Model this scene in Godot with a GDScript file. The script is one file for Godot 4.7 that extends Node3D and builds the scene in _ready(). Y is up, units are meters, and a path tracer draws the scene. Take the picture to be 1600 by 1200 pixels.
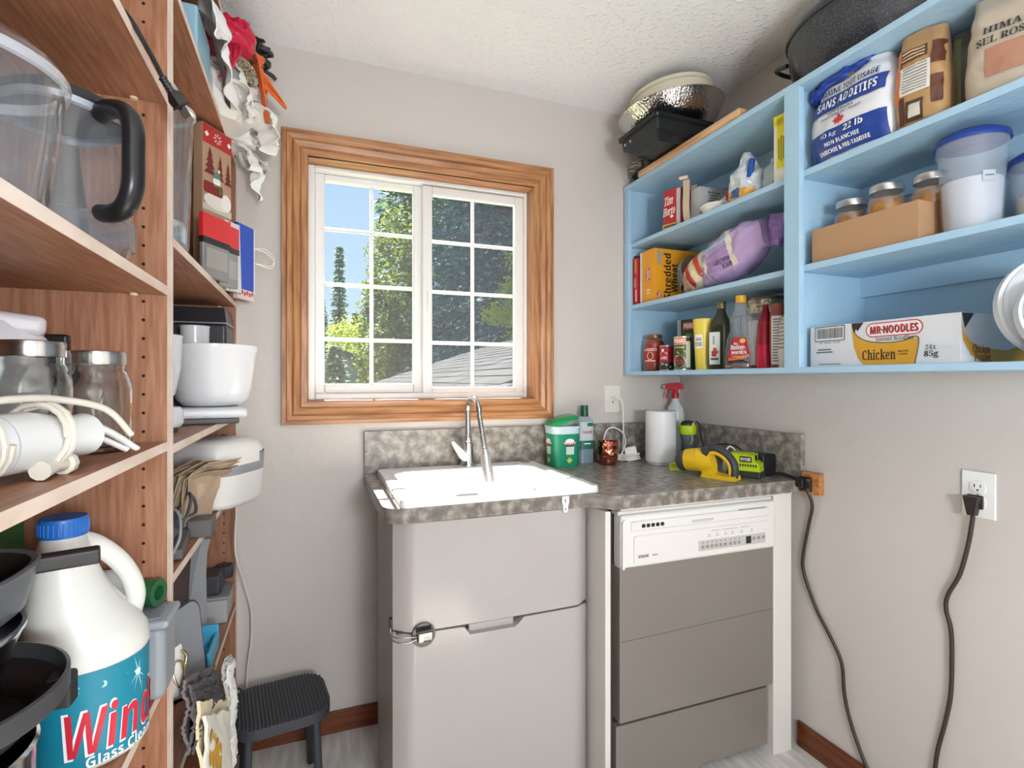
extends Node3D

var taken := {}
var mats := {}
var fonts := {}

func _ready():
	setup()
	room()
	outside()
	window_wall()
	counter_area()
	counter_things()
	wall_fittings()
	blue_cabinet()
	cabinet_left_things()
	cabinet_right_things()
	cabinet_top_things()
	shelf_unit()
	near_bay_things()
	far_bay_things()

func setup():
	var cam := Camera3D.new()
	cam.name = "camera"
	cam.projection = Camera3D.PROJECTION_FRUSTUM
	cam.near = 0.05
	cam.far = 400.0
	cam.size = 0.05 * 1200.0 / 830.0
	cam.frustum_offset = Vector2(0, -0.05 * 6.0 / 830.0)
	cam.position = Vector3(0, 1.252, 0)
	cam.rotation.y = deg_to_rad(-20.69)
	add_child(cam)
	cam.current = true
	var e := Environment.new()
	e.background_mode = Environment.BG_SKY
	var sm := ProceduralSkyMaterial.new()
	sm.sky_top_color = Color(0.60, 0.78, 0.95)
	sm.sky_horizon_color = Color(0.82, 0.91, 0.98)
	sm.sky_curve = 0.22
	sm.ground_bottom_color = Color(0.30, 0.29, 0.25)
	sm.ground_horizon_color = Color(0.55, 0.58, 0.58)
	sm.sky_energy_multiplier = 1.0
	sm.sun_angle_max = 2.0
	var sky := Sky.new()
	sky.sky_material = sm
	e.sky = sky
	e.tonemap_mode = Environment.TONE_MAPPER_LINEAR
	e.tonemap_exposure = 1.07
	e.sdfgi_enabled = true
	e.ssao_enabled = true
	e.ssil_enabled = true
	var we := WorldEnvironment.new()
	we.name = "world"
	we.environment = e
	add_child(we)
	var sun := DirectionalLight3D.new()
	sun.name = "sun"
	sun.light_energy = 16.0
	sun.light_color = Color(1.0, 0.98, 0.95)
	sun.light_angular_distance = 0.5
	sun.shadow_enabled = true
	sun.look_at_from_position(Vector3.ZERO, Vector3(-0.012, -0.86, 1.0), Vector3.UP)
	add_child(sun)

# ---------- helpers ----------
func numbered(n: String) -> String:
	var k = taken.get(n, 0)
	taken[n] = k + 1
	return n if k == 0 else "%s_%03d" % [n, k]

func mt(hex: String, rough := 0.6, metal := 0.0) -> StandardMaterial3D:
	var key := "%s %.2f %.2f" % [hex, rough, metal]
	if not mats.has(key):
		var m := StandardMaterial3D.new()
		m.albedo_color = Color(hex)
		m.roughness = rough
		m.metallic = metal
		mats[key] = m
	return mats[key]

func clear(hex: String, alpha := 0.12, rough := 0.03) -> StandardMaterial3D:
	var key := "clear %s %.2f %.2f" % [hex, alpha, rough]
	if not mats.has(key):
		var m := StandardMaterial3D.new()
		var c := Color(hex)
		c.a = alpha
		m.albedo_color = c
		m.roughness = rough
		m.transparency = BaseMaterial3D.TRANSPARENCY_ALPHA
		mats[key] = m
	return mats[key]

func noise_tex(sd: int, freq: float, oct: int, cols: Array, offs: Array, size := 512, kind := FastNoiseLite.TYPE_SIMPLEX_SMOOTH) -> NoiseTexture2D:
	var n := FastNoiseLite.new()
	n.seed = sd
	n.noise_type = kind
	n.frequency = freq
	n.fractal_octaves = oct
	var t := NoiseTexture2D.new()
	t.width = size
	t.height = size
	t.seamless = true
	t.noise = n
	if cols.size():
		var g := Gradient.new()
		g.offsets = PackedFloat32Array(offs)
		var pc := PackedColorArray()
		for c in cols:
			pc.append(Color(c))
		g.colors = pc
		t.color_ramp = g
	return t

func tri_mat(tex: Texture2D, sc: Vector3, rough := 0.5, world := true) -> StandardMaterial3D:
	var m := StandardMaterial3D.new()
	m.albedo_texture = tex
	m.uv1_triplanar = true
	m.uv1_world_triplanar = world
	m.uv1_scale = sc
	m.roughness = rough
	return m

func bump(m: StandardMaterial3D, tex: Texture2D, depth: float):
	m.heightmap_enabled = true
	m.heightmap_texture = tex
	m.heightmap_scale = depth

# triangle soup; faces are given counter-clockwise seen from outside
class G:
	var v := PackedVector3Array()
	func tri(a: Vector3, b: Vector3, c: Vector3):
		v.append(a); v.append(b); v.append(c)
	func quad(a: Vector3, b: Vector3, c: Vector3, d: Vector3):
		v.append(a); v.append(b); v.append(c)
		v.append(a); v.append(c); v.append(d)
	func add(o: G, t := Transform3D()) -> G:
		for p in o.v:
			v.append(t * p)
		return self
	func moved(t: Transform3D) -> G:
		var o := G.new()
		return o.add(self, t)
	func at(x: float, y: float, z: float) -> G:
		return moved(Transform3D(Basis(), Vector3(x, y, z)))
	func rot(ax: Vector3, deg: float) -> G:
		return moved(Transform3D(Basis(ax.normalized(), deg_to_rad(deg)), Vector3.ZERO))
	func bent(f: Callable) -> G:
		var o := G.new()
		for p in v:
			o.v.append(f.call(p))
		return o
	# box of centre c, size s, edges rounded with radius r in n steps
	func box(c: Vector3, s: Vector3, r := 0.0, n := 1) -> G:
		var h := s / 2.0
		r = minf(r, minf(h.x, minf(h.y, h.z)) * 0.98)
		for ax in 3:
			var a1 := (ax + 1) % 3
			var a2 := (ax + 2) % 3
			var l1 := _cuts(h[a1], r, n)
			var l2 := _cuts(h[a2], r, n)
			for sg in [-1.0, 1.0]:
				for i in l1.size() - 1:
					for j in l2.size() - 1:
						var q := []
						for uv in [[i, j], [i + 1, j], [i + 1, j + 1], [i, j + 1]]:
							var p := Vector3.ZERO
							p[ax] = h[ax] * sg
							p[a1] = l1[uv[0]]
							p[a2] = l2[uv[1]]
							if r > 0.0:
								var inn := Vector3(clampf(p.x, -h.x + r, h.x - r), clampf(p.y, -h.y + r, h.y - r), clampf(p.z, -h.z + r, h.z - r))
								p = inn + (p - inn).normalized() * r
							q.append(p + c)
						if sg > 0:
							quad(q[0], q[1], q[2], q[3])
						else:
							quad(q[3], q[2], q[1], q[0])
		return self
	func _cuts(h: float, r: float, n: int) -> PackedFloat32Array:
		var l := PackedFloat32Array()
		if r <= 0.0:
			l.append(-h); l.append(h)
			return l
		for i in n + 1:
			l.append(-h + r * (1.0 - tan(deg_to_rad(45.0 * (1.0 - float(i) / n)))))
		for i in n + 1:
			l.append(h - r * (1.0 - tan(deg_to_rad(45.0 * float(i) / n))))
		return l
	# box given by two corners
	func span(x0: float, x1: float, y0: float, y1: float, z0: float, z1: float, r := 0.0, n := 1) -> G:
		return box(Vector3(x0 + x1, y0 + y1, z0 + z1) / 2.0, Vector3(absf(x1 - x0), absf(y1 - y0), absf(z1 - z0)), r, n)
	# profile of r, y pairs turned round y
	func lathe(pr: Array, seg := 32, sx := 1.0, sz := 1.0, from := 0.0, to := TAU, pw := 2.0) -> G:
		for i in pr.size() - 1:
			var a: Vector2 = Vector2(pr[i][0], pr[i][1])
			var b: Vector2 = Vector2(pr[i + 1][0], pr[i + 1][1])
			for k in seg:
				var d0 := _dir(from + (to - from) * k / seg, sx, sz, pw)
				var d1 := _dir(from + (to - from) * (k + 1) / seg, sx, sz, pw)
				var p0 := d0 * a.x + Vector3(0, a.y, 0)
				var p1 := d0 * b.x + Vector3(0, b.y, 0)
				var p2 := d1 * b.x + Vector3(0, b.y, 0)
				var p3 := d1 * a.x + Vector3(0, a.y, 0)
				if b.x > 0.0:
					tri(p0, p1, p2)
				if a.x > 0.0:
					tri(p0, p2, p3)
		return self
	func _dir(t: float, sx: float, sz: float, pw: float) -> Vector3:
		var c := cos(t)
		var s := sin(t)
		if pw == 2.0:
			return Vector3(c * sx, 0, s * sz)
		return Vector3(signf(c) * pow(absf(c), 2.0 / pw) * sx, 0, signf(s) * pow(absf(s), 2.0 / pw) * sz)
	func tube(pts: Array, r, seg := 8, closed := false, flat := 1.0) -> G:
		var n := pts.size()
		var up := Vector3.ZERO
		var rings := []
		for i in n:
			var d: Vector3
			if closed:
				d = pts[(i + 1) % n] - pts[(i - 1 + n) % n]
			else:
				d = pts[mini(i + 1, n - 1)] - pts[maxi(i - 1, 0)]
			d = d.normalized()
			if up == Vector3.ZERO:
				up = Vector3.UP if absf(d.y) < 0.9 else Vector3.RIGHT
			up = (up - d * up.dot(d)).normalized()
			var side := d.cross(up)
			var rr: float = r[i] if r is Array else r
			var ring := PackedVector3Array()
			for k in seg:
				var t := TAU * k / seg
				ring.append(pts[i] + (side * cos(t) + up * sin(t) * flat) * rr)
			rings.append(ring)
		var m := n if closed else n - 1
		for i in m:
			var a: PackedVector3Array = rings[i]
			var b: PackedVector3Array = rings[(i + 1) % n]
			for k in seg:
				var k1 := (k + 1) % seg
				quad(a[k], b[k], b[k1], a[k1])
		if not closed:
			for k in range(1, seg - 1):
				tri(rings[0][0], rings[0][k], rings[0][k + 1])
				tri(rings[n - 1][0], rings[n - 1][k + 1], rings[n - 1][k])
		return self
	# outline in x, y pushed from z0 to z1
	func prism(poly: PackedVector2Array, z0: float, z1: float) -> G:
		if Geometry2D.is_polygon_clockwise(poly):
			poly = poly.duplicate()
			poly.reverse()
		var ix := Geometry2D.triangulate_polygon(poly)
		for i in range(0, ix.size(), 3):
			var a := poly[ix[i]]
			var b := poly[ix[i + 1]]
			var c := poly[ix[i + 2]]
			if (b - a).cross(c - a) < 0:
				var t := b
				b = c
				c = t
			tri(Vector3(a.x, a.y, z1), Vector3(b.x, b.y, z1), Vector3(c.x, c.y, z1))
			tri(Vector3(c.x, c.y, z0), Vector3(b.x, b.y, z0), Vector3(a.x, a.y, z0))
		for i in poly.size():
			var a := poly[i]
			var b := poly[(i + 1) % poly.size()]
			quad(Vector3(a.x, a.y, z0), Vector3(b.x, b.y, z0), Vector3(b.x, b.y, z1), Vector3(a.x, a.y, z1))
		return self
	# rings of equal count, each turning from x to z, from bottom to top
	func loft(rings: Array, caps := true) -> G:
		for i in rings.size() - 1:
			var a: PackedVector3Array = rings[i]
			var b: PackedVector3Array = rings[i + 1]
			var n := a.size()
			for k in n:
				var k1 := (k + 1) % n
				quad(a[k], b[k], b[k1], a[k1])
		if caps:
			for e in [0, rings.size() - 1]:
				var r: PackedVector3Array = rings[e]
				var c := Vector3.ZERO
				for p in r:
					c += p
				c /= r.size()
				for k in r.size():
					var k1 := (k + 1) % r.size()
					if e == 0:
						tri(c, r[k], r[k1])
					else:
						tri(c, r[k1], r[k])
		return self
	# sheet f(u, v) for u, v in 0..1, seen from u x v
	func sheet(f: Callable, nu: int, nv: int, thick := 0.0) -> G:
		var p := []
		for i in nu + 1:
			var row := PackedVector3Array()
			for j in nv + 1:
				row.append(f.call(float(i) / nu, float(j) / nv))
			p.append(row)
		var back := []
		if thick > 0.0:
			for i in nu + 1:
				var row := PackedVector3Array()
				for j in nv + 1:
					var du: Vector3 = p[mini(i + 1, nu)][j] - p[maxi(i - 1, 0)][j]
					var dv: Vector3 = p[i][mini(j + 1, nv)] - p[i][maxi(j - 1, 0)]
					row.append(p[i][j] - du.cross(dv).normalized() * thick)
				back.append(row)
		for i in nu:
			for j in nv:
				quad(p[i][j], p[i + 1][j], p[i + 1][j + 1], p[i][j + 1])
				if thick > 0.0:
					quad(back[i][j], back[i][j + 1], back[i + 1][j + 1], back[i + 1][j])
		if thick > 0.0:
			for i in nu:
				quad(p[i][0], back[i][0], back[i + 1][0], p[i + 1][0])
				quad(p[i + 1][nv], back[i + 1][nv], back[i][nv], p[i][nv])
			for j in nv:
				quad(p[0][j + 1], back[0][j + 1], back[0][j], p[0][j])
				quad(p[nu][j], back[nu][j], back[nu][j + 1], p[nu][j + 1])
		return self

func to_mesh(g: G, crease := 50.0) -> ArrayMesh:
	var v := g.v
	var nt := v.size() / 3
	var fn := PackedVector3Array()
	fn.resize(nt)
	var keep := PackedInt32Array()
	for t in nt:
		var c := (v[t * 3 + 1] - v[t * 3]).cross(v[t * 3 + 2] - v[t * 3])
		fn[t] = c
		if c.length_squared() > 1e-20:
			keep.append(t)
	var near := {}
	var lim := cos(deg_to_rad(crease))
	if crease > 0.0:
		for t in keep:
			for k in 3:
				var key := Vector3i((v[t * 3 + k] * 20000.0).round())
				if not near.has(key):
					near[key] = PackedInt32Array()
				near[key].append(t)
	var ov := PackedVector3Array()
	var on := PackedVector3Array()
	ov.resize(keep.size() * 3)
	on.resize(keep.size() * 3)
	var i := 0
	for t in keep:
		var n := fn[t].normalized()
		for k in [0, 2, 1]:
			var s := n
			if crease > 0.0:
				s = Vector3.ZERO
				for o in near[Vector3i((v[t * 3 + k] * 20000.0).round())]:
					if fn[o].normalized().dot(n) > lim:
						s += fn[o]
				s = s.normalized()
				if s == Vector3.ZERO:
					s = n
			ov[i] = v[t * 3 + k]
			on[i] = s
			i += 1
	var arr := []
	arr.resize(Mesh.ARRAY_MAX)
	arr[Mesh.ARRAY_VERTEX] = ov
	arr[Mesh.ARRAY_NORMAL] = on
	var am := ArrayMesh.new()
	if ov.size():
		am.add_surface_from_arrays(Mesh.PRIMITIVE_TRIANGLES, arr)
	return am

func tag(o: Node3D, label: String, category := "", group := "", kind := ""):
	if label:
		o.set_meta("label", label)
	if category:
		o.set_meta("category", category)
	if group:
		o.set_meta("group", group)
	if kind:
		o.set_meta("kind", kind)

func thing(called: String, label: String, category: String, pos := Vector3.ZERO, deg := 0.0, group := "") -> Node3D:
	var o := Node3D.new()
	o.name = numbered(called)
	add_child(o)
	o.position = pos
	o.rotation_degrees.y = deg
	tag(o, label, category, group)
	return o

func part(called: String, g: G, m: Material, par: Node3D, label := "", crease := 50.0) -> MeshInstance3D:
	var o := MeshInstance3D.new()
	o.mesh = to_mesh(g, crease)
	o.material_override = m
	o.name = called
	par.add_child(o, true)
	if label:
		o.set_meta("label", label)
	return o

func solo(called: String, g: G, m: Material, label: String, category: String, pos := Vector3.ZERO, deg := 0.0, group := "", crease := 50.0) -> MeshInstance3D:
	var o := MeshInstance3D.new()
	o.mesh = to_mesh(g, crease)
	o.material_override = m
	o.name = numbered(called)
	add_child(o)
	o.position = pos
	o.rotation_degrees.y = deg
	tag(o, label, category, group)
	return o

func struct(called: String, g: G, m: Material, label := "") -> MeshInstance3D:
	var o := MeshInstance3D.new()
	o.mesh = to_mesh(g, 35.0)
	o.material_override = m
	o.name = called
	add_child(o)
	tag(o, label, "", "", "structure")
	return o

func font(serif: bool, bold: bool) -> Font:
	var key := [serif, bold]
	if not fonts.has(key):
		var f := SystemFont.new()
		f.font_names = PackedStringArray(["Droid Serif" if serif else "Droid Sans"])
		f.font_weight = 700 if bold else 400
		fonts[key] = f
	return fonts[key]

# writing fitted into w by h and laid on a surface by a Transform3D or a Callable(x, y)
func txt(par: Node3D, s: String, w: float, h: float, m: Material, f, bold := true, serif := false, slant := 0.0):
	var tm := TextMesh.new()
	tm.font = font(serif, bold)
	tm.text = s
	tm.font_size = 40
	tm.pixel_size = 0.01
	tm.depth = 0.0
	tm.curve_step = 3.0
	var a := tm.surface_get_arrays(0)
	var vv: PackedVector3Array = a[Mesh.ARRAY_VERTEX]
	var ix: PackedInt32Array = a[Mesh.ARRAY_INDEX] if a[Mesh.ARRAY_INDEX] != null else PackedInt32Array(range(vv.size()))
	if vv.is_empty():
		return
	var lo := vv[0]
	var hi := vv[0]
	for p in vv:
		lo = lo.min(p)
		hi = hi.max(p)
	var g := G.new()
	for i in range(0, ix.size(), 3):
		var q := []
		for k in [0, 2, 1]:
			var p := vv[ix[i + k]]
			var x := ((p.x - lo.x) / (hi.x - lo.x) - 0.5) * w
			var y := ((p.y - lo.y) / (hi.y - lo.y) - 0.5) * h
			x += slant * y
			q.append(f * Vector3(x, y, 0) if f is Transform3D else f.call(x, y))
		g.tri(q[0], q[1], q[2])
	part("lettering", g, m, par, "", 0.0)

func T(x: float, y: float, z: float, deg := 0.0) -> Transform3D:
	return Transform3D(Basis(Vector3.UP, deg_to_rad(deg)), Vector3(x, y, z))

# turned in its own plane as well
func TR(x: float, y: float, z: float, roll: float, deg := 0.0) -> Transform3D:
	return Transform3D(Basis(Vector3.UP, deg_to_rad(deg)) * Basis(Vector3.BACK, deg_to_rad(roll)), Vector3(x, y, z))

# map for print on an upright cylinder: x runs round it, centred on angle a (0 = front, +z)
func cyl(r: float, y0: float, a := 0.0) -> Callable:
	return func(x: float, y: float) -> Vector3:
		var t := x / r + deg_to_rad(a)
		return Vector3(sin(t) * r, y0 + y, cos(t) * r)

# thin printed patch w by h laid by Transform3D or Callable
func patch(w: float, h: float, f, nu := 1, nv := 1) -> G:
	return G.new().sheet(func(u: float, vv: float) -> Vector3:
		var x := (u - 0.5) * w
		var y := (vv - 0.5) * h
		return f * Vector3(x, y, 0) if f is Transform3D else f.call(x, y), nu, nv)

# flat outline laid the same way
func decal(poly: Array, f) -> G:
	var pv := PackedVector2Array()
	for p in poly:
		pv.append(Vector2(p[0], p[1]))
	if Geometry2D.is_polygon_clockwise(pv):
		pv.reverse()
	var ix := Geometry2D.triangulate_polygon(pv)
	var g := G.new()
	for i in range(0, ix.size(), 3):
		var q := []
		var a := pv[ix[i]]
		var b := pv[ix[i + 1]]
		var c := pv[ix[i + 2]]
		if (b - a).cross(c - a) < 0:
			var t := b
			b = c
			c = t
		for p in [a, b, c]:
			q.append(f * Vector3(p.x, p.y, 0) if f is Transform3D else f.call(p.x, p.y))
		g.tri(q[0], q[1], q[2])
	return g

func oval(rx: float, ry: float, n := 24, cx := 0.0, cy := 0.0, pw := 2.0) -> Array:
	var o := []
	for k in n:
		var c := cos(TAU * k / n)
		var s := sin(TAU * k / n)
		o.append([cx + rx * signf(c) * pow(absf(c), 2.0 / pw), cy + ry * signf(s) * pow(absf(s), 2.0 / pw)])
	return o

func pv2(a: Array) -> PackedVector2Array:
	var o := PackedVector2Array()
	for p in a:
		o.append(Vector2(p[0], p[1]))
	return o

# rounded rectangle outline
func rrect(w: float, h: float, r: float, n := 5, cx := 0.0, cy := 0.0) -> Array:
	var o := []
	for q in 4:
		var ox: float = (w / 2 - r) * (1 if q == 0 or q == 3 else -1)
		var oy: float = (h / 2 - r) * (1 if q < 2 else -1)
		for i in n + 1:
			var t := PI / 2 * (q + float(i) / n)
			o.append([cx + ox + r * cos(t), cy + oy + r * sin(t)])
	return o

# smooth curve through points
func curve(pts: Array, n := 6, closed := false) -> Array:
	var o := []
	var m := pts.size()
	var segs := m if closed else m - 1
	for i in segs:
		var p0: Vector3 = pts[(i - 1 + m) % m] if closed or i > 0 else pts[0]
		var p1: Vector3 = pts[i]
		var p2: Vector3 = pts[(i + 1) % m]
		var p3: Vector3 = pts[(i + 2) % m] if closed or i + 2 < m else pts[m - 1]
		for k in n:
			o.append(p1.cubic_interpolate(p2, p0, p3, float(k) / n))
	if not closed:
		o.append(pts[m - 1])
	return o

func vs(a: Array) -> Array:
	var o := []
	for p in a:
		o.append(Vector3(p[0], p[1], p[2]))
	return o

# soft bag: half width and half depth by height, wrinkled; returns [mesh shape, front surface callable]
func bag(h: float, ws: Array, ds: Array, wr: float, sd: int, pw := 3.0, rows := 22, cols := 44, fr := 14.0) -> Array:
	var n := FastNoiseLite.new()
	n.seed = sd
	n.frequency = fr
	n.fractal_octaves = 3
	n.fractal_type = FastNoiseLite.FRACTAL_RIDGED
	var at := func(l: Array, t: float) -> float:
		var x := clampf(t, 0.0, 1.0) * (l.size() - 1)
		var i := mini(int(x), l.size() - 2)
		return lerpf(l[i], l[i + 1], smoothstep(0.0, 1.0, x - i))
	var front := func(x: float, y: float) -> Vector3:
		var w: float = at.call(ws, y / h)
		var d: float = at.call(ds, y / h)
		var k := clampf(absf(x) / w, 0.0, 0.995)
		var z := d * pow(1.0 - pow(k, pw), 1.0 / pw)
		return Vector3(x, y, z + (n.get_noise_3d(x, y, 1.0)) * wr)
	var rings := []
	for i in rows + 1:
		var y := h * i / rows
		var w: float = at.call(ws, y / h)
		var d: float = at.call(ds, y / h)
		var ring := PackedVector3Array()
		for k in cols:
			var c := cos(TAU * k / cols)
			var s := sin(TAU * k / cols)
			var x := w * signf(c) * pow(absf(c), 2.0 / pw)
			var z := d * signf(s) * pow(absf(s), 2.0 / pw)
			z += n.get_noise_3d(x, y, 1.0 if s >= 0 else 9.0) * wr * (1.0 if s >= 0 else -1.0)
			ring.append(Vector3(x + n.get_noise_3d(y, z, 30.0) * wr * 0.4 * absf(c), y, z))
		rings.append(ring)
	return [G.new().loft(rings), front]

func lifted(f: Callable, x0: float, y0: float, d := 0.0008, roll := 0.0) -> Callable:
	var c := cos(deg_to_rad(roll))
	var s := sin(deg_to_rad(roll))
	return func(x: float, y: float) -> Vector3:
		var p: Vector3 = f.call(x0 + x * c - y * s, y0 + x * s + y * c)
		return p + Vector3(0, 0, d)

# ---------- the room ----------
var wall_m: StandardMaterial3D
var ceil_m: StandardMaterial3D
var oak_v: StandardMaterial3D
var oak_h: StandardMaterial3D
var beech_v: StandardMaterial3D
var beech_h: StandardMaterial3D
var beech_edge: StandardMaterial3D
var stone_m: StandardMaterial3D
var blue_m: StandardMaterial3D
var white_m: StandardMaterial3D
var steel_m: StandardMaterial3D

func room():
	var soft := noise_tex(3, 0.02, 4, [], [], 512)
	wall_m = mt("cdc6bf", 0.62)
	bump(wall_m, noise_tex(4, 0.012, 5, [], [], 512), 0.12)
	wall_m.uv1_triplanar = true
	wall_m.uv1_world_triplanar = true
	wall_m.uv1_scale = Vector3.ONE * 1.6
	ceil_m = mt("f1f1f1", 0.9)
	bump(ceil_m, noise_tex(8, 0.035, 5, ["000000", "303030", "ffffff"], [0.0, 0.6, 0.85], 512), 0.2)
	ceil_m.uv1_triplanar = true
	ceil_m.uv1_world_triplanar = true
	ceil_m.uv1_scale = Vector3.ONE * 2.2
	var oak := noise_tex(11, 0.011, 4, ["8f5c35", "a77146", "b78254", "c18f61"], [0.15, 0.42, 0.62, 0.9], 512)
	oak_v = tri_mat(oak, Vector3(9.0, 0.7, 9.0), 0.38)
	oak_h = tri_mat(oak, Vector3(0.55, 9.0, 9.0), 0.38)
	var beech := noise_tex(17, 0.02, 4, ["926146", "a06f53", "ad7d61"], [0.2, 0.5, 0.85], 512)
	beech_v = tri_mat(beech, Vector3(9.0, 0.7, 9.0), 0.45)
	beech_h = tri_mat(beech, Vector3(9.0, 9.0, 0.7), 0.45)
	beech_edge = tri_mat(noise_tex(19, 0.02, 4, ["dcc4b2", "e6d2c2", "eddccf"], [0.2, 0.5, 0.85], 256), Vector3(9, 3, 1.2), 0.5)
	stone_m = tri_mat(noise_tex(23, 0.013, 6, ["67605a", "787169", "898178", "99928a", "a9a299"], [0.1, 0.36, 0.5, 0.66, 0.9], 512), Vector3.ONE * 3.4, 0.33)
	blue_m = mt("a6c8de", 0.42)
	bump(blue_m, soft, 0.12)
	blue_m.uv1_triplanar = true
	blue_m.uv1_world_triplanar = true
	blue_m.uv1_scale = Vector3(2, 2, 2)
	white_m = mt("ecebe7", 0.35)
	steel_m = mt("c4c4c4", 0.25, 1.0)
	var x0 := -0.63
	var x1 := 1.57
	var zb := -1.995
	var zf := 1.25
	struct("floor", G.new().span(x0 - 0.12, x1 + 0.12, -0.12, 0.0, zb - 0.15, zf + 0.12), tri_mat(noise_tex(29, 0.02, 4, ["c4c0ba", "d2cec8", "dedbd6"], [0.2, 0.5, 0.8], 256), Vector3(6, 6, 0.8), 0.4))
	struct("ceiling", G.new().span(x0 - 0.12, x1 + 0.12, 2.405, 2.53, zb - 0.15, zf + 0.12), ceil_m)
	# window wall, left open where the window sits
	var wb := G.new()
	wb.span(x0 - 0.12, -0.014, 0.0, 2.405, zb - 0.15, zb)
	wb.span(0.857, x1 + 0.12, 0.0, 2.405, zb - 0.15, zb)
	wb.span(-0.014, 0.857, 0.0, 1.176, zb - 0.15, zb)
	wb.span(-0.014, 0.857, 2.044, 2.405, zb - 0.15, zb)
	struct("wall_back", wb, wall_m)
	struct("wall_right", G.new().span(x1, x1 + 0.12, 0.0, 2.405, zb, zf), wall_m)
	struct("wall_left", G.new().span(x0 - 0.12, x0, 0.0, 2.405, zb, zf), wall_m)
	struct("wall_front", G.new().span(x0 - 0.12, x1 + 0.12, 0.0, 2.405, zf, zf + 0.12), wall_m)
	var bb := oak_h.duplicate()
	bb.albedo_color = Color(0.62, 0.46, 0.36)
	struct("baseboard_back", G.new().span(-0.235, 0.25, 0.0, 0.076, zb, zb + 0.012, 0.003), bb)
	var bs := bb.duplicate()
	bs.uv1_scale = Vector3(9, 9, 0.55)
	struct("baseboard_right", G.new().span(x1 - 0.012, x1, 0.0, 0.085, -1.36, zf, 0.003), bs)
	# added fill lamp behind the camera, brightens walls, ceiling and shelf undersides
	var lp := Vector3(0.4, 1.3, 0.95)
	var l := thing("added_fill_lamp", "added fill lamp with an opal glass globe on a pole, out of view behind the camera", "lamp", Vector3(lp.x, 0.0, lp.z))
	part("base", G.new().lathe([[0, 0], [0.14, 0], [0.14, 0.015], [0.03, 0.03], [0, 0.03]], 32), white_m, l)
	part("pole", G.new().tube([Vector3(0, 0.02, 0), Vector3(0, lp.y - 0.155, 0)], 0.01, 12), white_m, l)
	var em := StandardMaterial3D.new()
	em.albedo_color = Color(0.95, 0.94, 0.9)
	em.emission_enabled = true
	em.emission = Color(1.0, 0.99, 0.97)
	em.emission_energy_multiplier = 2.0
	var globe := SphereMesh.new()
	globe.radius = 0.16
	globe.height = 0.32
	var gl := MeshInstance3D.new()
	gl.mesh = globe
	gl.material_override = em
	gl.name = "fill_globe"
	l.add_child(gl)
	gl.position.y = lp.y
	var o := OmniLight3D.new()  # light of the added fill globe
	o.name = "fill_light"
	o.light_energy = 2.1
	o.light_color = Color(0.93, 0.965, 1.0)
	o.light_size = 0.15
	o.omni_range = 12.0
	o.omni_attenuation = 2.0
	o.shadow_enabled = true
	add_child(o)
	o.position = lp

# ---------- outside the window ----------
func leaves(n: int, sd: int, c: Vector3, rad: Vector3, size: float, hollow := 0.55) -> G:
	var r := RandomNumberGenerator.new()
	r.seed = sd
	var g := G.new()
	var nz := FastNoiseLite.new()
	nz.seed = sd
	nz.frequency = 1.1
	for i in n:
		var d := Vector3(r.randf_range(-1, 1), r.randf_range(-1, 1), r.randf_range(-1, 1))
		if d.length() > 1.0 or d.length() < 0.02:
			continue
		d = d.normalized() * pow(r.randf_range(hollow, 1.0), 0.6)
		d *= 1.0 + 0.42 * nz.get_noise_3d(d.x * 2.0, d.y * 2.0, d.z * 2.0 + sd)
		var p := c + d * rad
		var b := Basis.from_euler(Vector3(r.randf() * TAU, r.randf() * TAU, r.randf() * TAU)) * size * r.randf_range(0.6, 1.25)
		g.quad(p - b.x, p - b.y * 0.55, p + b.x, p + b.y * 0.55)
	return g

func spruce(sd: int, h: float, rad: float, levels: int, per: int, twigs: int, tw: float) -> G:
	var r := RandomNumberGenerator.new()
	r.seed = sd
	var g := G.new()
	for l in levels:
		var t := (l + r.randf() * 0.6) / levels
		var y := h * (0.04 + 0.96 * t)
		var br := rad * pow(1.0 - t, 0.8) * r.randf_range(0.8, 1.1) + 0.05 * rad
		var cnt := int(per * (1.0 - 0.65 * t)) + 3
		for k in cnt:
			var a := TAU * (k + r.randf() * 0.8) / cnt + l * 1.7
			var dir := Vector3(cos(a), 0, sin(a))
			var side := Vector3(-dir.z, 0, dir.x)
			for w in twigs:
				var s := pow((w + r.randf()) / twigs, 0.7)
				var p := dir * br * s + Vector3(0, y - br * (0.35 * s * s - 0.05 * s), 0)
				var tip := p + (dir * r.randf_range(0.2, 0.9) + side * r.randf_range(-1.0, 1.0) + Vector3(0, r.randf_range(-0.8, 0.15), 0)).normalized() * tw * r.randf_range(0.6, 1.3)
				var wv := (tip - p).cross(Vector3(r.randf_range(-1, 1), 1, r.randf_range(-1, 1))).normalized() * tw * 0.16
				var m := p.lerp(tip, 0.45)
				g.quad(p, m - wv, tip, m + wv)
	return g

func leaf_mat(hex: String, back: String) -> StandardMaterial3D:
	var m := mt(hex, 0.6).duplicate()
	m.backlight_enabled = true
	m.backlight = Color(back)
	m.cull_mode = BaseMaterial3D.CULL_DISABLED
	return dull(m)

func dull(m: StandardMaterial3D) -> StandardMaterial3D:
	m.metallic_specular = 0.1
	return m

func tree(called: String, label: String, at: Vector3, trunk: G, crown: G, m: Material, bark: Material, group := ""):
	var o := thing(called, label, "tree", at, 0.0, group)
	part("trunk", trunk, bark, o)
	part("foliage", crown, m, o, "", 0.0).set_meta("kind", "stuff")

func trunk(h: float, r: float) -> G:
	return G.new().lathe([[0, 0], [r, 0], [r * 0.8, h * 0.3], [r * 0.4, h * 0.75], [0.01, h], [0, h]], 10)

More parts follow.
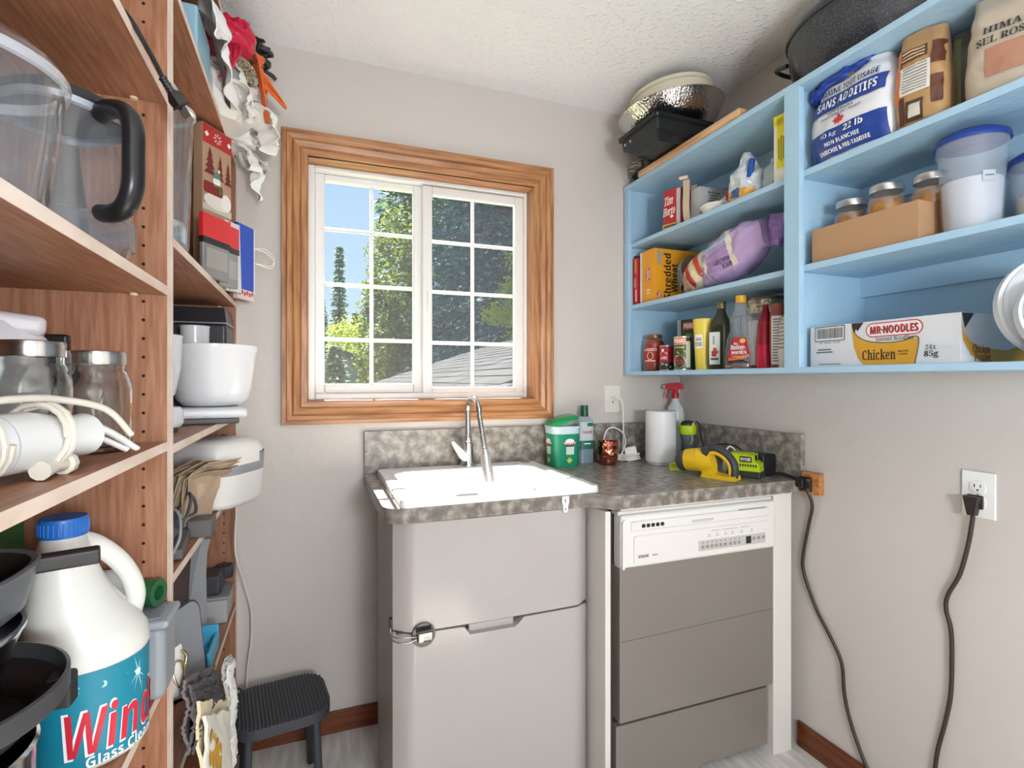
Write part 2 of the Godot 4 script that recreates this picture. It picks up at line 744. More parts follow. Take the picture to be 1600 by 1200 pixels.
func outside():
	var gy := -0.9
	struct("ground", G.new().span(-80, 80, gy - 0.3, gy, -140, -2.6), tri_mat(noise_tex(31, 0.03, 4, ["4b5a2c", "6b7a3c", "8b8350"], [0.2, 0.5, 0.8], 256), Vector3.ONE * 0.3, 0.9))
	var bark := mt("4a3c30", 0.9)
	var blue_green := leaf_mat("1f4c60", "2c5460")
	var dark := leaf_mat("27402c", "3c5a30")
	var autumn := leaf_mat("454e17", "505a18")
	var lime := leaf_mat("6f7d2c", "8c9436")
	var far_dark := leaf_mat("2c4838", "35553c")
	# big blue spruce
	tree("blue_spruce", "large blue-green spruce filling the right half of the window view", Vector3(4.9, gy, -12.6), trunk(13, 0.28), spruce(5, 14.5, 3.0, 74, 22, 24, 0.32), blue_green, bark)
	part("young_tips", spruce(6, 14.6, 3.12, 60, 18, 9, 0.26), leaf_mat("4c7f8e", "4a7078"), get_node("blue_spruce"), "", 0.0).set_meta("kind", "stuff")
	tree("dark_spruce", "tall dark conifer with ragged branches above the yellow-green tree", Vector3(3.75, gy, -19.0), trunk(17, 0.3), spruce(9, 17.5, 2.3, 60, 15, 14, 0.42), dark, bark)
	# broad leafy tree turning yellow
	var cr := G.new()
	cr.add(leaves(9000, 41, Vector3(0.1, 4.3, 0), Vector3(0.75, 2.3, 0.8), 0.055))
	cr.add(leaves(6500, 42, Vector3(-0.25, 3.0, 0.2), Vector3(0.62, 1.7, 0.7), 0.055))
	cr.add(leaves(6500, 43, Vector3(0.55, 2.9, 0.2), Vector3(0.6, 1.9, 0.7), 0.055))
	tree("leafy_tree", "broad yellow-green leafy tree in the middle of the window view", Vector3(1.85, gy, -13.6), trunk(4.5, 0.14), cr, autumn, bark)
	# bright branches close on the right
	var br := G.new()
	for b in [[0.0, 4.35, 0.0, 0.62, 0.5], [-0.25, 3.75, 0.1, 0.6, 0.42], [-0.55, 3.3, 0.1, 0.62, 0.3], [-0.05, 3.0, 0.0, 0.55, 0.42], [-0.3, 2.55, 0.1, 0.5, 0.3], [0.1, 2.2, 0.0, 0.45, 0.3], [0.3, 5.0, 0.0, 0.7, 0.5]]:
		br.add(leaves(1500, int(b[1] * 100), Vector3(b[0], b[1], b[2]), Vector3(b[3] * 0.8, b[4] * 0.75, 0.5), 0.045, 0.1))
	tree("birch_tree", "small tree with bright lime leaves at the right edge of the window view", Vector3(3.75, gy, -8.9), trunk(5.2, 0.07), br, lime, mt("b9b3a6", 0.8))
	# far conifers on the left
	var i := 0
	for s in [[1.95, -41.5, 12.2, 0.95, "slender far spruce with a pointed top standing clear against the sky"], [0.75, -45.0, 8.6, 1.2, "shorter far spruce at the left edge of the window, left of the pointed one"], [2.75, -36.0, 6.6, 1.1, "short far spruce just right of the pointed one"]]:
		tree("far_spruce", s[4], Vector3(s[0], gy, s[1]), trunk(s[2], 0.2), spruce(50 + i, s[2], s[3], 44, 12, 10, 0.34), far_dark, bark, "far conifers")
		i += 1
	tree("pale_shrub", "round pale-green bush in front of the far spruces", Vector3(1.5, gy, -25.5), trunk(2.6, 0.08), leaves(4200, 61, Vector3(0, 3.9, 0), Vector3(1.0, 1.15, 0.9), 0.07, 0.2), lime, bark)
	tree("dark_bush", "grey-green conifer bush beside the shed at the lower left pane", Vector3(0.62, gy, -15.4), trunk(1.6, 0.06), spruce(71, 3.2, 0.62, 26, 12, 10, 0.2), leaf_mat("55645a", "5a6a4a"), bark)
	# distant white building
	var wbm := mt("e8e6e0", 0.6)
	var far := thing("white_building", "low white building far behind the shed", "building", Vector3(4.2, gy, -52.0))
	part("wall", G.new().span(-5, 5, 0, 6.0, -3, 3), wbm, far)
	part("roof", G.new().prism(pv2([[-5.4, 6.0], [5.4, 6.0], [4.6, 7.1], [-4.6, 7.1]]), -3.2, 3.2), mt("f2f1ee", 0.5), far)
	# grey shed
	var shed := thing("shed", "grey garden shed with a low gable and lap siding", "shed", Vector3(0.75, gy, -19.2))
	var sm := mt("8f9a9a", 0.8)
	part("wall", G.new().prism(pv2([[-2.4, 0], [3.6, 0], [3.6, 1.75], [0.2, 3.0], [-2.4, 2.1]]), -4.0, 0.0), sm, shed)
	for k in 9:
		part("siding_board", G.new().prism(pv2([[-2.4, 0.2 * k], [3.6, 0.2 * k], [3.6, 0.2 * k + 0.185], [-2.4, 0.2 * k + 0.185]]), 0.0, 0.02), sm, shed)
	part("band", G.new().span(-2.42, 3.62, 1.84, 1.97, 0.0, 0.05), mt("6f7878", 0.7), shed)
	part("roof", G.new().prism(pv2([[-2.7, 2.05], [0.2, 3.06], [3.9, 1.7], [3.9, 1.82], [0.2, 3.2], [-2.7, 2.18]]), -4.2, 0.35), mt("55585a", 0.8), shed)
	# lower roof beside the window, shingle by shingle
	var roof := thing("lower_roof", "grey asphalt shingle roof rising to the right below the window", "roof", Vector3(0.45, 1.08, -2.3))
	var slope := atan(0.33)
	var deck := G.new().span(0.0, 2.75, -0.05, 0.0, -5.35, 0.0).rot(Vector3.BACK, rad_to_deg(slope))
	part("roof_deck", deck, dull(mt("2c2a2b", 0.9)), roof)
	var r := RandomNumberGenerator.new()
	r.seed = 77
	var sh := []
	for c in ["232527", "27292b", "202224", "2a2c2f"]:
		sh.append(dull(tri_mat(noise_tex(sh.size() + 80, 0.2, 3, [Color(c).darkened(0.18).to_html(false), c, Color(c).lightened(0.15).to_html(false)], [0.2, 0.5, 0.8], 128), Vector3.ONE * 2.2, 0.95)))
	var bx := to_mesh(G.new().span(0.0, 0.17, 0.0, 0.009, -0.307, 0.0))
	for c in 17:
		for k in 17:
			var o := MeshInstance3D.new()
			o.mesh = bx
			o.material_override = sh[r.randi() % 4]
			o.name = "shingle"
			roof.add_child(o, true)
			var s := c * 0.146
			o.rotation.z = slope - 0.03
			o.position = Vector3(s * cos(slope), s * sin(slope) + 0.008 + r.randf() * 0.003, -0.31 * k - (0.155 if c % 2 else 0.0))

# ---------- window ----------
func window_wall():
	# moulded casing, four mitred boards
	var casing := Node3D.new()
	casing.name = "trim_1"
	add_child(casing)
	casing.set_meta("kind", "structure")
	casing.set_meta("label", "moulded oak casing with mitred corners round the window")
	var prof := [[0.0, 0.0], [0.0, 0.012], [0.004, 0.016], [0.02, 0.017], [0.024, 0.013], [0.028, 0.017], [0.044, 0.022], [0.049, 0.018], [0.053, 0.024], [0.066, 0.027], [0.069, 0.022], [0.072, 0.022], [0.083, 0.022], [0.0835, 0.0]]
	# profile x from inner edge (0) to outer edge; here listed from the inner edge outwards
	var ix0 := -0.012
	var ix1 := 0.845
	var iy0 := 1.18
	var iy1 := 2.036
	for sd in 4:
		var g := G.new()
		for i in prof.size() - 1:
			var q := []
			for e in [[i, 0], [i, 1], [i + 1, 1], [i + 1, 0]]:
				var d: float = prof[e[0]][0]
				var z: float = -1.995 + prof[e[0]][1]
				var p: Vector3
				match sd:
					0: p = Vector3(ix0 - d if e[1] == 0 else ix1 + d, iy1 + d, z)
					1: p = Vector3(ix1 + d, iy1 + d if e[1] == 0 else iy0 - d, z)
					2: p = Vector3(ix1 + d if e[1] == 0 else ix0 - d, iy0 - d, z)
					3: p = Vector3(ix0 - d, iy0 - d if e[1] == 0 else iy1 + d, z)
				q.append(p)
			g.quad(q[0], q[1], q[2], q[3])
		part("casing_board", g, oak_h if sd % 2 == 0 else oak_v, casing, "", 25.0)
	var win := Node3D.new()
	win.name = "window_1"
	add_child(win)
	win.set_meta("kind", "structure")
	win.set_meta("label", "white vinyl sliding window with two grilled sashes")
	var zj0 := -2.145
	var zj1 := -1.985
	part("jamb", G.new().span(-0.024, -0.012, 1.168, 2.048, zj0, zj1), oak_v, win)
	part("jamb", G.new().span(0.847, 0.859, 1.168, 2.048, zj0, zj1), oak_v, win)
	part("jamb", G.new().span(-0.012, 0.847, 2.036, 2.048, zj0, zj1), oak_h, win)
	part("sill", G.new().span(-0.012, 0.847, 1.168, 1.18, zj0, zj1), oak_h, win)
	var pane_m: StandardMaterial3D = clear("f4fbff", 0.05, 0.0).duplicate()
	pane_m.metallic_specular = 0.12
	var vm := mt("e9e9e6", 0.35)
	part("frame", G.new().span(-0.012, 0.012, 1.18, 2.036, -2.14, -2.06, 0.004), vm, win)
	part("frame", G.new().span(0.832, 0.847, 1.18, 2.036, -2.14, -2.06, 0.004), vm, win)
	part("frame", G.new().span(0.012, 0.832, 2.02, 2.036, -2.14, -2.06, 0.004), vm, win)
	part("frame", G.new().span(0.012, 0.832, 1.18, 1.203, -2.14, -2.06, 0.004), vm, win)
	for s in [[0.012, 0.415, 0.046, 0.376, 1.203, 2.02, 1.238, 1.995, -2.125, -2.095, [1.405, 1.612, 1.818], 0.217], [0.408, 0.832, 0.445, 0.793, 1.2, 2.015, 1.224, 1.981, -2.094, -2.066, [1.4, 1.602, 1.801], 0.613]]:
		var sash := part("sash", G.new(), vm, win)
		var zf: float = s[9]
		var zk: float = s[8]
		var g := G.new()
		g.span(s[0], s[2], s[4], s[5], zk, zf, 0.004).span(s[3], s[1], s[4], s[5], zk, zf, 0.004)
		g.span(s[2], s[3], s[4], s[6], zk, zf, 0.004).span(s[2], s[3], s[7], s[5], zk, zf, 0.004)
		sash.mesh = to_mesh(g)
		var zm := (zf + zk) / 2
		for y in s[10]:
			part("muntin", G.new().span(s[2], s[3], y - 0.007, y + 0.007, zm - 0.005, zm + 0.005, 0.002), vm, sash)
		part("muntin", G.new().span(s[11] - 0.007, s[11] + 0.007, s[6], s[7], zm - 0.0045, zm + 0.0045, 0.002), vm, sash)
		part("pane", G.new().span(s[2], s[3], s[6], s[7], zm + 0.0075, zm + 0.0076), pane_m, sash)
	part("latch", G.new().span(0.424, 0.434, 1.52, 1.6, -2.066, -2.058, 0.003), vm, win)

# ---------- counter, sink, fridge, dishwasher ----------
func counter_area():
	var top := thing("countertop", "mottled grey-brown laminate countertop with rounded left corner and backsplash", "countertop")
	# outline seen from above, x and -z
	var out := [[0.178, 1.993], [0.178, 1.46]]
	for i in range(1, 7):
		var t := PI / 2 * i / 6
		out.append([0.238 - 0.06 * cos(t), 1.46 - 0.056 * sin(t)])
	out.append([0.745, 1.404])
	for i in range(1, 9):
		var t := float(i) / 8
		out.append([0.745 + 0.1 * t, 1.404 - 0.066 * smoothstep(0.0, 1.0, t)])
	out.append([1.568, 1.338])
	out.append([1.568, 1.993])
	# hole for the sink bowl
	var slab := G.new().prism(pv2(out), 0.874, 0.913).rot(Vector3.RIGHT, -90)
	var hole := [[0.235, 1.885], [0.795, 1.885], [0.795, 1.418], [0.235, 1.418]]
	slab = G.new()
	var a := out.duplicate()
	# bridge the hole into the outline so that it stays open
	var bridged := []
	for p in a:
		bridged.append(p)
		if p == a[0]:
			for h in [hole[0], hole[1], hole[2], hole[3], hole[0]]:
				bridged.append([h[0], h[1]])
			bridged.append([0.17801, 1.99299])
	slab = G.new().prism(pv2(bridged), 0.874, 0.914).rot(Vector3.RIGHT, -90)
	part("worktop", slab, stone_m, top)
	part("backsplash", G.new().span(0.178, 1.55, 0.914, 1.068, -1.994, -1.974, 0.002), stone_m, top)
	part("backsplash", G.new().span(1.55, 1.569, 0.914, 1.068, -1.994, -1.336, 0.002), stone_m, top)
	part("underside", G.new().span(0.85, 1.52, 0.868, 0.8738, -1.95, -1.345), mt("d8d3cb", 0.6), top)
	# sink
	var sk := thing("sink", "white glossy drop-in sink set into the counter", "sink", Vector3(0.5165, 0.914, -1.67))
	var sm := mt("f1f0ec", 0.16)
	var rim := func(w: float, d: float, cx: float, cz: float, y: float, r: float) -> PackedVector3Array:
		var o := PackedVector3Array()
		for p in rrect(w, d, r, 6, cx, cz):
			o.append(Vector3(p[0], y, p[1]))
		return o
	var rings := [rim.call(0.598, 0.533, 0, 0, 0.0005, 0.02), rim.call(0.598, 0.533, 0, 0, 0.016, 0.02), rim.call(0.592, 0.527, 0, 0, 0.021, 0.018), rim.call(0.55, 0.482, 0, 0, 0.022, 0.03), rim.call(0.51, 0.415, -0.004, 0.028, 0.021, 0.05), rim.call(0.502, 0.407, -0.004, 0.028, 0.015, 0.05), rim.call(0.49, 0.39, -0.004, 0.028, -0.06, 0.055), rim.call(0.46, 0.36, -0.004, 0.028, -0.16, 0.06), rim.call(0.4, 0.3, -0.004, 0.028, -0.18, 0.06), rim.call(0.05, 0.05, -0.004, 0.028, -0.187, 0.024)]
	part("basin", G.new().loft(rings, false), sm, sk)
	part("drain", G.new().lathe([[0.0, -0.186], [0.034, -0.186], [0.036, -0.183], [0.03, -0.181], [0.0, -0.184]], 24).at(-0.004, 0.0, 0.028), steel_m, sk)
	part("hole_cap", G.new().lathe([[0.0, 0.0215], [0.018, 0.0215], [0.02, 0.0235], [0.012, 0.026], [0.0, 0.026]], 24).at(0.255, 0, -0.225), mt("bdbcb8", 0.2, 0.6), sk)
	# faucet
	var ft := thing("faucet", "chrome gooseneck faucet with pull-down spring spout over the sink", "faucet", Vector3(0.542, 0.9365, -1.9))
	var chrome := mt("d9dadb", 0.1, 1.0)
	part("base", G.new().lathe([[0, 0], [0.03, 0], [0.03, 0.004], [0.024, 0.01], [0.0225, 0.05], [0.0225, 0.082], [0.02, 0.086], [0.0, 0.086]], 28), chrome, ft)
	part("collar", G.new().lathe([[0.0, 0.086], [0.0155, 0.086], [0.0175, 0.09], [0.0165, 0.105], [0.0125, 0.112], [0, 0.112]], 28), chrome, ft)
	var neck := []
	neck.append(Vector3(0, 0.105, 0))
	neck.append(Vector3(0, 0.16, 0))
	for i in 13:
		var t := PI * i / 12.0
		neck.append(Vector3(0.004 * (1 - cos(t)), 0.2 + 0.048 * sin(t), 0.058 * (1 - cos(t))))
	part("spout", G.new().tube(neck, 0.0115, 16), chrome, ft)
	var hose := [Vector3(0.008, 0.2, 0.116), Vector3(0.013, 0.14, 0.128), Vector3(0.02, 0.07, 0.145)]
	var spring := G.new()
	for i in 22:
		var p := Vector3(0.0085, 0.196, 0.117).lerp(Vector3(0.0195, 0.078, 0.1435), i / 21.0)
		var tor := []
		for k in 12:
			tor.append(p + Vector3(cos(TAU * k / 12) * 0.0085, 0, sin(TAU * k / 12) * 0.0085))
		spring.add(G.new().tube(tor, 0.0022, 5, true))
	part("spring", spring, mt("c4c5c6", 0.25, 1.0), ft)
	part("hose", G.new().tube(hose, 0.0075, 10), mt("8d8e90", 0.3, 1.0), ft)
	part("spray_head", G.new().tube([Vector3(0.02, 0.074, 0.1445), Vector3(0.021, 0.062, 0.147), Vector3(0.0215, 0.056, 0.148), Vector3(0.023, 0.02, 0.155), Vector3(0.026, -0.035, 0.167), Vector3(0.0265, -0.04, 0.168)], [0.012, 0.015, 0.018, 0.019, 0.0245, 0.0225], 20), mt("e3e4e4", 0.22, 0.85), ft)
	var lv := G.new().tube([Vector3(-0.012, 0.03, 0.014), Vector3(-0.026, 0.042, 0.02), Vector3(-0.045, 0.066, 0.026), Vector3(-0.062, 0.088, 0.03), Vector3(-0.066, 0.094, 0.031)], [0.02, 0.0205, 0.0145, 0.0095, 0.006], 14, false, 0.75)
	part("lever", lv, mt("f0f0ee", 0.12, 0.15), ft, "glossy pale lever")
	# small white tag hanging from the counter edge
	var tg := thing("hang_tag", "small white plastic tag hooked on the counter edge below the sink", "tag", Vector3(0.697, 0.914, -1.4025))
	var tp := [[-0.011, -0.003], [-0.0115, -0.02], [-0.008, -0.03], [-0.0075, -0.045], [-0.003, -0.05], [0.003, -0.05], [0.0075, -0.046], [0.008, -0.032], [0.0115, -0.02], [0.011, -0.003]]
	part("plate", G.new().prism(pv2(tp), 0.0, 0.0022), mt("eeeeec", 0.4), tg)
	part("mark", patch(0.004, 0.012, T(-0.001, -0.015, 0.0027)), mt("7d7d7d", 0.6), tg)
	part("mark", patch(0.004, 0.006, T(0.0, -0.04, 0.0027)), mt("6d6d6d", 0.6), tg)
	fridge()
	dishwasher()

func fridge():
	var f := thing("fridge", "pale grey compact fridge under the sink with a combination lock on its door", "fridge", Vector3(0.4955, 0.0, -1.41))
	var fm := mt("b3ada9", 0.13)
	bump(fm, noise_tex(37, 0.12, 3, [], [], 256), 0.012)
	fm.uv1_triplanar = true
	fm.uv1_scale = Vector3.ONE * 5.0
	var sidem := mt("968f89", 0.45)
	part("cabinet", G.new().span(-0.291, 0.291, 0.03, 0.72, -0.38, -0.048, 0.004).span(-0.291, -0.276, 0.72, 0.872, -0.38, -0.048, 0.002).span(0.276, 0.291, 0.72, 0.872, -0.38, -0.048, 0.002), sidem, f)
	# bowed door outline in plan
	var dz := func(x: float) -> float:
		var k := absf(x) / 0.2915
		return 0.004 - 0.006 * k * k - (0.034 * pow(maxf(0.0, (k - 0.84) / 0.16), 1.35))
	var door := func(y0: float, y1: float, notch: bool) -> G:
		var xs := []
		for i in 41:
			xs.append(-0.2915 + 0.583 * i / 40.0)
		# corner bevels are crisp
		var rings := []
		var cut := func(x: float) -> float:
			return 0.024 * smoothstep(-0.105, -0.09, x) * (1.0 - smoothstep(0.052, 0.067, x)) if notch else 0.0
		var g := G.new()
		for i in 40:
			var xa: float = xs[i]
			var xb: float = xs[i + 1]
			var za: float = dz.call(xa)
			var zb: float = dz.call(xb)
			var ca: float = y1 - cut.call(xa)
			var cb: float = y1 - cut.call(xb)
			g.quad(Vector3(xa, y0, za), Vector3(xb, y0, zb), Vector3(xb, cb, zb), Vector3(xa, ca, za))
			g.quad(Vector3(xa, ca, za), Vector3(xb, cb, zb), Vector3(xb, cb, -0.044), Vector3(xa, ca, -0.044))
			g.quad(Vector3(xa, y0, -0.044), Vector3(xb, y0, -0.044), Vector3(xb, y0, zb), Vector3(xa, y0, za))
		g.quad(Vector3(-0.2915, y0, -0.044), Vector3(-0.2915, y0, dz.call(-0.2915)), Vector3(-0.2915, y1, dz.call(-0.2915)), Vector3(-0.2915, y1, -0.044))
		g.quad(Vector3(0.2915, y0, dz.call(0.2915)), Vector3(0.2915, y0, -0.044), Vector3(0.2915, y1, -0.044), Vector3(0.2915, y1, dz.call(0.2915)))
		return g
	part("upper_door", door.call(0.583, 0.872, false), fm, f, "", 30.0)
	var ld := part("lower_door", door.call(0.05, 0.577, true), fm, f, "", 30.0)
	part("grip", G.new().span(-0.085, 0.05, 0.547, 0.572, -0.036, -0.018, 0.004), mt("beb8b2", 0.4), ld)
	part("gasket", G.new().span(-0.285, 0.285, 0.578, 0.582, -0.045, -0.012), mt("4a4541", 0.8), f)
	# lock with its cable
	var lk := thing("fridge_lock", "round black combination lock with a steel cable on the fridge door", "lock", Vector3(0.279, 0.575, -1.406))
	var blk := mt("2b2a29", 0.35)
	var dark := mt("575553", 0.25, 0.7)
	part("base_disc", G.new().lathe([[0, 0], [0.031, 0], [0.0325, 0.002], [0.0315, 0.0045], [0, 0.0045]], 32).rot(Vector3.RIGHT, 90), dark, lk)
	var bd := part("body", G.new().box(Vector3(0.002, 0.0, 0.0125), Vector3(0.04, 0.03, 0.015), 0.004, 2), mt("a5a29d", 0.22, 0.9), lk)
	part("hinge", G.new().tube([Vector3(-0.02, 0.013, 0.016), Vector3(0.022, 0.0155, 0.016)], 0.005, 10), blk, bd)
	for k in 3:
		part("dial", G.new().tube([Vector3(-0.0015 + 0.0062 * k, -0.001, 0.018), Vector3(0.0032 + 0.0062 * k, -0.001, 0.018)], 0.0045, 10), mt("d9d6d0", 0.4), bd)
	part("dial_frame", G.new().box(Vector3(0.007, -0.009, 0.0185), Vector3(0.022, 0.005, 0.004), 0.001), dark, bd)
	var cable := curve(vs([[-0.02, 0.0, 0.008], [-0.045, 0.003, 0.009], [-0.07, 0.002, 0.0], [-0.0795, -0.002, -0.03], [-0.081, 0.014, -0.046]]), 6)
	part("cable", G.new().tube(cable, 0.0016, 6), mt("b9b6b1", 0.3, 0.8), lk)
	part("cable", G.new().tube(curve(vs([[-0.02, -0.007, 0.008], [-0.045, -0.012, 0.009], [-0.07, -0.01, -0.001], [-0.0795, -0.008, -0.028], [-0.081, 0.01, -0.05]]), 6), 0.0016, 6), mt("b9b6b1", 0.3, 0.8), lk)
	part("anchor", G.new().box(Vector3(-0.078, 0.018, -0.052), Vector3(0.011, 0.034, 0.02), 0.003), blk, lk)
	# white side boards that carry the counter
	var bm := mt("dcd8d1", 0.5)
	solo("side_panel", G.new().span(0.8, 0.818, 0.0, 0.868, -1.94, -1.35, 0.001), bm, "narrow white board standing between the fridge and the dishwasher", "panel")
	solo("side_panel", G.new().span(1.442, 1.522, 0.0, 0.868, -1.94, -1.35, 0.001), bm, "wide white board closing the cupboard right of the dishwasher", "panel")

func dishwasher():
	var d := thing("dishwasher", "dishwasher with white control panel and taupe metal door", "dishwasher", Vector3(1.1385, 0.0, -1.345))
	var taupe := mt("89827b", 0.36, 0.25)
	var wp := mt("dedbd6", 0.4)
	part("tub", G.new().span(-0.296, 0.296, 0.02, 0.85, -0.55, -0.045), mt("4d4844", 0.7), d)
	var dr := part("door", G.new().span(-0.293, 0.295, 0.243, 0.7, -0.045, 0.0, 0.002), taupe, d)
	part("scratch", G.new().sheet(func(u: float, v: float) -> Vector3: return Vector3(lerpf(-0.29, 0.292, u), 0.482 + 0.012 * u + (v - 0.5) * 0.0022, 0.0006), 6, 1), mt("5f5954", 0.6), dr)
	part("scratch", G.new().sheet(func(u: float, v: float) -> Vector3: return Vector3(lerpf(-0.12, 0.0, u), 0.585 + 0.008 * u + (v - 0.5) * 0.001, 0.0006), 3, 1), mt("777069", 0.6), dr)
	part("kick_plate", G.new().span(-0.293, 0.295, 0.03, 0.222, -0.05, -0.02, 0.002), taupe, d)
	part("gap_shadow_strip", G.new().span(-0.29, 0.29, 0.222, 0.243, -0.05, -0.042), mt("2c2826", 0.9), d)
	# control panel: side profile pushed across, with bevelled ends
	var cp := part("control_panel", G.new(), wp, d)
	var g := G.new()
	g.box(Vector3(0.001, 0.778, -0.012), Vector3(0.592, 0.156, 0.05), 0.01, 2)
	g.box(Vector3(0.001, 0.858, -0.026), Vector3(0.592, 0.014, 0.04), 0.004, 2)
	g.prism(pv2([[-0.293, 0.7], [-0.285, 0.7], [-0.285, 0.846], [-0.293, 0.838]]), -0.03, 0.016)
	cp.mesh = to_mesh(g)
	# raised lower fascia, brow and the recess line between them
	part("fascia", G.new().prism(pv2(rrect(0.52, 0.082, 0.008, 4, 0.006, 0.752)), 0.012, 0.0165), wp, cp, "", 30.0)
	part("brow", G.new().box(Vector3(0.0, 0.823, 0.013), Vector3(0.53, 0.03, 0.012), 0.006, 2), wp, cp)
	for k in 5:
		part("vent_slot", G.new().prism(pv2(rrect(0.0125, 0.011, 0.003, 3, -0.2235 + 0.0165 * k, 0.823)), 0.0188, 0.0197), mt("1e1c1b", 0.6), cp)
	part("latch", G.new().box(Vector3(-0.008, 0.82, 0.02), Vector3(0.078, 0.007, 0.004), 0.0015), mt("c6c2bc", 0.4), cp)
	part("seam", G.new().span(0.135, 0.245, 0.8375, 0.8388, 0.0165, 0.0195), mt("6d6862", 0.6), cp)
	part("button_strip", G.new().prism(pv2(rrect(0.268, 0.032, 0.003, 3, 0.112, 0.74)), 0.0165, 0.0175), mt("bcb8b4", 0.45), cp)
	var bt := mt("8f8b87", 0.5)
	for k in 9:
		var x := -0.006 + 0.0173 * k + (0.004 if k > 5 else 0.0)
		part("button", G.new().span(x - 0.0055, x + 0.0055, 0.731, 0.741, 0.0175, 0.0183, 0.0004), bt, cp)
		part("indicator", G.new().span(x - 0.0015, x + 0.0015, 0.7475, 0.7505, 0.0175, 0.0181), mt("3a3735", 0.5), cp)
	for k in 3:
		part("button", G.new().span(0.191 + 0.02 * k, 0.203 + 0.02 * k, 0.737, 0.747, 0.0175, 0.0183, 0.0004), bt, cp)
	part("display", G.new().span(0.164, 0.185, 0.7285, 0.7515, 0.0175, 0.0187, 0.0005), mt("2a2827", 0.2), cp)
	for k in 6:
		var x: float = [0.018, 0.05, 0.083, 0.11, 0.147, 0.189][k]
		part("indicator", G.new().span(x - 0.0015, x + 0.0015, 0.771, 0.774, 0.0165, 0.017), mt("3a3735", 0.5), cp)
		part("caption", patch(0.014, 0.0016, T(x, 0.767, 0.0171)), mt("8a8682", 0.6), cp)
	for k in 3:
		part("caption", patch([0.035, 0.06, 0.035][k], 0.0018, T([0.044, 0.1, 0.16][k], 0.783, 0.0171)), mt("9a9692", 0.6), cp)
	txt(cp, "KENMORE", 0.036, 0.0085, mt("3d3a38", 0.5), T(-0.222, 0.733, 0.0172))
	part("caption", patch(0.02, 0.004, T(-0.182, 0.733, 0.0172)), mt("9a9692", 0.5), cp)

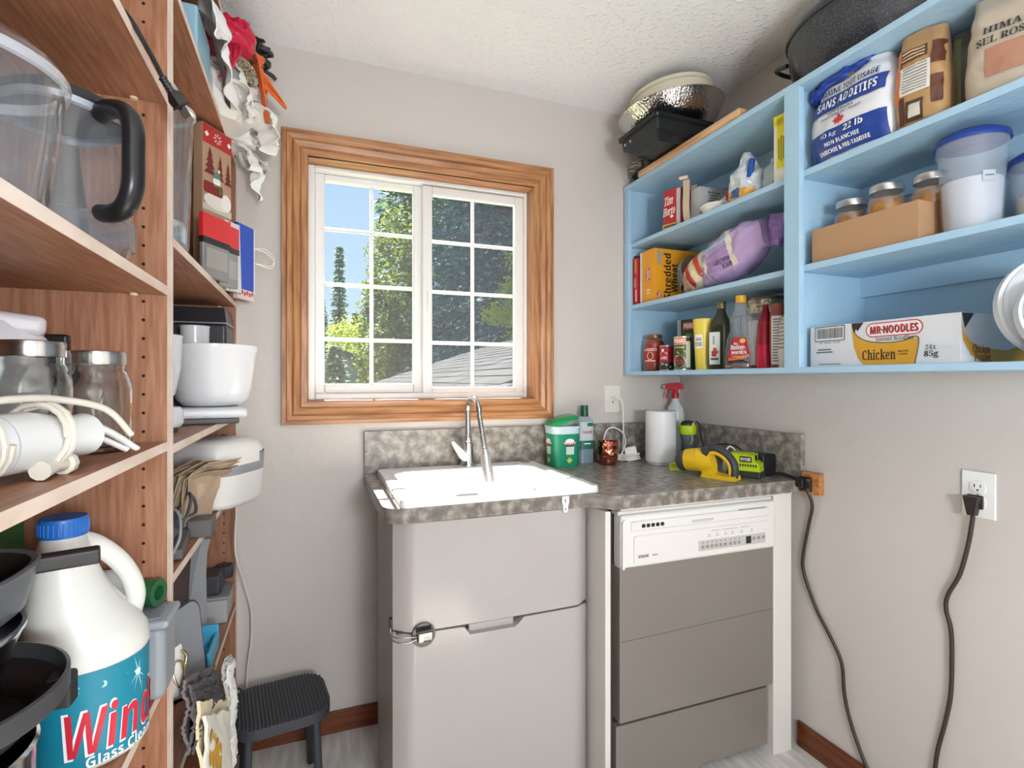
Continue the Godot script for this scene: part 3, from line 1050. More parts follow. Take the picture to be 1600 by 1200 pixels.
# ---------- things on the counter ----------
func counter_things():
	var Y := 0.9142
	# pod tub
	var t := thing("pod_tub", "clear and green dishwasher pod tub with its green lid ajar beside the sink", "tub", Vector3(0.93, Y, -1.9))
	var teal := mt("0f8f6a", 0.35)
	var pale := clear("d8e6ea", 0.4, 0.12)
	var pr := [[0, 0.0], [0.9, 0.0], [0.94, 0.006], [1.0, 0.125], [1.0, 0.128]]
	var sc := []
	for p in pr:
		sc.append([p[0] * 0.058, p[1]])
	part("body", G.new().lathe(sc, 40, 1.0, 0.86, 0.0, TAU, 4.5), teal, t)
	part("rim", G.new().lathe([[0.0575, 0.128], [0.06, 0.13], [0.06, 0.152], [0.063, 0.153], [0.063, 0.158], [0.057, 0.158]], 40, 1.0, 0.86, 0.0, TAU, 4.5), mt("c9dde2", 0.2), t)
	part("pods", G.new().lathe([[0, 0.13], [0.055, 0.13], [0.03, 0.14], [0, 0.14]], 20, 1.0, 0.86), mt("7fb58f", 0.6), t)
	var lid := G.new().lathe([[0, 0.0], [0.062, 0.0], [0.062, 0.006], [0.05, 0.018], [0.0, 0.022]], 36, 1.0, 0.86, 0.0, TAU, 4.0)
	part("lid", lid.moved(Transform3D(Basis(Vector3.BACK, deg_to_rad(15)), Vector3(0.0, 0.172, -0.002))), mt("119a55", 0.28), t, "green hinged lid standing ajar")
	var front := func(x: float, y: float) -> Vector3:
		var k := clampf(absf(x) / 0.055, 0, 0.98)
		return Vector3(x, y, 0.0515 * pow(1.0 - pow(k, 4.5), 1.0 / 4.5) + 0.0005) * Vector3(1, 1, lerpf(0.945, 1.0, clampf(y / 0.12, 0, 1)))
	var left := func(x: float, y: float) -> Vector3:
		var k := clampf(absf(x) / 0.05, 0, 0.98)
		return Vector3(-(0.0598 * pow(1.0 - pow(k, 4.5), 1.0 / 4.5) + 0.0005) * lerpf(0.945, 1.0, clampf(y / 0.12, 0, 1)), y, x)
	var wh := mt("f3f4f1", 0.4)
	var rd := mt("c01f3b", 0.4)
	for f in [[front, 0.008, 0.8], [left, 0.0, 0.8]]:
		var ff: Callable = f[0]
		var at := func(x0: float, y0: float) -> Callable: return func(x: float, y: float) -> Vector3: return ff.call(x0 + x, y0 + y)
		part("cloud_mark", decal(oval(0.019, 0.0105, 18, 0, 0.0) , at.call(f[1], 0.1)), wh, t, "", 0.0)
		part("cloud_mark", decal(oval(0.027, 0.006, 18), at.call(f[1], 0.0935)), wh, t, "", 0.0)
		txt(t, "Cascade", 0.05, 0.0125, rd, (func(x: float, y: float) -> Vector3: return ff.call(f[1] + x, 0.0905 + y) + Vector3(-0.0014 if ff == left else 0.0, 0, 0.0014 if ff == front else 0.0)))
		part("label_block", patch(0.034, 0.03, at.call(f[1] + 0.002, 0.064), 6, 2), mt("cfe3d2", 0.5), t)
		part("diamond_mark", decal([[-0.013, 0], [0, -0.012], [0.013, 0], [0, 0.012]], at.call(f[1], 0.026)), mt("c8d24a", 0.4), t, "", 0.0)
		part("caption", patch(0.032, 0.004, at.call(f[1], 0.082), 5, 1), mt("0a5d45", 0.5), t)
	# rinse bottle
	var b := thing("rinse_bottle", "clear rinse-aid bottle with dark green cap and teal label behind the pod tub", "bottle", Vector3(1.05, Y, -1.938))
	part("body", G.new().lathe([[0, 0], [0.034, 0], [0.036, 0.004], [0.036, 0.165], [0.033, 0.178], [0.022, 0.188], [0.014, 0.19]], 32, 1.0, 0.72, 0, TAU, 3.0), clear("bcd3dc", 0.35, 0.08), b)
	part("liquid", G.new().lathe([[0, 0.003], [0.032, 0.003], [0.033, 0.006], [0.033, 0.06], [0, 0.06]], 28, 1.0, 0.7, 0, TAU, 3.0), clear("4c8494", 0.55, 0.1), b)
	part("cap", G.new().lathe([[0, 0.19], [0.016, 0.19], [0.0165, 0.194], [0.015, 0.232], [0.013, 0.235], [0, 0.235]], 24), mt("14533c", 0.35), b)
	var bf := func(x: float, y: float) -> Vector3:
		var k := clampf(absf(x) / 0.036, 0, 0.98)
		return Vector3(x, y, 0.0262 * pow(1.0 - pow(k, 3.0), 1.0 / 3.0))
	part("label", patch(0.064, 0.1, func(x: float, y: float) -> Vector3: return bf.call(x, y + 0.118) + Vector3(0, 0, 0.0006), 12, 2), mt("c6d2d4", 0.4), b)
	part("label_band", patch(0.064, 0.034, func(x: float, y: float) -> Vector3: return bf.call(x, y + 0.075) + Vector3(0, 0, 0.0012), 12, 2), mt("1c6a58", 0.4), b)
	part("label_corner", patch(0.03, 0.014, func(x: float, y: float) -> Vector3: return bf.call(x + 0.014, y + 0.157) + Vector3(0, 0, 0.0012), 6, 1), mt("0f7a50", 0.4), b)
	txt(b, "Cascade", 0.046, 0.014, rd, func(x: float, y: float) -> Vector3: return bf.call(x, y + 0.128) + Vector3(0, 0, 0.0014))
	part("caption", patch(0.03, 0.005, func(x: float, y: float) -> Vector3: return bf.call(x, y + 0.08) + Vector3(0, 0, 0.0018), 6, 1), wh, b)
	# copper mug
	var m := thing("copper_mug", "hammered copper mug with its handle turned back, beside the rinse bottle", "mug", Vector3(1.115, Y, -1.862))
	var cop := StandardMaterial3D.new()
	cop.albedo_color = Color("b9705a")
	cop.metallic = 1.0
	cop.roughness = 0.18
	cop.uv1_triplanar = true
	cop.uv1_scale = Vector3.ONE * 14.0
	bump(cop, noise_tex(53, 0.03, 1, [], [], 128, FastNoiseLite.TYPE_CELLULAR), 0.35)
	part("cup", G.new().lathe([[0, 0.0], [0.03, 0.0], [0.034, 0.004], [0.04, 0.025], [0.0425, 0.05], [0.0415, 0.072], [0.039, 0.092], [0.0385, 0.094], [0.0375, 0.092], [0.039, 0.07], [0.038, 0.03], [0.03, 0.008], [0, 0.008]], 40), cop, m)
	part("handle", G.new().tube(curve(vs([[0.025, 0.078, -0.031], [0.045, 0.082, -0.045], [0.052, 0.055, -0.052], [0.042, 0.024, -0.042], [0.027, 0.022, -0.03]]), 6), 0.0042, 8), mt("c08a5a", 0.2, 1.0), m)
	# white mesh router
	var r := thing("router", "white cylindrical mesh router with vented foot in the counter corner", "router", Vector3(1.328, Y, -1.806))
	part("shell", G.new().lathe([[0.058, 0.012], [0.0605, 0.016], [0.0605, 0.206], [0.059, 0.212], [0.055, 0.2145], [0.0, 0.2145]], 48), mt("dfe0e1", 0.4), r)
	part("foot", G.new().lathe([[0, 0], [0.056, 0], [0.058, 0.003], [0.058, 0.012], [0, 0.012]], 48), mt("c9cacb", 0.5), r)
	for k in 22:
		var a := PI * k / 21.0
		part("vent_slot", G.new().box(Vector3(0, 0.0075, 0.058), Vector3(0.0035, 0.006, 0.002), 0.0).rot(Vector3.UP, rad_to_deg(a) - 115), mt("8f9091", 0.6), r)
	part("top_mark", G.new().lathe([[0, 0.2148], [0.012, 0.2148], [0.012, 0.2152], [0, 0.2152]], 16, 1.4, 0.6), mt("b9babc", 0.3), r)
	# spray bottle
	var s := thing("spray_bottle", "cloudy white spray bottle with red trigger head behind the router", "bottle", Vector3(1.492, Y, -1.925), -45)
	part("body", G.new().lathe([[0, 0], [0.036, 0], [0.038, 0.005], [0.038, 0.19], [0.034, 0.215], [0.022, 0.235], [0.0145, 0.25], [0.0145, 0.262], [0, 0.262]], 32, 1.0, 0.85), mt("d5dade", 0.3), s)
	var red := mt("b8222c", 0.35)
	var hd := part("spray_head", G.new(), red, s)
	var hg := G.new()
	hg.lathe([[0, 0.258], [0.0165, 0.258], [0.0165, 0.28], [0.012, 0.285], [0.011, 0.3], [0, 0.3]], 20)
	hg.add(G.new().prism(pv2([[-0.043, 0.3], [-0.043, 0.316], [-0.03, 0.324], [0.012, 0.328], [0.032, 0.318], [0.034, 0.3], [0.012, 0.296], [-0.02, 0.298]]), -0.012, 0.012))
	hd.mesh = to_mesh(hg)
	part("trigger", G.new().tube(curve(vs([[-0.024, 0.302, 0], [-0.03, 0.29, 0], [-0.036, 0.268, 0], [-0.033, 0.258, 0]]), 5), 0.005, 8), red, hd)
	part("nozzle", G.new().box(Vector3(-0.046, 0.309, 0), Vector3(0.007, 0.014, 0.016), 0.002), mt("e7e5e2", 0.4), hd)
	# work light
	var f := thing("work_light", "grey and lime upright cordless work light with a black strap behind the hand vacuum", "work light", Vector3(1.432, Y, -1.768), -70)
	var lime := mt("b9cf1e", 0.4)
	var gr := mt("5a5f63", 0.55)
	part("grip", G.new().lathe([[0, 0], [0.03, 0], [0.031, 0.01], [0.026, 0.04], [0.025, 0.09], [0.029, 0.112], [0.029, 0.118], [0, 0.118]], 28), gr, f)
	part("collar", G.new().lathe([[0, 0.118], [0.03, 0.118], [0.0335, 0.124], [0.0345, 0.148], [0.031, 0.155], [0, 0.155]], 28), lime, f)
	part("head", G.new().lathe([[0, 0.15], [0.026, 0.15], [0.027, 0.162], [0.02, 0.172], [0, 0.175]], 24), mt("26282b", 0.4), f)
	for sg in [-1, 1]:
		part("prong", G.new().box(Vector3(0.029 * sg, 0.157, 0.008), Vector3(0.009, 0.022, 0.012), 0.003), lime, f)
	part("clip", G.new().tube(curve(vs([[0.026, 0.115, 0.016], [0.032, 0.1, 0.02], [0.026, 0.08, 0.022]]), 4), 0.0028, 6), mt("c9c9c4", 0.3, 0.6), f)
	part("strap", G.new().tube(curve(vs([[0.03, 0.172, -0.01], [0.042, 0.16, -0.012], [0.05, 0.11, -0.016], [0.062, 0.04, -0.02], [0.066, 0.006, -0.02]]), 6), 0.0042, 6, false, 0.5), mt("1c1c1e", 0.6), f)
	# hand vacuum
	hand_vacuum(Y)
	# battery charger
	var c := thing("battery_charger", "lime green battery charger with a dark base and black badge behind the hand vacuum", "charger", Vector3(1.436, Y, -1.462), -58)
	var dg := mt("33352f", 0.5)
	part("base", G.new().box(Vector3(0, 0.012, 0), Vector3(0.112, 0.024, 0.09), 0.006, 2), dg, c)
	part("housing", G.new().prism(pv2([[-0.054, 0.0], [0.054, 0.0], [0.05, 0.028], [0.034, 0.036], [0.03, 0.056], [-0.05, 0.06]]), -0.041, 0.041).at(0, 0.022, 0).moved(Transform3D(Basis(), Vector3.ZERO)), lime, c)
	part("port", G.new().box(Vector3(-0.008, 0.081, 0), Vector3(0.06, 0.006, 0.05), 0.002), mt("a2b51f", 0.5), c)
	var badge := TR(-0.002, 0.063, 0.0415, 0)
	part("badge", G.new().box(Vector3(0.008, 0.064, 0.0415), Vector3(0.04, 0.02, 0.002), 0.0008), mt("17181a", 0.35), c)
	txt(c, "RYOBI", 0.033, 0.011, mt("f2f2f0", 0.4), T(0.008, 0.064, 0.0428))
	for k in 8:
		part("vent_slot", G.new().box(Vector3(-0.018 + 0.0085 * k, 0.043, 0.0412), Vector3(0.005, 0.009, 0.0012), 0.0), dg, c)
	part("badge", G.new().box(Vector3(0.0335, 0.066, 0.0), Vector3(0.002, 0.018, 0.03), 0.0006).rot(Vector3.BACK, 8).at(0.008, -0.004, 0), mt("17181a", 0.35), c)
	# black power brick
	var a := thing("power_brick", "black power adapter brick against the right backsplash", "adapter", Vector3(1.508, Y, -1.475), -84)
	part("body", G.new().box(Vector3(0, 0.038, 0), Vector3(0.09, 0.076, 0.07), 0.007, 2), mt("1d1e21", 0.45), a)
	part("seam", G.new().box(Vector3(0, 0.05, 0), Vector3(0.0906, 0.0018, 0.0706), 0.0), mt("0f1012", 0.5), a)
	# small white plug by the charger
	var w := thing("white_plug", "small white power plug standing behind the charger with its cable", "plug", Vector3(1.462, Y, -1.585))
	part("body", G.new().lathe([[0, 0], [0.014, 0], [0.014, 0.03], [0.008, 0.045], [0.005, 0.075], [0, 0.078]], 16), mt("d8d6d0", 0.4), w)
	part("cable", G.new().tube(curve(vs([[0.0, 0.076, 0], [0.006, 0.09, 0.01], [0.022, 0.075, 0.02], [0.032, 0.045, 0.026], [0.036, 0.006, 0.028]]), 6), 0.0035, 8), mt("e2e0da", 0.4), w)
	part("cable", G.new().tube(curve(vs([[0.0, 0.02, 0.0], [-0.016, 0.075, 0.0], [-0.036, 0.082, 0.01], [-0.07, 0.078, 0.02], [-0.09, 0.06, 0.02]]), 6), 0.0025, 8), mt("e2e0da", 0.4), w)
	# thin black cable lying behind
	solo("black_cable", G.new().tube(curve(vs([[1.47, 0.918, -1.71], [1.478, 0.98, -1.70], [1.498, 1.0, -1.665], [1.516, 1.002, -1.62], [1.526, 0.99, -1.585], [1.53, 0.955, -1.562], [1.534, 0.918, -1.56]]), 8), 0.0028, 8), mt("1b1b1d", 0.5), "thin black cable arching over the counter along the right backsplash", "cable")
	# white network adapter on the counter with its cable up to the wall jack
	var n := thing("white_adapter", "white power adapter with a coiled white cable between mug and router", "adapter", Vector3(1.262, Y, -1.905), -30)
	part("body", G.new().box(Vector3(0, 0.03, 0), Vector3(0.05, 0.06, 0.034), 0.006, 2).rot(Vector3.BACK, 14), mt("e6e4df", 0.4), n)
	var wc := mt("eceae4", 0.4)
	var coil := []
	for i in 60:
		var q := TAU * i / 20.0
		coil.append(Vector3(0.01 - 0.03 + cos(q) * (0.045 + 0.004 * sin(i * 0.9)), 0.006 + 0.0004 * i + 0.01 * maxf(0.0, sin(q + 1.0)), 0.035 + sin(q) * 0.02))
	part("cable", G.new().tube(curve(coil, 2), 0.0026, 8), wc, n)
	solo("jack_cable", G.new().tube(curve(vs([[1.214, 1.172, -1.975], [1.222, 1.176, -1.955], [1.236, 1.158, -1.946], [1.24, 1.1, -1.945], [1.238, 1.0, -1.942], [1.232, 0.945, -1.938], [1.21, 0.925, -1.93]]), 8), 0.0028, 8), wc, "white cable hanging from the wall jack down to the counter", "cable")
	solo("jack_cable", G.new().tube(curve(vs([[1.135, 0.92, -1.935], [1.138, 0.99, -1.938], [1.158, 1.042, -1.94], [1.19, 1.052, -1.938], [1.228, 1.03, -1.93], [1.238, 0.99, -1.925], [1.22, 0.95, -1.92], [1.2, 0.93, -1.915]]), 8), 0.0028, 8), wc, "white cable standing in a tall loop behind the copper mug", "cable")

func hand_vacuum(Y: float):
	var ye := mt("e2ba1e", 0.38)
	var dk := mt("3b3b40", 0.5)
	# local x towards the nozzle
	var v := thing("hand_vacuum", "yellow and charcoal cordless hand vacuum lying on the counter", "hand vacuum", Vector3(1.338, Y, -1.408), 113.6)
	part("base_plate", G.new().prism(pv2([[-0.006, 0.0], [0.112, 0.0], [0.108, 0.014], [0.085, 0.018], [0.03, 0.012], [-0.004, 0.014]]), -0.028, 0.028), ye, v)
	var barrel := G.new()
	var ring := func(x: float, y: float, ry: float, rz: float, tilt: float) -> PackedVector3Array:
		var o := PackedVector3Array()
		for k in 28:
			var a := TAU * k / 28.0
			o.append(Vector3(x + cos(a) * ry * tilt, y + cos(a) * ry, -sin(a) * rz))
		return o
	barrel.loft([ring.call(0.078, 0.055, 0.03, 0.026, 0.3), ring.call(0.1, 0.055, 0.039, 0.033, 0.25), ring.call(0.128, 0.056, 0.042, 0.036, 0.2), ring.call(0.1301, 0.056, 0.0395, 0.034, 0.2)])
	part("motor_housing", barrel, ye, v)
	part("dust_cup", G.new().loft([ring.call(0.1302, 0.056, 0.039, 0.034, 0.2), ring.call(0.133, 0.056, 0.041, 0.036, 0.2), ring.call(0.176, 0.052, 0.038, 0.034, 0.1)]), ye, v)
	part("nozzle", G.new().loft([ring.call(0.176, 0.052, 0.036, 0.033, 0.1), ring.call(0.19, 0.046, 0.034, 0.032, 0.25), ring.call(0.205, 0.038, 0.026, 0.028, 0.35)]), dk, v)
	part("pillar", G.new().prism(pv2([[0.068, 0.012], [0.108, 0.012], [0.118, 0.03], [0.112, 0.085], [0.094, 0.09], [0.085, 0.06]]), -0.02, 0.02), ye, v)
	var hp := curve(vs([[0.006, 0.008, 0], [0.003, 0.035, 0], [0.009, 0.06, 0], [0.03, 0.085, 0], [0.06, 0.1, 0], [0.085, 0.103, 0], [0.105, 0.094, 0]]), 6)
	part("handle", G.new().tube(hp, 0.0155, 14, false, 0.8), dk, v)
	var hp2 := curve(vs([[0.016, 0.012, 0], [0.0165, 0.034, 0], [0.022, 0.055, 0], [0.042, 0.075, 0], [0.066, 0.086, 0], [0.088, 0.083, 0]]), 6)
	part("handle_lining", G.new().tube(hp2, 0.0125, 12, false, 0.7), ye, v)
	part("switch_plate", G.new().prism(pv2([[0.084, 0.106], [0.112, 0.1], [0.104, 0.06], [0.095, 0.055]]), -0.024, 0.024), dk, v)
	for k in 3:
		part("indicator", G.new().box(Vector3(0.1 + 0.003 * k, 0.07 + 0.01 * k, 0.0245), Vector3(0.003, 0.003, 0.001), 0.0), mt("e8e6dc", 0.4), v)
	# lime nozzle piece lying by the work light
	solo("nozzle_piece", G.new().prism(pv2([[-0.02, 0], [0.02, 0], [0.022, 0.01], [0.004, 0.026], [-0.016, 0.022]]), -0.012, 0.012), mt("b9cf1e", 0.4), "small lime plastic piece on the counter at the vacuum nozzle", "plastic piece", Vector3(1.285, Y, -1.662), -20)

# ---------- outlets, block and extension cord ----------
func duplex(par: Node3D, y: float, dark: Material):
	part("receptacle", G.new().prism(pv2(rrect(0.034, 0.028, 0.011, 5, 0, y)), 0.005, 0.0075), mt("efeeea", 0.35), par)
	for sg in [-1, 1]:
		part("slot", G.new().box(Vector3(0.0065 * sg, y + 0.003, 0.0077), Vector3(0.0018, 0.008, 0.0008)), dark, par)
	part("slot", G.new().lathe([[0, 0], [0.0024, 0], [0.0024, 0.0008], [0, 0.0008]], 10).rot(Vector3.RIGHT, 90).at(0, y - 0.0075, 0.0072), dark, par)

func wall_fittings():
	var plate := mt("efeeea", 0.35)
	var dark := mt("3a3836", 0.5)
	var j := thing("wall_jack", "cream wall plate with a plugged-in cable on the window wall above the counter", "wall plate", Vector3(1.215, 1.1715, -1.9945))
	part("plate", G.new().box(Vector3(0, 0, 0.003), Vector3(0.078, 0.118, 0.006), 0.0025, 2), mt("e3e0d6", 0.4), j)
	part("screw", G.new().lathe([[0, 0], [0.0035, 0], [0.0035, 0.001], [0, 0.001]], 12).rot(Vector3.RIGHT, 90).at(0, -0.014, 0.006), mt("6f6d68", 0.4, 0.5), j)
	part("connector", G.new().box(Vector3(0.0, 0.003, 0.012), Vector3(0.013, 0.011, 0.016), 0.002).rot(Vector3.BACK, 20), mt("d9d6cc", 0.4), j)
	var o := thing("wall_outlet", "white duplex wall outlet low on the right wall with a black plug below", "outlet", Vector3(1.5695, 0.965, -0.8335), -90)
	part("plate", G.new().box(Vector3(0, 0, 0.0025), Vector3(0.073, 0.115, 0.005), 0.0025, 2), plate, o)
	duplex(o, 0.019, dark)
	duplex(o, -0.019, dark)
	part("screw", G.new().lathe([[0, 0], [0.0025, 0], [0.0025, 0.001], [0, 0.001]], 12).rot(Vector3.RIGHT, 90).at(0, 0, 0.005), mt("b9b7b2", 0.3, 0.5), o)
	# wooden block on the wall with a black socket
	var b := thing("socket_block", "small oak block on the right wall carrying a black power socket", "socket block", Vector3(1.5695, 0.91, -1.298), -90)
	var bm := tri_mat(noise_tex(11, 0.011, 4, ["9a5f33", "b97c48", "c98a4d"], [0.2, 0.5, 0.8], 256), Vector3(6, 14, 6), 0.5)
	part("block", G.new().box(Vector3(0.0, 0, 0.012), Vector3(0.066, 0.072, 0.024), 0.002), bm, b)
	part("socket", G.new().box(Vector3(-0.012, -0.004, 0.03), Vector3(0.042, 0.048, 0.012), 0.003), mt("1d1c1c", 0.4), b)
	for y in [-0.02, 0.012]:
		part("screw", G.new().lathe([[0, 0], [0.005, 0], [0.005, 0.001], [0, 0.002]], 12).rot(Vector3.RIGHT, 90).at(0.003, y, 0.036), mt("7d7b78", 0.3, 0.6), b)
	part("slot", G.new().box(Vector3(-0.02, -0.004, 0.0365), Vector3(0.006, 0.01, 0.001)), mt("d8d6d0", 0.4), b)
	# extension cord
	var c := thing("extension_cord", "long dark brown extension cord drooping from the counter and up to the right outlet", "cord")
	var cm := mt("33281f", 0.42)
	var path := [[1.515, 0.922, -1.47], [1.53, 0.924, -1.43], [1.54, 0.925, -1.395], [1.545, 0.915, -1.352], [1.546, 0.893, -1.318], [1.5555, 0.84, -1.298], [1.558, 0.77, -1.312], [1.56, 0.662, -1.335], [1.56, 0.6, -1.333], [1.56, 0.5, -1.288], [1.56, 0.42, -1.23], [1.56, 0.36, -1.196], [1.56, 0.27, -1.187], [1.56, 0.19, -1.165], [1.558, 0.1, -1.12], [1.553, 0.02, -1.06], [1.545, 0.007, -1.0], [1.548, 0.01, -0.95], [1.556, 0.12, -0.935], [1.56, 0.25, -0.925], [1.56, 0.35, -0.905], [1.56, 0.43, -0.892], [1.56, 0.52, -0.889], [1.56, 0.6, -0.891], [1.559, 0.65, -0.902], [1.558, 0.69, -0.897], [1.557, 0.755, -0.869], [1.555, 0.84, -0.849], [1.552, 0.91, -0.838]]
	part("cable", G.new().tube(curve(vs(path), 6), 0.0052, 8), cm, c)
	part("plug", G.new().loft([PackedVector3Array(vs([[1.556, 0.962, -0.852], [1.535, 0.962, -0.852], [1.535, 0.962, -0.82], [1.556, 0.962, -0.82]])), PackedVector3Array(vs([[1.556, 0.914, -0.845], [1.54, 0.914, -0.845], [1.54, 0.914, -0.829], [1.556, 0.914, -0.829]]))].map(func(r): r.reverse(); return r)), mt("2a2421", 0.4), c)
	part("plug_face", G.new().box(Vector3(1.558, 0.947, -0.836), Vector3(0.006, 0.034, 0.034), 0.002), mt("2a2421", 0.4), c)
	part("socket_end", G.new().box(Vector3(1.532, 0.908, -1.322), Vector3(0.018, 0.03, 0.026), 0.003), mt("1d1c1c", 0.4), c)

# ---------- blue wall cabinet ----------
func blue_cabinet():
	var c := thing("wall_cabinet", "open sky-blue wooden wall cabinet with two bays of shelves on the right wall", "cabinet")
	part("stile", G.new().span(1.27, 1.289, 1.272, 2.088, -1.985, -1.955, 0.0015), blue_m, c)
	part("stile", G.new().span(1.27, 1.289, 1.272, 2.088, -1.152, -1.1, 0.0015), blue_m, c)
	part("bottom_rail", G.new().span(1.27, 1.289, 1.272, 1.2885, -1.955, -1.152, 0.001), blue_m, c)
	part("bottom_rail", G.new().span(1.27, 1.289, 1.272, 1.2885, -1.1, -0.22, 0.001), blue_m, c)
	part("side_panel", G.new().span(1.289, 1.553, 1.272, 2.07, -1.985, -1.967), blue_m, c)
	part("divider", G.new().span(1.289, 1.553, 1.29, 2.07, -1.135, -1.117), blue_m, c)
	part("side_panel", G.new().span(1.27, 1.553, 1.272, 2.07, -0.22, -0.2), blue_m, c)
	part("bottom_board", G.new().span(1.289, 1.553, 1.272, 1.289, -1.967, -0.22), blue_m, c)
	part("top_board", G.new().span(1.268, 1.5695, 2.07, 2.088, -1.987, -0.2, 0.0015), blue_m, c)
	part("back_panel", G.new().span(1.553, 1.569, 1.272, 2.07, -1.985, -0.2), blue_m, c)
	for y in [1.574, 1.839]:
		part("shelf", G.new().span(1.287, 1.553, y - 0.018, y, -1.967, -1.135, 0.0015), blue_m, c)
		part("shelf", G.new().span(1.287, 1.553, y - 0.018, y, -1.117, -0.22, 0.0015), blue_m, c)
	for y in [1.556, 1.821, 2.07]:
		part("cleat", G.new().span(1.535, 1.553, y - 0.058, y, -1.967, -1.135, 0.001), blue_m, c)
		part("cleat", G.new().span(1.535, 1.553, y - 0.058, y, -1.117, -0.22, 0.001), blue_m, c)

# printed lines of small type nobody can read
func lines(par: Node3D, w: float, h: float, n: int, m: Material, f: Transform3D):
	var g := G.new()
	for k in n:
		var y := (0.5 - (k + 0.5) / n) * h
		var ww := w * (0.72 + 0.28 * fposmod(k * 0.618, 1.0))
		g.add(G.new().sheet(func(u: float, v: float) -> Vector3: return f * Vector3((u - 0.5) * ww, y + (v - 0.5) * h / n * 0.45, 0), 1, 1))
	part("small_print", g, m, par, "", 0.0)

func can(called: String, label: String, cat: String, pos: Vector3, r: float, h: float, m: Material, deg := -90.0) -> Node3D:
	var o := thing(called, label, cat, pos, deg)
	part("body", G.new().lathe([[0, 0.0], [r * 0.97, 0.0], [r, 0.0015], [r, 0.004], [r * 0.985, 0.006], [r * 0.985, h - 0.006], [r, h - 0.004], [r, h - 0.001], [r * 0.95, h], [r * 0.93, h - 0.003], [0, h - 0.003]], 36), mt("b9b9b6", 0.3, 0.8), o)
	part("label", G.new().lathe([[r * 0.992, 0.006], [r * 0.992, h - 0.006]], 36), m, o)
	return o

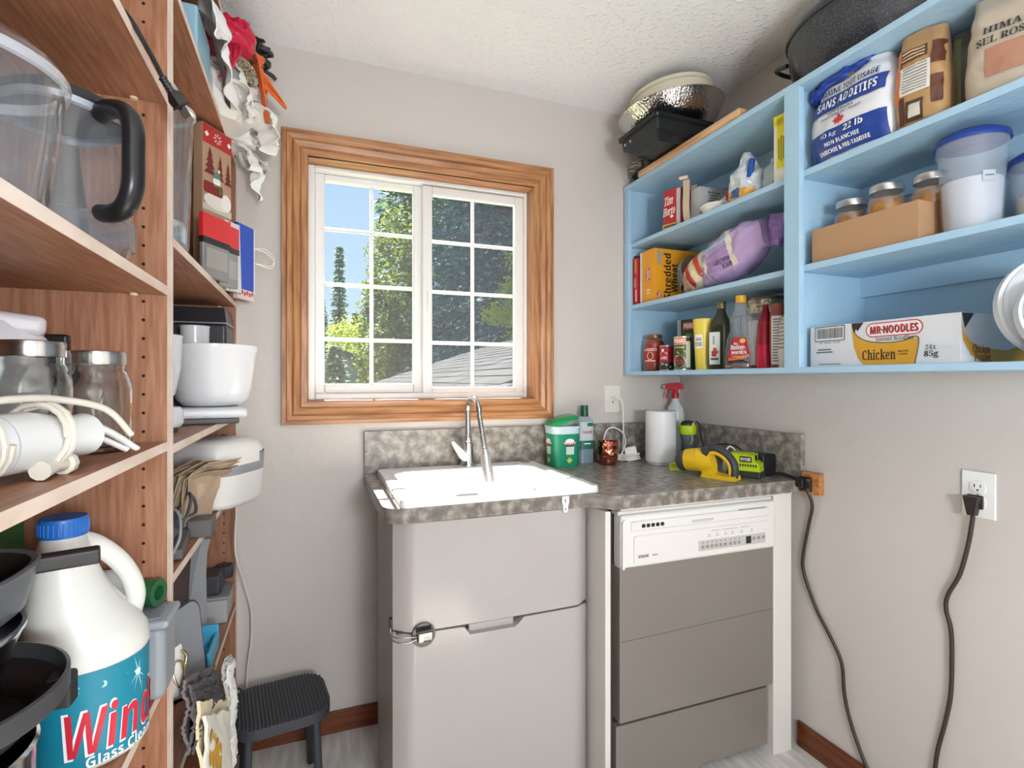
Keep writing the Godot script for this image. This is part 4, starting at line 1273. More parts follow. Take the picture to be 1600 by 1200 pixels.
func cabinet_left_things():
	var y1 := 1.2893
	var wh := mt("f2f0ea", 0.45)
	# pasta sauce jar
	var o := thing("sauce_jar", "tall glass jar of red pasta sauce at the left end of the bottom blue shelf", "jar", Vector3(1.368, y1, -1.905), -75)
	part("glass", G.new().lathe([[0, 0], [0.038, 0], [0.043, 0.006], [0.0435, 0.02], [0.0435, 0.112], [0.042, 0.122], [0.033, 0.136], [0.031, 0.14]], 36), clear("d9c0b4", 0.06, 0.03), o)
	part("sauce", G.new().lathe([[0, 0.003], [0.037, 0.003], [0.042, 0.008], [0.042, 0.112], [0.04, 0.122], [0.032, 0.134], [0, 0.134]], 36), mt("9a2d16", 0.35), o)
	part("lid", G.new().lathe([[0, 0.14], [0.033, 0.14], [0.0335, 0.142], [0.033, 0.154], [0.031, 0.1565], [0, 0.1565]], 32), mt("8a6a4c", 0.3, 0.6), o)
	part("label", patch(0.075, 0.062, cyl(0.0442, 0.068, 14), 16, 1), mt("b3241d", 0.45), o)
	txt(o, "CLASSICO", 0.062, 0.011, wh, cyl(0.0446, 0.091, 14))
	part("emblem", decal(oval(0.014, 0.017, 20), cyl(0.0446, 0.065, 16)), mt("d9c9b0", 0.5), o, "", 0.0)
	part("emblem", decal(oval(0.01, 0.0125, 20), cyl(0.0448, 0.065, 16)), mt("8f2a1c", 0.5), o, "", 0.0)
	part("caption", patch(0.05, 0.005, cyl(0.0446, 0.044, 14), 10, 1), mt("e6d7c2", 0.5), o)
	# olives
	o = can("olive_can", "short red can of black olives on the bottom blue shelf beside the sauce jar", "can", Vector3(1.345, y1, -1.788), 0.029, 0.103, mt("b1202a", 0.4), -70)
	part("emblem", decal([[-0.011, 0], [-0.005, 0.004], [-0.007, 0.012], [0.0, 0.016], [0.006, 0.012], [0.003, 0.005], [0.011, 0.0]], cyl(0.0292, 0.073, 0)), wh, o, "", 0.0)
	part("band", decal(oval(0.019, 0.005, 16), cyl(0.0292, 0.069, 0)), wh, o, "", 0.0)
	txt(o, "OLIVES", 0.034, 0.011, wh, cyl(0.0293, 0.052, 0))
	part("label_foot", G.new().lathe([[0.0291, 0.006], [0.0291, 0.036]], 36), mt("2a2524", 0.4), o)
	var rr := RandomNumberGenerator.new()
	rr.seed = 5
	for k in 12:
		part("olive_print", decal(oval(0.0045, 0.004, 10), cyl(0.0293, 0.012 + 0.021 * rr.randf(), -60 + 120.0 * k / 11)), mt(["8c8a86", "4a4644", "c9c6c0"][k % 3], 0.4), o, "", 0.0)
	# soup can
	o = can("soup_can", "dark green soup can with orange name panel and red beans picture", "can", Vector3(1.335, y1, -1.678), 0.034, 0.13, mt("31421f", 0.4), -60)
	part("panel", patch(0.052, 0.024, cyl(0.0342, 0.112, -5), 12, 1), mt("d2552a", 0.4), o)
	part("panel_edge", patch(0.056, 0.028, cyl(0.034, 0.112, -5), 12, 1), mt("ead9a0", 0.4), o)
	txt(o, "PRIMO", 0.046, 0.016, wh, cyl(0.0345, 0.112, -5))
	txt(o, "Pork & Beans", 0.044, 0.009, mt("e9c79a", 0.4), cyl(0.0343, 0.088, -5), true, false, 0.2)
	part("band", decal(oval(0.019, 0.007, 16), cyl(0.0343, 0.069, 14)), mt("c9d83c", 0.4), o, "", 0.0)
	part("bowl_print", decal(oval(0.026, 0.024, 24), cyl(0.0343, 0.034, -2)), mt("e4d6c8", 0.4), o, "", 0.0)
	part("beans_print", decal(oval(0.022, 0.019, 24), cyl(0.0345, 0.035, -2)), mt("8a2c22", 0.4), o, "", 0.0)
	for k in 14:
		part("bean_print", decal(oval(0.004, 0.0028, 8), cyl(0.0347, 0.022 + 0.026 * rr.randf(), -30 + 56.0 * rr.randf())), mt(["a8483a", "742018"][k % 2], 0.4), o, "", 0.0)
	part("side_print", patch(0.02, 0.1, cyl(0.0343, 0.06, 58), 6, 1), mt("c9cdb8", 0.5), o)
	# carton behind
	o = thing("soup_carton", "tall dark green and silver carton behind the soup can", "carton", Vector3(1.455, y1, -1.782), -70)
	part("body", G.new().box(Vector3(0, 0.105, 0), Vector3(0.082, 0.21, 0.06), 0.003), mt("20372a", 0.45), o)
	part("side_band", G.new().box(Vector3(-0.0325, 0.1055, 0.0008), Vector3(0.018, 0.208, 0.06), 0.002), mt("9aa5a6", 0.4), o)
	part("panel", patch(0.05, 0.03, T(0.012, 0.183, 0.0312)), mt("c8502c", 0.4), o)
	txt(o, "PRIMO", 0.044, 0.018, wh, T(0.012, 0.183, 0.0316))
	part("leaf_mark", decal(oval(0.016, 0.008, 14), T(0.012, 0.145, 0.0312)), mt("4a7a38", 0.4), o)
	# yellow cup
	o = thing("yellow_cup", "yellow plastic tumbler with a handwritten white raisins label", "cup", Vector3(1.36, y1, -1.592), -58)
	var yc := mt("e6cc52", 0.4)
	part("cup", G.new().lathe([[0, 0], [0.027, 0], [0.0275, 0.003], [0.036, 0.18], [0.0375, 0.183], [0.0375, 0.188], [0.035, 0.188], [0.0265, 0.006], [0, 0.006]], 36), yc, o)
	var cup := func(x: float, y: float) -> Vector3:
		var r := lerpf(0.0275, 0.036, (0.105 + y) / 0.18) + 0.0006
		return Vector3(sin(x / r - 0.3) * r, 0.105 + y, cos(x / r - 0.3) * r)
	part("label", patch(0.034, 0.05, cup, 10, 1), wh, o)
	var ink := mt("26262c", 0.6)
	txt(o, "ANA", 0.022, 0.012, ink, func(x: float, y: float) -> Vector3: return cup.call(x + 0.002, y + 0.008) * Vector3(1.012, 1, 1.012))
	txt(o, "SINS", 0.029, 0.015, ink, func(x: float, y: float) -> Vector3: return cup.call(x, y - 0.01) * Vector3(1.012, 1, 1.012))
	# olive oil
	o = thing("oil_bottle", "dark green glass oil bottle with a bronze cap and white label", "bottle", Vector3(1.378, y1, -1.52), -62)
	var og := StandardMaterial3D.new()
	og.albedo_color = Color("2f3324")
	og.roughness = 0.08
	part("glass", G.new().lathe([[0, 0], [0.033, 0], [0.0355, 0.004], [0.0355, 0.15], [0.033, 0.165], [0.02, 0.192], [0.014, 0.21], [0.0135, 0.225], [0, 0.225]], 36, 1, 1, 0, TAU, 3.2), og, o)
	part("cap", G.new().lathe([[0, 0.219], [0.0155, 0.219], [0.016, 0.221], [0.016, 0.242], [0.0145, 0.2445], [0, 0.2445]], 24), mt("8a7350", 0.35, 0.6), o)
	var lp := T(-0.0105, 0.076, 0.0362)
	part("label", patch(0.038, 0.115, lp), mt("d9dbd6", 0.45), o)
	for k in 5:
		part("fruit_print", decal(oval(0.0065, 0.006, 12), T(-0.016 + 0.006 * (k % 3), 0.052 + 0.01 * (k / 2), 0.0364)), mt(["b8452e", "a03524"][k % 2], 0.4), o)
	part("caption", patch(0.028, 0.008, T(-0.0105, 0.038, 0.0364)), mt("2f5a58", 0.4), o)
	part("caption", patch(0.006, 0.03, T(-0.014, 0.105, 0.0364)), mt("7a95a8", 0.4), o)
	# syrup bottle
	o = thing("syrup_bottle", "clear waisted plastic syrup bottle with a yellow cap and red label", "bottle", Vector3(1.34, y1, -1.388), -56)
	var cl := clear("dfe3e6", 0.08, 0.03)
	part("body", G.new().lathe([[0, 0], [0.046, 0], [0.05, 0.005], [0.0495, 0.06], [0.043, 0.1], [0.0345, 0.125], [0.033, 0.135], [0.036, 0.158], [0.0335, 0.175], [0.024, 0.19], [0.019, 0.2], [0.0205, 0.212], [0.0165, 0.222], [0.015, 0.224]], 40, 1.0, 0.62), cl, o)
	part("syrup", G.new().lathe([[0, 0.003], [0.046, 0.003], [0.0475, 0.006], [0.0475, 0.012], [0, 0.012]], 36, 1.0, 0.6), clear("7a2f14", 0.7, 0.1), o)
	part("cap", G.new().lathe([[0, 0.22], [0.0165, 0.22], [0.0168, 0.224], [0.0168, 0.242], [0.0155, 0.2445], [0, 0.2445]], 24), mt("e5ae2e", 0.4), o)
	var sy := func(x: float, y: float) -> Vector3:
		var r: float = lerpf(0.0498, 0.0435, clampf((y - 0.055) / 0.045, 0, 1))
		var k := clampf(x / r, -0.97, 0.97)
		return Vector3(x, y, 0.62 * r * sqrt(1.0 - k * k) + 0.0008)
	var lab := [[-0.034, 0.018], [0.034, 0.018], [0.034, 0.05], [0.022, 0.103], [-0.016, 0.103], [-0.034, 0.046]]
	part("label", decal(lab, func(x: float, y: float) -> Vector3: return sy.call(x, y) + Vector3(0, 0, 0.003)), mt("b4232c", 0.4), o, "", 0.0)
	part("label_foot", decal([[-0.032, 0.019], [0.033, 0.019], [0.033, 0.04], [0.01, 0.03], [-0.032, 0.026]], func(x: float, y: float) -> Vector3: return sy.call(x, y) + Vector3(0, 0, 0.0042)), mt("33221d", 0.4), o, "", 0.0)
	part("label_ribbon", decal([[-0.032, 0.027], [0.01, 0.031], [0.033, 0.041], [0.032, 0.048], [-0.01, 0.036], [-0.032, 0.036]], func(x: float, y: float) -> Vector3: return sy.call(x, y) + Vector3(0, 0, 0.0044)), mt("c8743a", 0.4), o, "", 0.0)
	part("portrait_oval", decal(oval(0.009, 0.008, 14, 0.012, 0.092), func(x: float, y: float) -> Vector3: return sy.call(x, y) + Vector3(0, 0, 0.0044)), mt("d9a45c", 0.4), o, "", 0.0)
	txt(o, "Mrs.", 0.014, 0.007, wh, func(x: float, y: float) -> Vector3: return sy.call(x - 0.008, y + 0.083) + Vector3(0, 0, 0.0048), true, true)
	txt(o, "Butter-", 0.046, 0.014, wh, func(x: float, y: float) -> Vector3: return sy.call(x - 0.002, y + 0.071) + Vector3(0, 0, 0.0048), true, true)
	txt(o, "worth's", 0.046, 0.012, wh, func(x: float, y: float) -> Vector3: return sy.call(x + 0.001, y + 0.055) + Vector3(0, 0, 0.0048), true, true)
	txt(o, "Original", 0.034, 0.008, mt("f0c060", 0.4), func(x: float, y: float) -> Vector3: return sy.call(x, y + 0.039) + Vector3(0, 0, 0.005), true, true)
	# big glass jar with hammered lid band
	o = thing("storage_jar", "large glass jar with a wide hammered metal lid behind the syrup bottle", "jar", Vector3(1.462, y1, -1.398), -56)
	part("glass", G.new().lathe([[0, 0], [0.06, 0], [0.064, 0.005], [0.064, 0.188], [0, 0.188]], 40), clear("e2e8ec", 0.1, 0.04), o)
	part("flour", G.new().lathe([[0, 0.004], [0.06, 0.004], [0.06, 0.165], [0, 0.165]], 36), mt("d6d9de", 0.8), o)
	var ham := StandardMaterial3D.new()
	ham.albedo_color = Color("b5ab98")
	ham.metallic = 0.9
	ham.roughness = 0.3
	ham.uv1_triplanar = true
	ham.uv1_scale = Vector3.ONE * 16.0
	bump(ham, noise_tex(54, 0.035, 1, [], [], 128, FastNoiseLite.TYPE_CELLULAR), 0.3)
	part("lid_band", G.new().lathe([[0.0655, 0.188], [0.0665, 0.19], [0.0665, 0.232], [0.0655, 0.234]], 40), ham, o)
	part("lid", G.new().lathe([[0.066, 0.234], [0.069, 0.235], [0.069, 0.241], [0.066, 0.244], [0, 0.246]], 40), mt("8d7f68", 0.35, 0.8), o)
	# bags at the right end
	var bg := bag(0.205, [0.026, 0.024, 0.02, 0.008], [0.045, 0.05, 0.045, 0.006], 0.002, 301)
	o = thing("red_bag", "dark red foil bag with a pinched top beside the syrup bottle", "bag", Vector3(1.368, y1, -1.312), -56)
	part("bag", bg[0], mt("8e1423", 0.32), o)
	part("bright_band", patch(0.036, 0.07, lifted(bg[1], 0.0, 0.038, 0.001), 8, 6), mt("c0183a", 0.32), o)
	bg = bag(0.2, [0.02, 0.022, 0.022, 0.02], [0.045, 0.05, 0.045, 0.02], 0.0015, 302)
	o = thing("brown_bag", "brown bag with a tall white nutrition panel right of the dark red bag", "bag", Vector3(1.365, y1, -1.262), -50)
	part("bag", bg[0], mt("96503f", 0.4), o)
	part("panel", patch(0.03, 0.15, lifted(bg[1], 0.0, 0.086, 0.0012), 6, 12), mt("dedad6", 0.5), o)
	for k in 16:
		part("print_line", patch(0.022, 0.004, lifted(bg[1], 0.0, 0.022 + 0.0085 * k, 0.0016), 3, 1), mt("77726f", 0.5), o)
	bg = bag(0.185, [0.03, 0.03, 0.03, 0.026], [0.05, 0.055, 0.05, 0.02], 0.0015, 303)
	o = thing("pale_bag", "pale paper bag half hidden by the middle blue post on the bottom shelf", "bag", Vector3(1.37, y1, -1.2), -90)
	part("bag", bg[0], mt("d8cfc4", 0.5), o)
	for k in 9:
		part("print_line", patch(0.04, 0.004, lifted(bg[1], 0.0, 0.06 + 0.012 * k, 0.0012), 4, 1), mt("8f8580", 0.5), o)

	# ---- middle shelf
	var y2 := 1.5743
	o = thing("red_box", "narrow red carton at the left end of the middle blue shelf", "carton", Vector3(1.3, y2, -1.9485), -90)
	part("body", G.new().box(Vector3(0, 0.1, -0.085), Vector3(0.032, 0.2, 0.17), 0.0015), mt("c92f33", 0.45), o)
	part("top_strip", G.new().box(Vector3(0.004, 0.205, -0.08), Vector3(0.02, 0.01, 0.16), 0.0015), mt("2a2527", 0.5), o)
	part("panel", patch(0.008, 0.05, T(0.009, 0.04, 0.0006)), wh, o)
	part("panel", patch(0.014, 0.06, T(0.006, 0.165, 0.0006)), mt("e39a3e", 0.5), o)
	lines(o, 0.05, 0.016, 2, mt("f0d9d0", 0.5), TR(0.003, 0.095, 0.0008, 90))
	# cereal box, broad face to the camera
	o = thing("cereal_box", "orange-yellow shredded wheat cereal box with black sideways lettering", "box", Vector3(1.415, y2, -1.863), 0)
	var or1 := mt("e8a01e", 0.42)
	part("body", G.new().box(Vector3(0, 0.108, 0), Vector3(0.225, 0.216, 0.1), 0.0015), or1, o)
	part("flap_edge", G.new().box(Vector3(-0.1126, 0.108, -0.042), Vector3(0.0012, 0.21, 0.014)), mt("d9d5cf", 0.5), o)
	part("bowl_print", decal(oval(0.07, 0.085, 32, 0.068, 0.11).filter(func(p): return p[0] < 0.111), T(0, 0, 0.0508)), mt("cfd4d8", 0.4), o, "", 0.0)
	part("cereal_print", decal(oval(0.052, 0.06, 24, 0.07, 0.14).filter(func(p): return p[0] < 0.111), T(0, 0, 0.0511)), mt("a5805e", 0.6), o, "", 0.0)
	part("cereal_print", decal(oval(0.04, 0.045, 24, 0.06, 0.098), T(0, 0, 0.0513)), mt("8f6c4e", 0.6), o, "", 0.0)
	for p in [[0.095, 0.165, 0.02], [0.028, 0.06, 0.014], [0.1, 0.12, 0.012]]:
		part("berry_print", decal(oval(p[2] * 0.75, p[2], 14, p[0], p[1]), T(0, 0, 0.0516)), mt("7d1a22", 0.4), o, "", 0.0)
	var bk := mt("17130f", 0.5)
	txt(o, "Shredded", 0.185, 0.036, bk, TR(-0.05, 0.104, 0.0512, 90))
	txt(o, "Wheat", 0.117, 0.032, bk, TR(-0.016, 0.098, 0.0512, 90))
	txt(o, "ORIGINAL", 0.075, 0.0085, mt("5a4416", 0.5), TR(0.006, 0.095, 0.0512, 90), false)
	part("badge", decal(rrect(0.02, 0.06, 0.009, 5, -0.089, 0.18), T(0, 0, 0.0512)), mt("9c9a92", 0.4), o, "", 0.0)
	part("logo_oval", decal(oval(0.009, 0.016, 16, -0.091, 0.028), T(0, 0, 0.0512)), mt("b51f2e", 0.4), o, "", 0.0)
	txt(o, "Post", 0.024, 0.011, wh, TR(-0.091, 0.028, 0.0515, 90), true, false, 0.3)
	var sd := Transform3D(Basis(Vector3.UP, deg_to_rad(-90)), Vector3(-0.1132, 0, 0))
	part("stamp", patch(0.03, 0.05, sd * T(0.006, 0.115, 0.0)), mt("c96b22", 0.5), o)
	txt(o, "Shredded", 0.046, 0.011, wh, sd * TR(0.002, 0.115, 0.0004, 90))
	txt(o, "Wheat", 0.032, 0.011, wh, sd * TR(0.014, 0.115, 0.0004, 90))
	for k in 6:
		part("stamp", decal(oval(0.003, 0.004, 8, 0.002 + 0.008 * (k % 3), 0.038 + 0.012 * (k / 3)), sd * T(0, 0, 0.0002)), wh, o)
	# bread bag in red and yellow
	bg = bag(0.2, [0.012, 0.05, 0.062, 0.058, 0.05], [0.012, 0.045, 0.055, 0.05, 0.035], 0.006, 305, 2.4)
	o = thing("bread_bag", "clear bag of bread with a red and cream printed band leaning on the cereal box", "bag", Vector3(1.375, y2 + 0.052, -1.655), -90)
	var lay := Transform3D(Basis(Vector3.BACK, deg_to_rad(-62)), Vector3(-0.05, -0.02, 0))
	part("bag", bg[0].moved(lay), mt("cfc2ae", 0.3), o)
	for p in [[0.085, "b5202a", 0.026], [0.115, "e2d3a2", 0.02], [0.14, "c2452c", 0.02], [0.05, "a87f55", 0.02]]:
		part("band", patch(0.1, p[2], func(x: float, y: float) -> Vector3: return lay * (lifted(bg[1], 0.0, p[0], 0.0015) as Callable).call(x, y), 12, 4), mt(p[1], 0.35), o)
	# purple bag lying on the shelf
	bg = bag(0.33, [0.02, 0.062, 0.08, 0.084, 0.075, 0.05], [0.01, 0.045, 0.062, 0.06, 0.05, 0.022], 0.012, 306, 2.3, 30, 52, 11.0)
	o = thing("lilac_bag", "crumpled lilac plastic bag with cream stripes lying beside the bread", "bag", Vector3(1.385, y2 + 0.066, -1.555), -90)
	var lay2 := Transform3D(Basis(Vector3.BACK, deg_to_rad(-73)), Vector3(-0.075, -0.005, 0.01))
	part("bag", bg[0].moved(lay2), mt("b79cc4", 0.28), o)
	var lf: Callable = bg[1]
	for p in [[0.225, 0.02, "d9cfc2", 0.13, 0.0], [0.1, 0.014, "d9d0c6", 0.1, 0.02], [0.165, 0.1, "a487b8", 0.075, 0.02]]:
		part("stripe", patch(p[3], p[1], func(x: float, y: float) -> Vector3: return lay2 * (lifted(lf, p[4], p[0], 0.002) as Callable).call(x, y), 16, 8), mt(p[2], 0.3), o)
	part("stripe", patch(0.012, 0.17, func(x: float, y: float) -> Vector3: return lay2 * (lifted(lf, -0.038, 0.15, 0.002) as Callable).call(x, y), 3, 18), mt("9fc0d8", 0.3), o)
	var pk := mt("43345a", 0.5)
	txt(o, "TOASTED", 0.06, 0.015, pk, func(x: float, y: float) -> Vector3: return lay2 * (lifted(lf, 0.03, 0.185, 0.0035, 265.0) as Callable).call(x, y))
	txt(o, "BUCK", 0.04, 0.015, pk, func(x: float, y: float) -> Vector3: return lay2 * (lifted(lf, 0.05, 0.195, 0.0035, 265.0) as Callable).call(x, y))
	bg = bag(0.1, [0.02, 0.035, 0.04], [0.01, 0.014, 0.008], 0.01, 307, 2.2, 16, 36, 24.0)
	part("gathered_end", bg[0].moved(Transform3D(Basis(Vector3.BACK, deg_to_rad(-12)), Vector3(0.265, 0.04, 0.0))), mt("8c6fae", 0.28), o)

	# ---- top shelf of the left bay
	var y3 := 1.8393
	o = thing("coffee_tin", "red coffee tin with white script lettering on the upper blue shelf", "tin", Vector3(1.345, y3, -1.722), -75)
	part("body", G.new().lathe([[0, 0], [0.046, 0], [0.0475, 0.003], [0.0475, 0.15], [0.046, 0.153], [0, 0.155]], 44, 1.0, 0.9, 0, TAU, 3.6), mt("b5252f", 0.38), o)
	part("silver_stripe", G.new().box(Vector3(0.034, 0.077, 0.0385), Vector3(0.018, 0.146, 0.006), 0.002), mt("c4c8ca", 0.35, 0.3), o)
	txt(o, "Tim", 0.042, 0.034, wh, TR(-0.008, 0.112, 0.0436, 4), true, true, 0.25)
	txt(o, "Horto", 0.056, 0.03, wh, TR(-0.006, 0.07, 0.0436, 4), true, true, 0.25)
	part("leaf_mark", decal([[0, -0.008], [0.002, -0.003], [0.008, -0.003], [0.006, 0.001], [0.008, 0.004], [0.003, 0.004], [0, 0.01], [-0.003, 0.004], [-0.008, 0.004], [-0.006, 0.001], [-0.008, -0.003], [-0.002, -0.003]], T(0.006, 0.047, 0.0436)), wh, o)
	part("label_foot", patch(0.07, 0.018, T(-0.002, 0.012, 0.0434)), mt("c9a56a", 0.5), o)
	part("label_foot", patch(0.06, 0.007, T(-0.002, 0.012, 0.0437)), mt("6b4a2a", 0.5), o)
	# torn cardboard flap
	o = thing("cardboard_flap", "tan torn strip of cardboard standing between the coffee tin and grey box", "cardboard", Vector3(1.315, y3, -1.625), -60)
	part("strip", G.new().sheet(func(u: float, v: float) -> Vector3: return Vector3((u - 0.5) * 0.026 - 0.008 * v, v * 0.165, 0.008 * sin(v * 5.0) + 0.004 * u), 3, 14, 0.003), mt("c5b199", 0.7), o)
	part("strip", G.new().sheet(func(u: float, v: float) -> Vector3: return Vector3((u - 0.5) * 0.022 + 0.016, v * 0.145, -0.02 + 0.004 * sin(v * 4.0)), 2, 8, 0.003), mt("9c8a76", 0.7), o)
	part("curl", G.new().box(Vector3(-0.01, 0.168, 0.012), Vector3(0.034, 0.012, 0.014), 0.004, 2), mt("d8c9b4", 0.7), o)
	# grey printed box
	o = thing("grey_box", "pale grey cardboard box covered in small print on the upper blue shelf", "box", Vector3(1.43, y3, -1.6), 0)
	part("body", G.new().box(Vector3(0, 0.062, 0), Vector3(0.2, 0.124, 0.05), 0.0015), mt("b3b3b4", 0.6), o)
	for p in [[-0.04, 0.085], [0.012, 0.062]]:
		lines(o, 0.05, 0.05, 5, mt("76777b", 0.6), T(p[0], p[1], 0.0258))
	for p in [[-0.06, 0.105], [-0.015, 0.105], [-0.012, 0.08], [-0.012, 0.055]]:
		part("print_dot", decal(oval(0.004, 0.004, 10, p[0], p[1]), T(0, 0, 0.0259)), mt("3d3d42", 0.6), o)
	# white tub with a wide rim
	o = thing("white_tub", "low white tub with a broad rim and reddish contents in front of the grey box", "tub", Vector3(1.352, y3, -1.505), 0)
	part("tub", G.new().lathe([[0, 0], [0.05, 0], [0.058, 0.022], [0.062, 0.024], [0.062, 0.03], [0.058, 0.03], [0.052, 0.008], [0, 0.008]], 36), mt("dcd8d0", 0.4), o)
	part("contents", G.new().lathe([[0, 0.02], [0.055, 0.02], [0.03, 0.026], [0, 0.027]], 28), mt("a8604c", 0.7), o)
	bg = bag(0.045, [0.03, 0.034, 0.02, 0.006], [0.02, 0.024, 0.014, 0.004], 0.009, 312, 2.2, 14, 32, 34.0)
	part("wrapper", bg[0].at(0.02, 0.026, 0.03), mt("d9d9da", 0.3), o)
	# red carton
	o = thing("small_red_carton", "small red carton lying on the upper blue shelf right of the grey box", "carton", Vector3(1.41, y3, -1.448), -70)
	part("body", G.new().box(Vector3(0, 0.034, 0), Vector3(0.07, 0.068, 0.12), 0.0015), mt("b92a30", 0.45), o)
	part("foot_band", G.new().box(Vector3(0, 0.011, 0), Vector3(0.071, 0.022, 0.121), 0.0015), mt("3c3a3e", 0.45), o)
	txt(o, "Co", 0.03, 0.022, wh, T(0.014, 0.05, 0.0605), true, true)
	# crumpled snack bag with plain coloured print
	bg = bag(0.165, [0.055, 0.06, 0.056, 0.03, 0.008], [0.04, 0.042, 0.038, 0.02, 0.004], 0.016, 308, 2.3, 26, 48, 15.0)
	o = thing("snack_bag", "crumpled white and silver snack bag closed with a blue clip on the upper blue shelf", "bag", Vector3(1.352, y3, -1.37), -68)
	part("bag", bg[0], mt("ccd2d8", 0.25), o)
	part("printed_foot", patch(0.09, 0.032, lifted(bg[1], -0.004, 0.02, 0.0035), 14, 6), mt("d8a246", 0.4), o)
	part("printed_foot", patch(0.03, 0.03, lifted(bg[1], -0.02, 0.024, 0.0048), 6, 5), mt("2f5c8c", 0.4), o)
	part("clip", G.new().box(Vector3(0.012, 0.1, 0.036), Vector3(0.018, 0.062, 0.016), 0.005, 2).rot(Vector3.BACK, -8), mt("1f4fa0", 0.35), o)
	bg = bag(0.11, [0.045, 0.05, 0.045, 0.02], [0.03, 0.035, 0.03, 0.012], 0.012, 309, 2.3, 20, 40, 18.0)
	o = thing("clear_bag", "crumpled clear bag between the snack bag and the yellow carton", "bag", Vector3(1.37, y3, -1.262), -80)
	part("bag", bg[0], mt("aeb9c2", 0.22), o)
	# yellow and white carton at the post
	o = thing("yellow_carton", "tall thin white carton with a bright yellow panel against the middle blue post", "carton", Vector3(1.302, y3, -1.196), -84)
	part("body", G.new().box(Vector3(0, 0.101, -0.1), Vector3(0.04, 0.202, 0.2), 0.0015), mt("e9e8dd", 0.45), o)
	part("panel", patch(0.028, 0.15, T(0.005, 0.117, 0.0006)), mt("e8d620", 0.45), o)
	part("panel", patch(0.039, 0.03, T(0.0, 0.186, 0.0006)), mt("efe03c", 0.45), o)
	lines(o, 0.085, 0.022, 3, mt("6d6417", 0.5), TR(0.006, 0.1, 0.001, 90))

